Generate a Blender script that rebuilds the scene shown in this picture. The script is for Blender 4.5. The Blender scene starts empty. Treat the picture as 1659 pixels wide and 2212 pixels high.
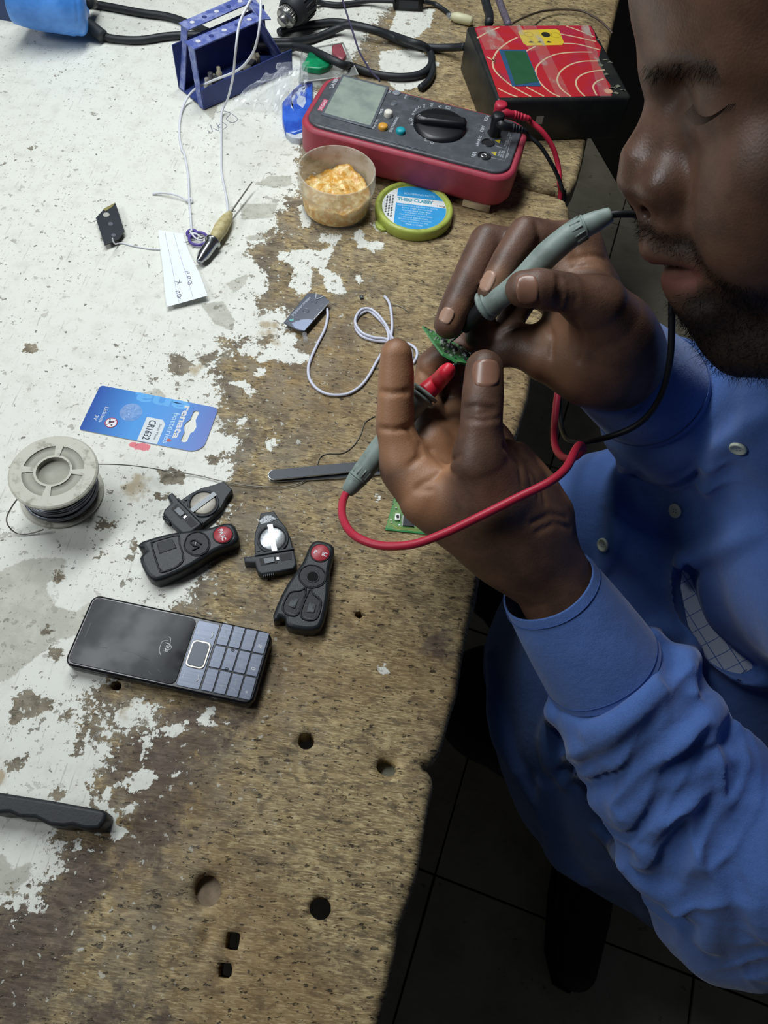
import bpy, bmesh, math, random
import numpy as np
from mathutils import Vector, Matrix
from mathutils.bvhtree import BVHTree

# ------------------------------------------------------------------ camera
TZ = 0.75                                   # height of the bench top
FPX, PITCH, ROLL = 1600.0, math.radians(30), math.radians(9)
CAM = np.array([0.0, 0.0, TZ + 0.49])
FWD = np.array([0.0, math.sin(PITCH), -math.cos(PITCH)])
_u = np.array([0.0, math.cos(PITCH), math.sin(PITCH)])
_r = np.array([1.0, 0.0, 0.0])
CR = math.cos(ROLL) * _r + math.sin(ROLL) * _u
CU = -math.sin(ROLL) * _r + math.cos(ROLL) * _u
scene = bpy.context.scene
COL = scene.collection
cam_data = bpy.data.cameras.new('camera')
cam_data.sensor_width = 36.0
cam_data.lens = FPX * 36.0 / 2212.0
cam_data.clip_start = 0.01
cam = bpy.data.objects.new('camera', cam_data)
COL.objects.link(cam)
cam.matrix_world = Matrix(((CR[0], CU[0], -FWD[0], CAM[0]), (CR[1], CU[1], -FWD[1], CAM[1]),
                           (CR[2], CU[2], -FWD[2], CAM[2]), (0, 0, 0, 1)))
scene.camera = cam

# ------------------------------------------------------------------ light
world = bpy.data.worlds.new('room_ambience')
scene.world = world
world.use_nodes = True
world.node_tree.nodes['Background'].inputs[0].default_value = (0.55, 0.62, 0.75, 1)
world.node_tree.nodes['Background'].inputs[1].default_value = 0.03

def area(name, loc, aim, sx, sy, power, colour):
    l = bpy.data.lights.new(name, 'AREA')
    l.shape = 'RECTANGLE'
    l.size, l.size_y, l.energy, l.color = sx, sy, power, colour
    o = bpy.data.objects.new(name, l)
    COL.objects.link(o)
    o.location = loc
    o.rotation_euler = (Vector(aim) - Vector(loc)).to_track_quat('-Z', 'Y').to_euler()
    return o

area('tube_lamp', (-0.30, 0.78, TZ + 0.90), (-0.06, 0.68, TZ), 1.0, 0.15, 10.6, (0.93, 0.98, 1.0))
area('fill_light', (-1.10, -0.05, TZ + 0.88), (0.15, 0.28, TZ + 0.1), 0.4, 0.3, 6.0, (0.92, 0.96, 1.0))  # added fill from low on the left, not a lamp of the shop

scene.view_settings.view_transform = 'Standard'
scene.view_settings.look = 'None'
scene.view_settings.gamma = 1.0
scene.view_settings.use_curve_mapping = False
scene.view_settings.exposure = 0.0

# ------------------------------------------------------------------ geometry of the view: photo pixels to places on a plane
def ray(px, py):
    return FWD + (px - 829.5) / FPX * CR - (py - 1106.0) / FPX * CU

def P(px, py, z=0.0):
    """where the line of sight meets the plane z metres above the bench"""
    r = ray(px, py)
    return CAM + r * ((TZ + z - CAM[2]) / r[2])

def Q(px, py, dep):
    return CAM + dep * ray(px, py)

def V(a):
    return Vector((float(a[0]), float(a[1]), float(a[2])))

def pix(w):
    v = np.asarray(w, float) - CAM
    z = v @ FWD
    return np.stack([829.5 + FPX * (v @ CR) / z, 1106.0 - FPX * (v @ CU) / z], -1)

# ------------------------------------------------------------------ objects
def setp(o, label=None, cat=None, group=None, kind=None):
    if label: o['label'] = label
    if cat: o['category'] = cat
    if group: o['group'] = group
    if kind: o['kind'] = kind
    return o

def thing(name, label, cat, loc=(0, 0, 0), rotz=0.0, group=None):
    o = bpy.data.objects.new(name, None)
    o.empty_display_size = 0.02
    COL.objects.link(o)
    o.location = V(loc)
    o.rotation_euler = (0, 0, rotz)
    return setp(o, label, cat, group)

def frame(a, b, z):
    """origin and heading of a thing lying on the bench, from two points of it at height z"""
    A, B = P(*a, z), P(*b, z)
    return (A[0], A[1], TZ), math.atan2(B[1] - A[1], B[0] - A[0])

class MB:
    def __init__(s):
        s.v, s.f, s.m, s.sm = [], [], [], []
        s.mats = []
    def mi(s, m):
        if m not in s.mats: s.mats.append(m)
        return s.mats.index(m)
    def add(s, verts, faces, mat, smooth=False, M=None):
        n = len(s.v)
        i = s.mi(mat)
        for p in verts:
            p = Vector(p)
            s.v.append(M @ p if M is not None else p)
        for f in faces:
            s.f.append([n + k for k in f]); s.m.append(i); s.sm.append(smooth)
        return s
    def box(s, x0, x1, y0, y1, z0, z1, mat, M=None, bev=0.0):
        if bev > 0:
            return s.prism([(x0, y0), (x1, y0), (x1, y1), (x0, y1)], z0, z1, mat, bev=bev, M=M)
        v = [(x, y, z) for z in (z0, z1) for (x, y) in ((x0, y0), (x1, y0), (x1, y1), (x0, y1))]
        return s.add(v, [(3, 2, 1, 0), (4, 5, 6, 7), (0, 1, 5, 4), (1, 2, 6, 5), (2, 3, 7, 6), (3, 0, 4, 7)], mat, False, M)
    def prism(s, pts, z0, z1, mat, bev=0.0, M=None, top=True, bot=True, bevb=0.0, smooth=False, seg=3, ztop=None):
        """outline (counter-clockwise) raised from z0 to z1 with a rounded upper and lower rim"""
        pts = [Vector((p[0], p[1])) for p in pts]
        if sum(a.x * b.y - b.x * a.y for a, b in zip(pts, pts[1:] + pts[:1])) < 0: pts = pts[::-1]
        n = len(pts)
        nor = []
        for i in range(n):
            a, b, c = pts[i - 1], pts[i], pts[(i + 1) % n]
            e1, e2 = (b - a).normalized(), (c - b).normalized()
            n1, n2 = Vector((e1.y, -e1.x)), Vector((e2.y, -e2.x))
            q = n1 + n2
            q = q.normalized() if q.length > 1e-6 else n1
            nor.append(q / max(0.45, q.dot(n1)))
        rings = []
        if bevb > 0:
            for k in range(seg + 1):
                t = k / seg * math.pi / 2
                rings.append((bevb * (1 - math.sin(t)), z0 + bevb * (1 - math.cos(t))))
        else: rings.append((0.0, z0))
        if bev > 0:
            for k in range(seg + 1):
                t = k / seg * math.pi / 2
                rings.append((bev * (1 - math.cos(t)), z1 - bev * (1 - math.sin(t))))
        else: rings.append((0.0, z1))
        v = []
        for ins, z in rings:
            for p, q in zip(pts, nor):
                r = p - q * ins
                v.append((r.x, r.y, z))
        f = []
        for k in range(len(rings) - 1):
            for i in range(n):
                j = (i + 1) % n
                f.append((k * n + i, k * n + j, (k + 1) * n + j, (k + 1) * n + i))
        s.add(v, f, mat, True if (bev > 0 or bevb > 0 or smooth) else False, M)
        caps = []
        if bot: caps.append((tuple(range(n))[::-1], 0))
        if top: caps.append((tuple(range(n)), len(rings) - 1))
        for c, k in caps:
            s.add([v[k * n + i] for i in range(n)], [c], mat, False, M)
        return s
    def lathe(s, prof, mat, n=48, M=None, smooth=True, close=False):
        v, f = [], []
        m = len(prof)
        for i in range(n):
            a = 2 * math.pi * i / n
            for r, z in prof: v.append((r * math.cos(a), r * math.sin(a), z))
        for i in range(n):
            j = (i + 1) % n
            for k in range(m - 1 + (1 if close else 0)):
                l = (k + 1) % m
                f.append((i * m + k, j * m + k, j * m + l, i * m + l))
        return s.add(v, f, mat, smooth, M)
    def disc(s, r, z, mat, n=32, M=None, cx=0, cy=0, ry=None):
        ry = ry or r
        return s.add([(cx + r * math.cos(2 * math.pi * i / n), cy + ry * math.sin(2 * math.pi * i / n), z) for i in range(n)],
                     [tuple(range(n))], mat, False, M)
    def cyl(s, r, z0, z1, mat, n=24, M=None, bev=0.0, cx=0, cy=0, ry=None):
        ry = ry or r
        return s.prism([(cx + r * math.cos(2 * math.pi * i / n), cy + ry * math.sin(2 * math.pi * i / n)) for i in range(n)], z0, z1, mat, bev=bev, M=M, smooth=True)
    def tube(s, path, rad, mat, n=8, caps=True, M=None):
        path = [Vector(p) for p in path]
        m = len(path)
        rad = [rad] * m if not hasattr(rad, '__len__') else rad
        v, f = [], []
        t0 = (path[1] - path[0]).normalized()
        a = Vector((0, 0, 1)) if abs(t0.z) < 0.9 else Vector((1, 0, 0))
        x = t0.cross(a).normalized()
        for i, p in enumerate(path):
            t = (path[min(i + 1, m - 1)] - path[max(i - 1, 0)])
            t = t.normalized() if t.length > 1e-9 else t0
            x = (x - t * x.dot(t))
            x = x.normalized() if x.length > 1e-9 else t.orthogonal().normalized()
            y = t.cross(x)
            for k in range(n):
                an = 2 * math.pi * k / n
                v.append(p + (x * math.cos(an) + y * math.sin(an)) * rad[i])
        for i in range(m - 1):
            for k in range(n):
                l = (k + 1) % n
                f.append((i * n + k, i * n + l, (i + 1) * n + l, (i + 1) * n + k))
        if caps:
            f.append(tuple(range(n))[::-1]); f.append(tuple((m - 1) * n + k for k in range(n)))
        return s.add(v, f, mat, True, M)
    def build(s, name, parent=None, loc=None, **kw):
        me = bpy.data.meshes.new(name)
        me.from_pydata([tuple(p) for p in s.v], [], s.f)
        for m in s.mats: me.materials.append(m)
        me.polygons.foreach_set('material_index', s.m)
        me.polygons.foreach_set('use_smooth', s.sm)
        me.update()
        o = bpy.data.objects.new(name, me)
        COL.objects.link(o)
        if parent is not None: o.parent = parent
        if loc is not None: o.location = V(loc)
        return setp(o, **kw)

def cr(pts, n=8, closed=False):
    """smooth curve through points"""
    p = [Vector(q) for q in pts]
    out = []
    m = len(p)
    for i in range(m if closed else m - 1):
        if closed: a, b, c, d = p[i - 1], p[i], p[(i + 1) % m], p[(i + 2) % m]
        else: a, b, c, d = p[max(i - 1, 0)], p[i], p[i + 1], p[min(i + 2, m - 1)]
        for k in range(n):
            t = k / n
            out.append(0.5 * ((2 * b) + (c - a) * t + (2 * a - 5 * b + 4 * c - d) * t * t + (3 * b - a - 3 * c + d) * t ** 3))
    if not closed: out.append(p[-1])
    return out

def rrect(x0, x1, y0, y1, r, n=5):
    o = []
    for cx, cy, a0 in ((x1 - r, y0 + r, -90), (x1 - r, y1 - r, 0), (x0 + r, y1 - r, 90), (x0 + r, y0 + r, 180)):
        for k in range(n + 1):
            a = math.radians(a0 + 90 * k / n)
            o.append((cx + r * math.cos(a), cy + r * math.sin(a)))
    return o

def T(x=0, y=0, z=0, rz=0, rx=0, ry=0, s=1.0):
    return Matrix.Translation((x, y, z)) @ Matrix.Rotation(rz, 4, 'Z') @ Matrix.Rotation(ry, 4, 'Y') @ Matrix.Rotation(rx, 4, 'X') @ Matrix.Scale(s, 4)

def basis(o, x, y, z):
    return Matrix(((x[0], y[0], z[0], o[0]), (x[1], y[1], z[1], o[1]), (x[2], y[2], z[2], o[2]), (0, 0, 0, 1)))

def along(a, b, up=(0, 0, 1)):
    """frame at a whose local z runs to b"""
    a, b = Vector(a), Vector(b)
    z = (b - a).normalized()
    u = Vector(up)
    if abs(z.dot(u)) > 0.98: u = Vector((1, 0, 0))
    x = u.cross(z).normalized()
    return basis(a, x, z.cross(x), z)

_txt = 0
def text(body, size, M, mat, parent, name='lettering', depth=0.0, bold=0.0, width=None, shear=0.0, space=1.0, into=None, align='CENTER', height=None):
    """flat printed lettering as a mesh; width / height stretch it to that measure"""
    cu = bpy.data.curves.new('t', 'FONT')
    cu.body, cu.size, cu.align_x, cu.align_y = body, size, align, 'CENTER'
    cu.offset, cu.shear, cu.space_character, cu.extrude = bold, shear, space, depth
    cu.resolution_u = 3
    o = bpy.data.objects.new('t', cu)
    COL.objects.link(o)
    me = bpy.data.meshes.new_from_object(o.evaluated_get(bpy.context.evaluated_depsgraph_get()))
    bpy.data.objects.remove(o); bpy.data.curves.remove(cu)
    vs = [v.co.copy() for v in me.vertices]
    fs = [tuple(p.vertices) for p in me.polygons]
    bpy.data.meshes.remove(me)
    if not vs: return None
    xs = [v.x for v in vs]; ys = [v.y for v in vs]
    sx = width / (max(xs) - min(xs)) if width else 1.0
    sy = height / (max(ys) - min(ys)) if height else (sx if width else 1.0)
    cx, cy = (max(xs) + min(xs)) / 2, (max(ys) + min(ys)) / 2
    if align == 'CENTER': vs = [Vector(((v.x - cx) * sx, (v.y - cy) * sy, v.z)) for v in vs]
    else: vs = [Vector((v.x * sx, v.y * sy, v.z)) for v in vs]
    mb = into if into is not None else MB()
    mb.add(vs, fs, mat, False, M)
    if into is None: return mb.build(name, parent)

# ------------------------------------------------------------------ materials
def lin(c):
    if isinstance(c, str):
        c = tuple(int(c[i:i + 2], 16) / 255 for i in (0, 2, 4))
    return tuple(x / 12.92 if x <= 0.04045 else ((x + 0.055) / 1.055) ** 2.4 for x in c) + (1.0,)

class NT:
    """short hand for building node trees"""
    def __init__(s, name):
        s.mat = bpy.data.materials.new(name)
        s.mat.use_nodes = True
        s.t = s.mat.node_tree
        s.b = s.t.nodes['Principled BSDF']
        s._tc = None
    def n(s, typ, **kw):
        nd = s.t.nodes.new(typ)
        for k, v in kw.items():
            if k.startswith('i_'):
                key = k[2:]
                sock = nd.inputs[int(key)] if key.isdigit() else nd.inputs[key.replace('_', ' ')]
                s.put(sock, v)
            else: setattr(nd, k, v)
        return nd
    def put(s, sock, v):
        if isinstance(v, bpy.types.NodeSocket): s.t.links.new(v, sock)
        elif isinstance(v, bpy.types.Node): s.t.links.new(v.outputs[0], sock)
        else: sock.default_value = v
    def obj(s):
        if not s._tc: s._tc = s.t.nodes.new('ShaderNodeTexCoord')
        return s._tc.outputs['Object']
    def noise(s, scale, detail=4, rough=0.55, vec=None, dist=0.0):
        return s.n('ShaderNodeTexNoise', i_Vector=vec or s.obj(), i_Scale=scale, i_Detail=detail, i_Roughness=rough, i_Distortion=dist).outputs['Fac']
    def vor(s, scale, vec=None, feature='F1', rand=1.0):
        return s.n('ShaderNodeTexVoronoi', feature=feature, i_Vector=vec or s.obj(), i_Scale=scale, i_Randomness=rand).outputs['Distance']
    def map(s, sc=(1, 1, 1), rot=(0, 0, 0), loc=(0, 0, 0), vec=None):
        return s.n('ShaderNodeMapping', i_Vector=vec or s.obj(), i_Scale=sc, i_Rotation=rot, i_Location=loc).outputs[0]
    def ramp(s, fac, a, b):
        return s.n('ShaderNodeMapRange', interpolation_type='SMOOTHSTEP', i_0=fac, i_1=a, i_2=b).outputs[0]
    def mix(s, fac, a, b, mode='MIX'):
        m = s.t.nodes.new('ShaderNodeMix'); m.data_type = 'RGBA'; m.blend_type = mode
        s.put(m.inputs[0], fac); s.put(m.inputs[6], a); s.put(m.inputs[7], b)
        return m.outputs[2]
    def math(s, op, a, b=0.0, c=0.0):
        return s.n('ShaderNodeMath', operation=op, i_0=a, i_1=b, i_2=c).outputs[0]
    def bump(s, h, strength=0.3, dist=0.001, normal=None):
        b = s.n('ShaderNodeBump', i_Strength=strength, i_Distance=dist, i_Height=h)
        if normal is not None: s.put(b.inputs['Normal'], normal)
        s.put(s.b.inputs['Normal'], b)
        return b.outputs[0]
    def set(s, **kw):
        for k, v in kw.items(): s.put(s.b.inputs[k.replace('_', ' ')], v)
        return s
    def attr(s, name):
        return s.n('ShaderNodeAttribute', attribute_name=name)

_mats = {}
def M_(name, col, rough=0.5, metal=0.0, var=0.12, scale=60.0, bump=0.0, bscale=400.0, spec=0.5, alpha=1.0, trans=0.0, coat=0.0, sss=0.0, ior=1.45, col2=None):
    if name in _mats: return _mats[name]
    n = NT(name)
    c = lin(col)
    d = lin(col2) if col2 else tuple(x * 0.6 for x in c[:3]) + (1,)
    f = n.ramp(n.noise(scale, 5, 0.6), 0.35, 0.75)
    n.set(Base_Color=n.mix(n.math('MULTIPLY', f, var if not col2 else 1.0), c, d), Roughness=rough, Metallic=metal, Alpha=alpha, IOR=ior)
    n.b.inputs['Specular IOR Level'].default_value = spec
    n.b.inputs['Transmission Weight'].default_value = trans
    n.b.inputs['Coat Weight'].default_value = coat
    if sss:
        n.b.inputs['Subsurface Weight'].default_value = sss
        n.b.inputs['Subsurface Radius'].default_value = (0.006, 0.004, 0.002)
        n.b.inputs['Subsurface Scale'].default_value = 1.0
    if bump: n.bump(n.noise(bscale, 3), bump, 0.0005)
    _mats[name] = n.mat
    return n.mat

black = lambda: M_('black_plastic', '1c1f22', 0.42, bump=0.25, bscale=900, var=0.3)
# ------------------------------------------------------------------ bench top
def poly_sd(pts, poly):
    """signed distance to a polygon, positive inside"""
    pts = np.asarray(pts, float); poly = np.asarray(poly, float)
    d2 = np.full(len(pts), 1e9); ins = np.zeros(len(pts), bool)
    for a, b in zip(poly, np.roll(poly, -1, 0)):
        e = b - a; w = pts - a
        t = np.clip((w @ e) / max(e @ e, 1e-12), 0, 1)
        q = w - t[:, None] * e
        d2 = np.minimum(d2, (q * q).sum(1))
        c = (a[1] <= pts[:, 1]) != (b[1] <= pts[:, 1])
        with np.errstate(divide='ignore', invalid='ignore'):
            xi = a[0] + (pts[:, 1] - a[1]) / (b[1] - a[1]) * e[0]
        ins ^= c & (pts[:, 0] < xi)
    return np.where(ins, 1, -1) * np.sqrt(d2)

def near(pts, poly, margin):
    poly = np.asarray(poly)
    lo, hi = poly.min(0) - margin, poly.max(0) + margin
    return np.nonzero(((pts >= lo) & (pts <= hi)).all(1))[0]

def wp(px): return [tuple(P(x, y)[:2]) for x, y in px]

EDGE = wp([(1272, 292), (1262, 340), (1250, 385), (1236, 410), (1222, 416), (1205, 408), (1160, 403), (1125, 400), (1160, 410), (1205, 420), (1226, 432), (1234, 450),
           (1236, 475), (1212, 560), (1180, 680), (1152, 800), (1146, 850), (1122, 930), (1096, 985), (1066, 1100), (1041, 1234), (1030, 1302), (1014, 1356), (1001, 1424),
           (990, 1500), (973, 1551), (957, 1614), (946, 1636), (930, 1649), (913, 1656), (926, 1664), (936, 1679), (938, 1703), (927, 1749), (906, 1880), (882, 1960),
           (864, 2004), (856, 2060), (842, 2130), (820, 2212)])
OUT = [(0.232, 1.34), (0.212, 1.165), (0.203, 1.112)] + EDGE + [(0.03, -0.14), (-0.66, -0.14), (-0.66, 1.34)]
def circ(px, py, rx, ry=None, n=16, rot=0, sq=2.0):
    o = []
    for k in range(n):
        a = 2 * math.pi * k / n
        c, s = math.cos(a), math.sin(a)
        x = rx * math.copysign(abs(c) ** (2 / sq), c); y = (ry or rx) * math.copysign(abs(s) ** (2 / sq), s)
        o.append((px + x * math.cos(rot) - y * math.sin(rot), py + x * math.sin(rot) + y * math.cos(rot)))
    return wp(o)
HOLES = [(circ(661, 1600, 18, 19), 1), (circ(836, 1657, 23, 17, rot=0.35), 2), (circ(447, 1924, 30, 35), 2), (circ(692, 1962, 24, 26), 1),
         (circ(502, 2033, 15, 20, sq=6, rot=0.15), 1), (circ(486, 2097, 15, 17, sq=6, rot=0.1), 1), (circ(775, 1327, 9), 1), (circ(478, 1768, 6), 1),
         (circ(250, 1480, 13, 11), 1)]

W_MAIN = [(-150, -120), (900, -120), (860, 0), (800, 60), (775, 110), (745, 160), (690, 170), (640, 280), (650, 400), (645, 425), (618, 432), (603, 472), (600, 494), (555, 527),
          (537, 545), (556, 566), (570, 580), (590, 590), (581, 624), (555, 650), (560, 668), (595, 668), (612, 660), (640, 700), (600, 735), (540, 735), (479, 736), (487, 765), (470, 775), (462, 800),
          (470, 830), (481, 833), (472, 866), (466, 889), (476, 905), (486, 912), (479, 932), (500, 935), (512, 929), (519, 958), (499, 975), (496, 998), (499, 1031), (485, 1050),
          (480, 1075), (486, 1108), (476, 1128), (450, 1140), (440, 1180), (455, 1230), (419, 1277), (407, 1301), (380, 1316), (350, 1330), (300, 1400), (240, 1470), (196, 1479),
          (187, 1518), (184, 1573), (196, 1600), (211, 1591), (226, 1540), (232, 1532), (277, 1516), (303, 1513), (315, 1523), (346, 1523), (332, 1542), (335, 1564), (322, 1580),
          (309, 1568), (283, 1571), (251, 1593), (241, 1616), (238, 1642), (230, 1658), (209, 1683), (193, 1700), (190, 1738), (150, 1760), (126, 1790), (134, 1822), (130, 1880),
          (116, 1896), (87, 1918), (74, 1954), (55, 1934), (6, 1954), (-60, 2000), (-150, 2020)]
WHITE = [[(689, 505), (740, 508), (725, 530), (714, 552), (707, 566), (700, 581), (725, 588), (736, 606), (747, 620), (749, 638), (736, 635), (707, 631), (695, 600), (680, 570), (672, 560)],
         [(765, 501), (780, 496), (787, 516), (830, 526), (827, 537), (805, 548), (794, 534), (776, 537), (762, 512)], [(765, 602), (772, 588), (787, 606), (776, 617)],
         [(602, 545), (646, 539), (689, 541), (715, 527), (714, 552), (680, 570), (675, 600), (672, 630), (640, 640), (635, 625), (626, 617), (633, 581), (617, 566), (599, 560)],
         [(512, 756), (539, 740), (575, 743), (592, 733), (618, 720), (638, 716), (645, 733), (635, 750), (668, 766), (665, 783), (618, 786), (582, 776), (565, 786), (545, 773), (519, 770)],
         [(671, 780), (687, 774), (681, 790)], [(539, 809), (562, 793), (575, 796), (572, 813), (552, 816)],
         [(486, 823), (512, 826), (529, 819), (539, 836), (565, 846), (539, 856), (529, 839), (499, 833)], [(505, 919), (529, 899), (532, 909), (515, 922)],
         [(572, 952), (592, 945), (598, 962), (582, 978)],
         [(225, 1700), (283, 1674), (319, 1658), (332, 1674), (373, 1671), (406, 1667), (373, 1677), (332, 1687), (296, 1706), (286, 1706), (274, 1700), (238, 1712), (238, 1732),
          (225, 1751), (251, 1748), (296, 1735), (296, 1754), (264, 1764), (254, 1757), (251, 1780), (280, 1783), (274, 1806), (241, 1815), (233, 1786), (229, 1754), (209, 1748), (222, 1725)],
         [(309, 1597), (322, 1597), (319, 1619), (303, 1642)], [(425, 1564), (444, 1532), (464, 1526), (460, 1542), (447, 1561), (496, 1561), (480, 1570)],
         [(351, 1568), (402, 1558), (406, 1580), (370, 1597), (351, 1580)], [(196, 1838), (212, 1838), (206, 1854)], [(163, 1820), (175, 1818), (172, 1832)],
         [(815, 1445), (828, 1437), (838, 1445), (830, 1465), (820, 1455)], [(700, 430), (740, 440), (745, 470), (725, 480)], [(20, 1990), (36, 1985), (34, 2015), (22, 2022)],
         [(640, 440), (668, 450), (672, 490), (655, 520), (640, 515), (655, 490), (648, 465)], [(800, 480), (832, 492), (836, 505), (815, 502)],
         [(860, 10), (940, 20), (930, 60), (880, 90), (840, 70)], [(820, 110), (900, 105), (950, 140), (900, 190), (860, 200), (820, 160)], [(810, 1075), (816, 1068), (822, 1074), (815, 1084)]]
BARE = [[(624, 429), (646, 454), (603, 472), (599, 494), (624, 505), (631, 516), (653, 494), (675, 490), (689, 508), (686, 523), (715, 527), (689, 541), (646, 539), (602, 545), (599, 566), (555, 566), (537, 545), (555, 527), (602, 527), (624, 516)],
        [(566, 574), (617, 566), (631, 581), (624, 617), (635, 631), (613, 642), (595, 653), (555, 650), (581, 624), (577, 595)], [(671, 577), (686, 574), (689, 602), (700, 624), (675, 631), (678, 602)],
        [(366, 766), (400, 770), (419, 789), (409, 806), (382, 809), (363, 799)], [(426, 780), (440, 768), (472, 764), (465, 780), (440, 790)], [(332, 1013), (404, 1020), (395, 1045), (354, 1045)],
        [(332, 1064), (382, 1070), (360, 1080), (332, 1078)], [(208, 1113), (254, 1138), (238, 1145), (215, 1140)], [(23, 1532), (42, 1500), (60, 1488), (77, 1495), (113, 1519), (109, 1535), (74, 1548), (32, 1564), (13, 1568)],
        [(158, 1606), (179, 1606), (177, 1626), (161, 1626)], [(10, 1645), (68, 1630), (48, 1651), (23, 1667)], [(111, 1706), (138, 1712), (129, 1729), (109, 1722)],
        [(124, 1550), (150, 1537), (146, 1548), (128, 1556)], [(445, 985), (470, 985), (475, 995), (455, 1000)], [(690, 125), (740, 118), (770, 140), (760, 160), (710, 150)],
        [(55, 745), (75, 740), (85, 758), (65, 768), (50, 760)], [(280, 1165), (300, 1170), (290, 1200), (278, 1190)], [(205, 1205), (218, 1195), (214, 1208)], [(236, 1128), (250, 1130), (248, 1142)],
        [(118, 1240), (135, 1222), (136, 1258), (122, 1258)], [(88, 1362), (105, 1352), (120, 1362), (110, 1376), (92, 1376)], [(108, 1400), (130, 1400), (128, 1428), (110, 1425)]]
GREY = [[(-120, 1255), (0, 1235), (54, 1208), (120, 1205), (142, 1208), (133, 1250), (99, 1256), (102, 1280), (120, 1310), (166, 1322), (192, 1300), (200, 1350), (150, 1380), (127, 1380), (66, 1428), (15, 1470), (-120, 1480)],
        [(435, 658), (481, 650), (506, 692), (505, 715), (464, 700)], [(487, 612), (536, 591), (530, 615), (506, 633)], [(553, 397), (582, 380), (629, 380), (629, 401), (591, 405)],
        [(520, 440), (600, 440), (590, 470), (522, 475)], [(530, 512), (575, 503), (570, 517), (535, 520)], [(380, 100), (420, 60), (500, 140), (460, 260), (400, 200)], [(300, 850), (345, 840), (360, 860), (320, 868)],
        [(0, 1840), (30, 1880), (70, 1860), (60, 1900), (20, 1930), (-40, 1930)], [(445, 905), (478, 880), (485, 895), (455, 925)]]
STAIN = [[(262, 1075), (270, 1045), (300, 1028), (318, 1060), (300, 1082)], [(-30, 1655), (0, 1650), (14, 1670), (0, 1700), (-30, 1700)], [(560, 690), (600, 700), (598, 740), (570, 750)], [(410, 800), (430, 790), (428, 820)],
         [(265, 1860), (285, 1840), (292, 1870), (270, 1885)], [(255, 1520), (265, 1490), (290, 1500), (260, 1560)]]
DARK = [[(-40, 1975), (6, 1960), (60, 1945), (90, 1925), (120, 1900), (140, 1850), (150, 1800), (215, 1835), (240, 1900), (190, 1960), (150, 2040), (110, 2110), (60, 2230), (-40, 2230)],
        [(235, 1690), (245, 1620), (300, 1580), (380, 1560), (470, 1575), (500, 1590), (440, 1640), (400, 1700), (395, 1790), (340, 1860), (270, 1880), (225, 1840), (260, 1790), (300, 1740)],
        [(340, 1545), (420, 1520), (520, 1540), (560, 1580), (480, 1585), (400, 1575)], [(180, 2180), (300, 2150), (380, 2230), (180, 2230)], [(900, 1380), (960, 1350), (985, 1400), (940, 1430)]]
PINK = [[(273, 953), (330, 960), (318, 975), (300, 972), (280, 966)]]

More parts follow.
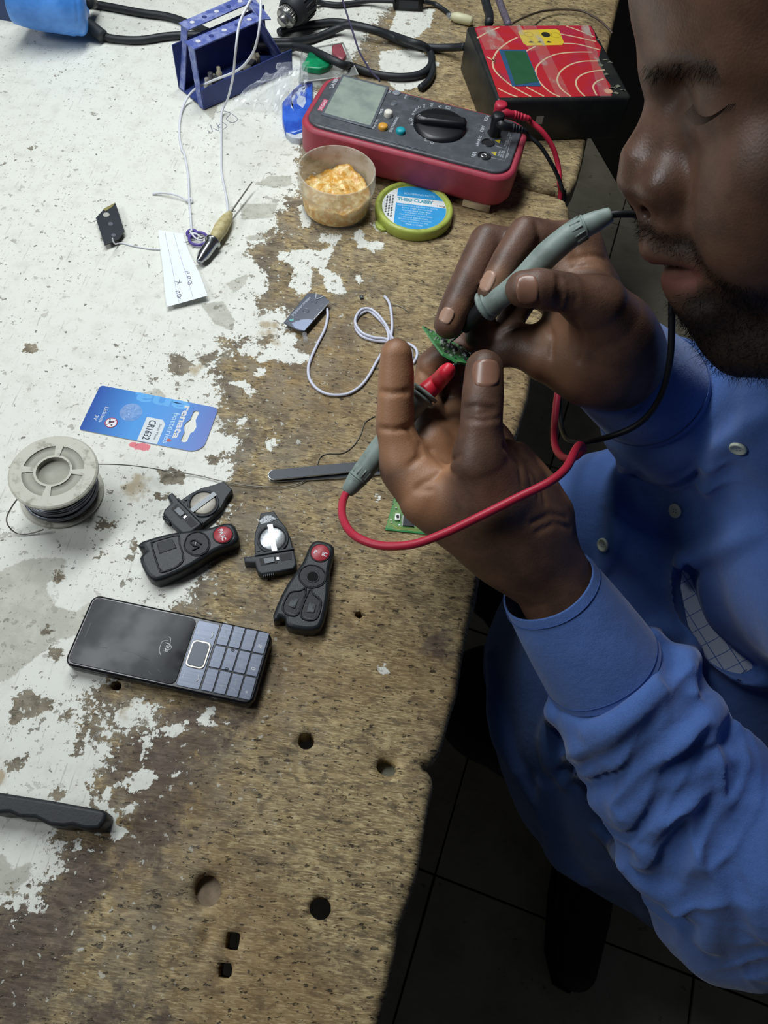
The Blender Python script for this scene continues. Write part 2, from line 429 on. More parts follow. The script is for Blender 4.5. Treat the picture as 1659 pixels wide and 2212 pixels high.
def build_bench():
    g = 0.003
    xs = np.arange(-0.66 - 2 * g, 0.24, g); ys = np.arange(-0.14 - 2 * g, 1.35, g)
    X, Y = np.meshgrid(xs, ys, indexing='ij')
    p = np.stack([X.ravel(), Y.ravel()], 1)
    def phi(q):
        d = poly_sd(q, OUT)
        for h, k in HOLES:
            i = near(q, h, 0.02)
            if len(i): d[i] = np.minimum(d[i], -poly_sd(q[i], h))
        return d
    # only rows near the rim need the exact distance
    d = phi(p)
    e = 1e-5
    nearb = np.nonzero(np.abs(d) < 0.75 * g)[0]
    for _ in range(2):
        q = p[nearb]; dq = phi(q)
        gx = (phi(q + [e, 0]) - dq) / e; gy = (phi(q + [0, e]) - dq) / e
        L = np.maximum(gx * gx + gy * gy, 0.2)
        mv = np.stack([gx, gy], 1) * (dq / L)[:, None]
        mv = np.clip(mv, -g * 0.8, g * 0.8)
        sel = np.abs(d[nearb]) < 0.62 * g
        p[nearb[sel]] -= mv[sel]
    snapped = np.zeros(len(p), bool); snapped[nearb[np.abs(d[nearb]) < 0.62 * g]] = True
    d2 = d.copy(); d2[snapped] = 0.0
    inside = d2 >= -1e-9
    n, m = X.shape
    idx = np.arange(n * m).reshape(n, m)
    a, b, c, dd = idx[:-1, :-1].ravel(), idx[1:, :-1].ravel(), idx[1:, 1:].ravel(), idx[:-1, 1:].ravel()
    quads = np.stack([a, b, c, dd], 1)
    cnt = inside[quads].sum(1)
    allsnap = snapped[quads].all(1)
    full = quads[(cnt == 4) & ~allsnap]
    tri = quads[cnt == 3]
    tf = [tuple(k for k in row if inside[k]) for row in tri]
    tf = [t for t in tf if not all(snapped[k] for k in t)]
    faces = [tuple(r) for r in full] + tf
    # rounded, worn rim
    do = np.maximum(poly_sd(p, OUT), 0); do[snapped & (d > -9)] = np.maximum(do[snapped], 0)
    R = 0.007
    k = np.clip(R - do, 0, R)
    z = -(R - np.sqrt(np.maximum(R * R - k * k, 0)))
    for h, kind in HOLES:
        i = near(p, h, 0.02)
        dh = np.maximum(-poly_sd(p[i], h), 0)
        rr = 0.006 if kind == 2 else 0.002
        kk = np.clip(rr - dh, 0, rr)
        z[i] -= (rr - np.sqrt(np.maximum(rr * rr - kk * kk, 0))) * 0.6
    # dents, and the long split beside the square holes
    def dent(poly, depth, soft):
        q = wp(poly); i = near(p, q, soft)
        if len(i): z[i] -= depth * np.clip((poly_sd(p[i], q) + soft) / (2 * soft), 0, 1)
    dent([(442, 2005), (462, 1990), (455, 2030), (438, 2070), (425, 2085), (432, 2055)], 0.004, 0.003)
    dent([(880, 1222), (898, 1215), (898, 1240), (884, 1246)], 0.002, 0.002)
    dent([(800, 1625), (830, 1620), (880, 1635), (930, 1652), (890, 1656), (830, 1640)], 0.0025, 0.003)
    dent([(700, 1975), (770, 1995), (850, 2015), (855, 2060), (790, 2040), (715, 2000)], 0.0025, 0.003)
    # the zones of paint
    zone = np.zeros((len(p), 4))
    ww = poly_sd(p, wp(W_MAIN))
    v = np.clip(ww / 0.014, -1, 1) * 0.9
    deep = np.clip(ww / 0.20, -1, 1)
    v = np.where(v > 0.85, 0.85 + 0.15 * deep, v)
    for q in WHITE:
        q = wp(q); i = near(p, q, 0.004)
        if len(i): v[i] = np.maximum(v[i], np.clip(poly_sd(p[i], q) / 0.004, -1, 0.8))
    for q in BARE:
        q = wp(q); i = near(p, q, 0.006)
        if len(i): v[i] = np.minimum(v[i], np.clip(-poly_sd(p[i], q) / 0.005, -0.8, 1))
    zone[:, 0] = v * 0.5 + 0.5
    for ch, polys, soft in ((1, GREY, 0.006), (2, STAIN, 0.010)):
        for q in polys:
            q = wp(q); i = near(p, q, soft)
            if len(i): zone[i, ch] = np.maximum(zone[i, ch], np.clip(poly_sd(p[i], q) / soft * 0.5 + 0.5, 0, 1))
    grime = np.clip(1 + ww / 0.13, 0, 1)
    inner = np.clip(ww / 0.024 + 0.35, 0, 1)
    zone[:, 3] = grime
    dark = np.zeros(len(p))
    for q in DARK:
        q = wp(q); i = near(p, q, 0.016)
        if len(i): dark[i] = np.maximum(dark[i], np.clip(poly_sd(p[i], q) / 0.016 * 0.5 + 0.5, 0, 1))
    pink = np.zeros(len(p))
    for q in PINK:
        q = wp(q); i = near(p, q, 0.004); pink[i] = np.clip(poly_sd(p[i], q) / 0.004 + 0.5, 0, 1)
    used = sorted({k for f in faces for k in f})
    remap = {k: i for i, k in enumerate(used)}
    faces = [tuple(remap[k] for k in f) for f in faces]
    u = np.array(used)
    verts = [(x, y, zz) for (x, y), zz in zip(p[u], z[u])]
    zone, pink, inner, dark = zone[u], pink[u], inner[u], dark[u]
    # side walls
    ec = {}
    for f in faces:
        for i in range(len(f)):
            e_ = (f[i], f[(i + 1) % len(f)])
            kx = (min(e_), max(e_))
            ec.setdefault(kx, []).append(e_)
    low = {}
    nv = len(verts)
    def lower(k):
        if k not in low:
            low[k] = len(verts) ; verts.append((verts[k][0], verts[k][1], -0.026))
        return low[k]
    walls = []
    for kx, l in ec.items():
        if len(l) == 1:
            i, j = l[0]
            walls.append((j, i, lower(i), lower(j)))
    nf = len(faces)
    zone = np.vstack([zone, np.zeros((len(verts) - nv, 4))]); pink = np.concatenate([pink, np.zeros(len(verts) - nv)]); inner = np.concatenate([inner, np.zeros(len(verts) - nv)]); dark = np.concatenate([dark, np.zeros(len(verts) - nv)])
    me = bpy.data.meshes.new('tabletop')
    me.from_pydata(verts, [], faces + walls)
    at = me.attributes.new('zone', 'FLOAT_COLOR', 'POINT')
    at.data.foreach_set('color', zone.ravel())
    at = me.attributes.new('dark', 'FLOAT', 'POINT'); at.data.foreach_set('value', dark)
    at = me.attributes.new('inner', 'FLOAT', 'POINT'); at.data.foreach_set('value', inner)
    at = me.attributes.new('pink', 'FLOAT', 'POINT'); at.data.foreach_set('value', pink)
    me.polygons.foreach_set('use_smooth', [True] * nf + [False] * len(walls))
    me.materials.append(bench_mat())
    root = thing('workbench', 'worn plywood workbench with peeling white paint and drilled holes, everything lies on it', 'workbench', (0, 0, TZ))
    o = bpy.data.objects.new('tabletop', me); COL.objects.link(o); o.parent = root
    wood = M_('leg_timber', '7a6448', 0.8, var=0.5, bump=0.4)
    pen = M_('bench_pen', '8b8f9e', 0.8)
    for pts in ([(468, 243), (486, 240), (505, 249), (513, 258), (502, 265), (489, 257), (497, 247)], [(477, 262), (490, 271), (482, 279), (472, 272), (480, 264)], [(468, 266), (473, 282), (461, 277)], [(455, 270), (459, 285)], [(449, 281), (452, 286)]):
        mb = MB(); mb.tube(cr([tuple(P(x, y, 0.00012) - np.array([0, 0, TZ])) for x, y in pts], 5), 0.00038, pen, 4); mb.build('handwriting', root)
    # filled bottoms of the two blind holes, and four legs
    fill = M_('hole_filler', '8a7a66', 0.9, var=0.6, scale=300, bump=0.6)
    fill2 = M_('hole_filler_grey', '7c7c6c', 0.8, var=0.6, scale=300, bump=0.6)
    for (h, kind), dp, fm in ((HOLES[2], 0.010, fill), (HOLES[1], 0.012, fill2)):
        mb = MB()
        cx, cy = np.mean(h, 0)
        mb.add([(cx + (x - cx) * 1.12, cy + (y - cy) * 1.12, -dp) for x, y in h], [tuple(range(len(h)))[::-1] if sum(a[0]*b[1]-b[0]*a[1] for a, b in zip(h, h[1:]+h[:1])) < 0 else tuple(range(len(h)))], fm)
        mb.build('plug', root)
    for x, y in ((-0.60, -0.08), (-0.60, 1.28), (-0.06, -0.09), (0.10, 1.28)):
        mb = MB(); mb.box(x - 0.03, x + 0.03, y - 0.03, y + 0.03, -TZ, -0.027, wood, bev=0.003)
        mb.build('leg', root)
    return root

def bench_mat():
    n = NT('peeling_paint_on_plywood')
    zc = n.attr('zone')
    sep = n.n('ShaderNodeSeparateColor', i_0=zc.outputs['Color'])
    v = n.math('MULTIPLY_ADD', sep.outputs[0], 2.0, -1.0)
    grey, stain, grime = sep.outputs[1], sep.outputs[2], zc.outputs['Alpha']
    o = n.obj()
    # edge of the paint: ragged at several sizes
    n1 = n.math('SUBTRACT', n.noise(70, 3, 0.6), 0.5)
    n2 = n.math('SUBTRACT', n.noise(260, 6, 0.7), 0.5)
    m = n.math('ADD', v, n.math('ADD', n.math('MULTIPLY', n1, 2.4), n.math('MULTIPLY', n2, 3.2)))
    paint = n.ramp(m, 0.0, 0.10)
    # small chips in the paint
    rimw = n.ramp(v, 1.02, 0.80)
    ch = n.ramp(n.math('ADD', n.noise(100, 5, 0.65, vec=n.map(loc=(3, 1, 0))), n.math('MULTIPLY', rimw, 0.045)), 0.645, 0.665)
    ch2 = n.ramp(n.noise(330, 3, 0.6, vec=n.map(loc=(7, 2, 0))), 0.645, 0.68)
    area_ = n.ramp(n.noise(12, 2, 0.5, vec=n.map(loc=(5, 5, 0))), 0.38, 0.62)
    chips = n.math('MULTIPLY', n.math('MAXIMUM', ch, n.math('MULTIPLY', ch2, 0.9)), n.math('MULTIPLY_ADD', area_, 0.75, 0.25))
    paint_full = n.math('MULTIPLY', paint, n.math('SUBTRACT', 1.0, n.math('MULTIPLY', chips, 0.95)))
    # wood: pressed fibres running along x
    fib = n.noise(1.0, 8, 0.74, vec=n.map(sc=(75, 260, 1)), dist=0.9)
    fib2 = n.noise(1.0, 4, 0.6, vec=n.map(sc=(160, 1100, 1), rot=(0, 0, 0.12), loc=(2, 0, 0)), dist=0.4)
    big = n.noise(26, 5, 0.68)
    wood = n.mix(n.ramp(fib, 0.30, 0.68), lin('6b5a40'), lin('b39c70'))
    wood = n.mix(n.math('MULTIPLY', n.ramp(fib2, 0.48, 0.64), 0.85), wood, lin('d0bd90'))
    wood = n.mix(n.math('MULTIPLY', n.ramp(big, 0.46, 0.66), 0.55), wood, lin('5d4f3d'))
    blot = n.noise(1.0, 5, 0.7, vec=n.map(sc=(60, 140, 1), loc=(7, 1, 0)), dist=0.5)
    wood = n.mix(n.math('MULTIPLY', n.ramp(blot, 0.54, 0.62), 0.65), wood, lin('574b3a'))
    wood = n.mix(n.math('MULTIPLY', n.ramp(blot, 0.44, 0.36), 0.55), wood, lin('c9b688'))
    wood = n.mix(n.math('MULTIPLY', n.ramp(n.noise(8, 3, 0.5, vec=n.map(loc=(1, 9, 0))), 0.45, 0.65), 0.35), wood, lin('8f6f45'))
    specks = n.ramp(n.noise(1.0, 3, 0.6, vec=n.map(sc=(130, 300, 1), loc=(4, 4, 0))), 0.62, 0.68)
    wood = n.mix(n.math('MULTIPLY', specks, 0.85), wood, lin('2a231a'))
    # grime where the paint has rubbed off
    gn = n.math('MULTIPLY', grime, n.ramp(n.noise(45, 5, 0.65, vec=n.map(loc=(2, 6, 0))), 0.36, 0.58))
    dirt = n.mix(n.ramp(n.noise(30, 5, 0.65, vec=n.map(loc=(9, 2, 0))), 0.4, 0.6), lin('5f554c'), lin('8a8274'))
    dirt = n.mix(n.math('MULTIPLY', n.ramp(fib, 0.45, 0.65), 0.4), dirt, lin('a69c86'))
    wood = n.mix(n.math('MULTIPLY', gn, 0.85), wood, dirt)
    pit = n.ramp(n.noise(1.0, 2, 0.5, vec=n.map(sc=(210, 330, 1), loc=(11, 4, 0))), 0.655, 0.69)
    wood = n.mix(n.math('MULTIPLY', pit, 0.8), wood, lin('2b251e'))
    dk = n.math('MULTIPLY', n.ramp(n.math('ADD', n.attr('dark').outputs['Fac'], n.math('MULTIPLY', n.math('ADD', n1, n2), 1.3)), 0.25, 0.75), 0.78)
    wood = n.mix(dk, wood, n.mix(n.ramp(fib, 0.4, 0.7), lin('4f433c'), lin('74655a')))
    inn = n.attr('inner').outputs['Fac']
    wood = n.mix(n.math('MULTIPLY', inn, 0.85), wood, n.mix(n.ramp(n.noise(70, 5, 0.65, vec=n.map(loc=(2, 2, 0))), 0.38, 0.62), lin('6f6759'), lin('968e7d')))
    # tiny flecks of paint left on the wood
    fl = n.math('MULTIPLY', n.ramp(n.noise(190, 3, 0.6, vec=n.map(loc=(1, 3, 0))), 0.645, 0.66), grime)
    # white paint with dirt and grey wash
    pw = n.mix(n.math('MULTIPLY', n.ramp(n.noise(55, 6, 0.7, vec=n.map(loc=(0, 4, 0))), 0.45, 0.75), 0.40), lin('dfe0d6'), lin('b3b1a3'))
    scr = n.ramp(n.noise(1.0, 2, 0.5, vec=n.map(sc=(700, 40, 1), rot=(0, 0, 0.5), loc=(3, 0, 0))), 0.66, 0.70)
    scr2 = n.ramp(n.noise(1.0, 2, 0.5, vec=n.map(sc=(800, 50, 1), rot=(0, 0, -0.9), loc=(8, 0, 0))), 0.73, 0.77)
    pw = n.mix(n.math('MULTIPLY', n.math('MAXIMUM', scr, scr2), 0.35), pw, lin('7d7a70'))
    dots = n.ramp(n.noise(160, 2, 0.5, vec=n.map(loc=(6, 6, 0))), 0.69, 0.73)
    pw = n.mix(n.math('MULTIPLY', dots, 0.8), pw, lin('4a4740'))
    gy = n.math('ADD', grey, n.math('MULTIPLY', n2, 0.6))
    pw = n.mix(n.math('MULTIPLY', n.ramp(gy, 0.42, 0.55), 0.75), pw, n.mix(n.ramp(n.noise(60, 5, 0.65), 0.4, 0.65), lin('9c9b8c'), lin('b6b4a6')))
    st = n.math('MULTIPLY', n.ramp(n.math('ADD', stain, n.math('MULTIPLY', n1, 1.5)), 0.35, 0.75), 0.75)
    pw = n.mix(st, pw, lin('9a8253'))
    pw = n.mix(n.ramp(n.math('ADD', n.attr('pink').outputs['Fac'], n.math('MULTIPLY', n2, 1.2)), 0.45, 0.6), pw, lin('d9717d'))
    # under the chips the wash is grey-brown
    under = n.mix(n.math('MULTIPLY', n.ramp(v, 0.2, 0.9), 0.8), wood, lin('7b7568'))
    col = n.mix(n.math('MAXIMUM', paint_full, n.math('MULTIPLY', fl, 0.9)), n.mix(paint, wood, under), pw)
    n.set(Base_Color=col, Roughness=n.math('MULTIPLY_ADD', paint_full, -0.26, 0.72))
    n.b.inputs['Specular IOR Level'].default_value = 0.4
    h = n.math('ADD', n.math('MULTIPLY', paint_full, 0.8), n.math('MULTIPLY', n.math('SUBTRACT', 1.0, paint), n.math('ADD', n.math('MULTIPLY', fib, 1.4), n.math('MULTIPLY', specks, -1.2))))
    n.bump(h, 0.8, 0.0008)
    return n.mat

bench = build_bench()

# ------------------------------------------------------------------ floor of big tiles
def floor_mat():
    n = NT('dark_ceramic_tile')
    c = n.mix(n.ramp(n.noise(9, 5, 0.6), 0.35, 0.7), lin('b8b09c'), lin('9c9481'))
    c = n.mix(n.math('MULTIPLY', n.ramp(n.noise(40, 4, 0.7), 0.62, 0.72), 0.6), c, lin('3c372e'))
    n.set(Base_Color=c, Roughness=0.45)
    n.bump(n.noise(60, 3), 0.15, 0.001)
    return n.mat
fm = floor_mat()
grout = M_('grout', '2a2721', 0.9)
mb = MB(); mb.box(-2.0, 3.2, -1.6, 4.6, -0.05, -0.004, grout)
fl = mb.build('floor', kind='structure')
tile_me = None
S = 0.40
th0 = math.radians(-11.5)
org = P(940, 1890, -TZ)
for i in range(-3, 7):
    for j in range(-4, 8):
        mb = MB()
        if tile_me is None:
            mb.prism([(0.0015, 0.0015), (S - 0.0015, 0.0015), (S - 0.0015, S - 0.0015), (0.0015, S - 0.0015)], -0.004, 0.0, fm, bev=0.001, seg=1)
            t = mb.build('tile', fl); tile_me = t.data
        else:
            t = bpy.data.objects.new('tile', tile_me); COL.objects.link(t); t.parent = fl
        t.location = (org[0] + math.cos(th0) * i * S - math.sin(th0) * j * S, org[1] + math.sin(th0) * i * S + math.cos(th0) * j * S, 0.0)
        t.rotation_euler = (0, 0, th0)
# walls of the shop beyond the frame, dim
wm = M_('shop_wall', '6b6a63', 0.85, var=0.3, scale=6)
mb = MB(); mb.box(-2.0, 3.2, 4.6, 4.7, 0, 2.6, wm); mb.build('wall_back', kind='structure')
mb = MB(); mb.box(3.2, 3.3, -1.6, 4.7, 0, 2.6, wm); mb.build('wall_right', kind='structure')
# the black chest behind the bench
def chest():
    m = M_('black_lacquer', '08080a', 0.6, var=0.2)
    a = P(1356, 437, -TZ); b = P(1506, 697, -TZ)
    r = thing('storage_chest', 'black storage chest standing on the tiled floor behind the face', 'chest', (float(a[0]), float(a[1]), 0), math.atan2(b[1] - a[1], b[0] - a[0]))
    L = float(np.linalg.norm(b - a))
    mb = MB(); mb.box(-1.2, L + 0.3, 0.0, 0.5, 0.0, 0.42, m, bev=0.008); mb.build('body', r)
    mb = MB(); mb.box(-1.21, L + 0.31, -0.01, 0.51, 0.422, 0.45, m, bev=0.006); mb.build('lid', r)
    return r
chest()
# ------------------------------------------------------------------ things lying on the bench
class Fr:
    """a thing's own frame on the bench: origin and heading come from two sightings at height z"""
    def __init__(s, a, b, z, name, label, cat, group=None):
        loc, s.a = frame(a, b, z)
        s.o = np.array(loc[:2])
        s.root = thing(name, label, cat, loc, s.a, group)
        s.c, s.s_ = math.cos(s.a), math.sin(s.a)
    def l(s, px, py, z):
        w = P(px, py, z)[:2] - s.o
        return (w[0] * s.c + w[1] * s.s_, -w[0] * s.s_ + w[1] * s.c)
def crop(x0, y0, x1, w=1659.0):
    k = (x1 - x0) / w
    return lambda a, b: (x0 + a * k, y0 + b * k)
mm = lambda pts: [(x / 1000, y / 1000) for x, y in pts]
white_ink = M_('white_ink', 'd8dadc', 0.5, var=0.3, scale=900)
red_ink = M_('red_ink', 'c23a4e', 0.5)

# --- two opened car key shells
def key_shell(a, b, label, worn):
    F = Fr(a, b, 0.012, 'key_shell', label, 'key fob', 'opened car key shells')
    r = F.root
    m = M_('key_shell_plastic', '23272a', 0.42, bump=0.35, bscale=1500, var=0.4)
    m2 = M_('key_rubber', '1a1d20', 0.55, bump=0.3, bscale=700, var=0.4)
    out = mm([(68, -5), (68.5, 0), (68, 5), (66, 8), (62, 9.4), (54, 9.8), (48, 10.2), (40, 12.4), (30, 15), (20, 16.6), (10, 17.2), (4, 17.2), (0.5, 15.5), (1.5, 12), (3.6, 11.5), (4, 8.5), (1.5, 7.5),
              (-1, 5), (-1.4, 0), (-0.6, -7), (0.8, -12), (4, -16.4), (10, -17.2), (20, -16.6), (30, -15), (40, -12.4), (48, -10.2), (54, -9.8), (62, -9.4), (66, -8)])
    mb = MB(); mb.prism(out, 0.0, 0.0125, m, bev=0.0028, bevb=0.0015); mb.build('shell', r)
    rc = M_('panic_red', 'a8343f', 0.38, var=0.25, scale=500)
    mb = MB(); mb.lathe([(0.0066, 0.0), (0.0066, 0.0008), (0.0061, 0.0011), (0.0, 0.0013)], rc, 28, M=T(0.058, 0, 0.0122)); pb = mb.build('panic_button', r)
    mb = MB(); mb.lathe([(0.0064, 0.0), (0.0070, 0.0009), (0.0074, 0.0004), (0.0074, 0.0)], m2, 28, M=T(0.058, 0, 0.0124)); mb.build('button_rim', r)
    mb = MB()
    for ch, off in (('P', 0.0035), ('A', 0.0013), ('I', -0.0016), ('C', -0.0036)) if not worn else (('P', 0.0034), ('I', -0.0019), ('C', -0.0038)):
        text(ch, 0.0042, T(0.0575, off, 0.01362 - abs(off) * 0.05, -math.pi / 2), white_ink, None, into=mb, bold=0.00012, depth=0.0001)
    mb.build('lettering', pb)
    # shield shaped upper pad and the two lower pads
    sh = [(47.5, 0), (46.5, 5), (43, 8.6), (38, 9.6), (34, 8), (30.5, 3), (29.8, 0), (30.5, -3), (34, -8), (38, -9.6), (43, -8.6), (46.5, -5)]
    z0 = 0.0118
    def ring(pts, rad=0.0005, z=0.0127): 
        q = MB(); q.tube(cr([(x / 1000, y / 1000, z) for x, y in pts], 5, closed=True) + [Vector((pts[0][0] / 1000, pts[0][1] / 1000, z))], rad, m2, 6); return q
    mb = ring(sh); mb.prism(mm(sh), z0, 0.0129, m2, bev=0.0008); pad = mb.build('button_pad', r)
    if worn:
        mb = MB(); mb.lathe([(0.0037, 0.0), (0.0043, 0.0004), (0.0048, 0.0), (0.0048, -0.0002)], m, 24, M=T(0.0385, -0.0005, 0.0129)); mb.build('hole_rim', pad)
        mb = MB(); mb.disc(0.0039, 0.01302, M_('deep_black', '020202', 0.9), 24, cx=0.0385, cy=-0.0005); mb.build('hole', pad)
        for sg in (1, -1):
            q = [(28, sg * 1.2), (26, sg * 5), (22, sg * 11.5), (9, sg * 11.8), (8.5, sg * 1.2)]
            mb = ring(q, 0.0007); mb.prism(mm(q), z0, 0.0126, m2, bev=0.0004)
            mb.build('button_pad', r)
            mb = MB(); mb.prism(mm([(20, sg * 4), (19, sg * 9), (13, sg * 9.3), (12, sg * 4.2)]), 0.0125, 0.0134, M_('scuffed_rubber', '565c60', 0.6, var=0.9, scale=300, col2='14171a'), bev=0.0005); mb.build('scuff', r)
    else:
        q = [(29, 10.5), (27, 11.8), (12, 12.8), (9.5, 11), (9, -9), (11, -12.3), (20, -12.2), (26, -9), (27.5, -2), (27.5, 4)]
        mb = ring(q, 0.0006); mb.prism(mm(q), z0, 0.0128, m, bev=0.0006); p2 = mb.build('button_pad', r)
        q = [(25, 2), (24, 10.5), (13, 11), (12.5, 2)]
        mb = MB(); mb.prism(mm(q), 0.0122, 0.01325, m2, bev=0.0006); mb.build('key_mark', p2)
        mb = MB(); mb.tube(cr([(0.0415, -0.002, 0.0133), (0.0385, 0.003, 0.0134), (0.0350, 0.003, 0.0134), (0.0365, -0.001, 0.0134), (0.0395, -0.003, 0.0134), (0.034, -0.004, 0.0133)], 5), 0.00055, m2, 6); mb.build('lock_mark', pad)
        mb = MB(); mb.tube([(0.0385, 0.001, 0.0137), (0.0375, -0.0015, 0.0137)], 0.0005, M_('grey_scuff', '9a9c9e', 0.6), 6); mb.build('scuff', pad)
    return F
c5 = crop(260, 1000, 780)
key_shell(c5(155, 690), c5(760, 480), 'black car key shell with intact rubber buttons, its red panic button at right', False)
key_shell(c5(1205, 1130), c5(1405, 545), 'black car key shell with a worn-through round hole below its red panic button', True)

def key_insert(a, b, label, smear):
    F = Fr(a, b, 0.008, 'key_insert', label, 'key insert', 'inner carriers taken from the car keys')
    r = F.root
    m = M_('insert_plastic', '2b3035', 0.5, bump=0.3, bscale=1200, var=0.35)
    dk = M_('insert_recess', '131518', 0.6)
    st = M_('cell_steel', 'c4c8ca', 0.34, 0.9, var=0.5, scale=500, col2='85898c')
    body = mm([(46.5, -5), (46.5, 5), (38, 8), (31, 11.5), (22, 13.2), (11, 13.6), (11, -13.6), (22, -13.2), (31, -11.5), (38, -8)])
    mb = MB(); mb.prism(body, 0, 0.0065, m, bev=0.0008); mb.build('carrier', r)
    bl = mm([(11.5, 14), (12, 22), (7.5, 22), (6, 15), (-1, 14), (-4, 12), (-4.5, 0), (-4, -11), (-1, -14), (11.5, -14)])
    mb = MB(); mb.prism(bl, 0, 0.0085, m, bev=0.0012); bk = mb.build('end_block', r)
    mb = MB(); mb.box(0.0107, 0.0122, -0.0142, 0.0142, 0.006, 0.0098, m, bev=0.0004); mb.build('rib', r)
    mb = MB(); mb.prism(mm([(8.5, -1), (8.5, 11.5), (2.5, 11), (2.5, -1)]), 0.0082, 0.0087, dk, bev=0.0001); mb.build('recess', bk)
    mb = MB(); mb.prism(mm([(7.6, 1), (7.6, 8.5), (3.4, 8.2), (3.4, 1)]), 0.0086, 0.0094, M_('grey_latch', '6a7177', 0.45, var=0.4, scale=300), bev=0.0002); mb.build('latch', bk)
    mb = MB(); mb.box(0.0045, 0.0068, -0.0022, -0.0006, 0.0086, 0.0092, st); mb.build('contact', bk)
    mb = MB(); mb.prism(mm([(9, -12), (9, -3.4), (3.5, -3.4), (3.5, -11)]), 0.0082, 0.0087, dk, bev=0.0001); mb.build('recess', bk)
    mb = MB()
    for k in range(6): mb.box(-0.0058, -0.0040, 0.003 + k * 0.0014, 0.0038 + k * 0.0014, 0.002, 0.0078, m, bev=0.0002)
    mb.build('grip_ribs', bk)
    mb = MB(); mb.lathe([(0.0098, 0.0063), (0.0098, 0.0074), (0.0105, 0.0078), (0.0114, 0.0078), (0.0117, 0.0062)], m, 40, M=T(0.0230, -0.0004, 0)); mb.build('cell_ring', r)
    dull = M_('cell_dull', '9f9b90', 0.45, 0.4, var=0.5, scale=300)
    mb = MB(); mb.lathe([(0.0, 0.0079), (0.0086, 0.0079), (0.0093, 0.0075), (0.0097, 0.0065)], st if smear else dull, 40, M=T(0.0230, -0.0004, 0)); ce = mb.build('coin_cell', r, label='bright silver coin cell' if smear else 'dull coin cell')
    cl = M_('clip_metal', '9a9fa2', 0.55, 0.25)
    mb = MB(); mb.box(0.0118, 0.0345, -0.0021, 0.0017, 0.0081, 0.0086, cl if not smear else st); mb.build('clip', r)
    mb = MB(); mb.cyl(0.0012, 0.0064, 0.0074, m, 12, cx=0.016, cy=0.0112); mb.cyl(0.0012, 0.0064, 0.0074, m, 12, cx=0.013, cy=0.0112); mb.build('pegs', r)
    if smear:
        wm_ = M_('worn_white_print', 'c9d0d4', 0.5, var=0.9, scale=900, col2='3a4046')
        mb = MB()
        mb.prism(mm([(37, 6), (40, 7), (43.5, 2), (43, -2), (40, -5), (38.8, -6), (39.5, -2), (37.5, 1)]), 0.0064, 0.00665, wm_)
        mb.tube([(0.0372, 0.001, 0.00672), (0.0395, -0.0068, 0.00672)], 0.0004, wm_, 5)
        mb.build('worn_print', r)
        mb = MB(); mb.box(0.0135, 0.0175, -0.002, 0.0016, 0.00865, 0.00872, M_('cell_stamp', 'a9adb0', 0.4, 0.6)); mb.build('stamp', ce)
    return F
key_insert(c5(395, 400), c5(735, 150), 'dark key insert with coin cell under a diagonal clip, beside the solder wire', False)
key_insert(c5(1080, 715), c5(1013, 335), 'dark key insert with bright coin cell and worn white print on its narrow end', True)

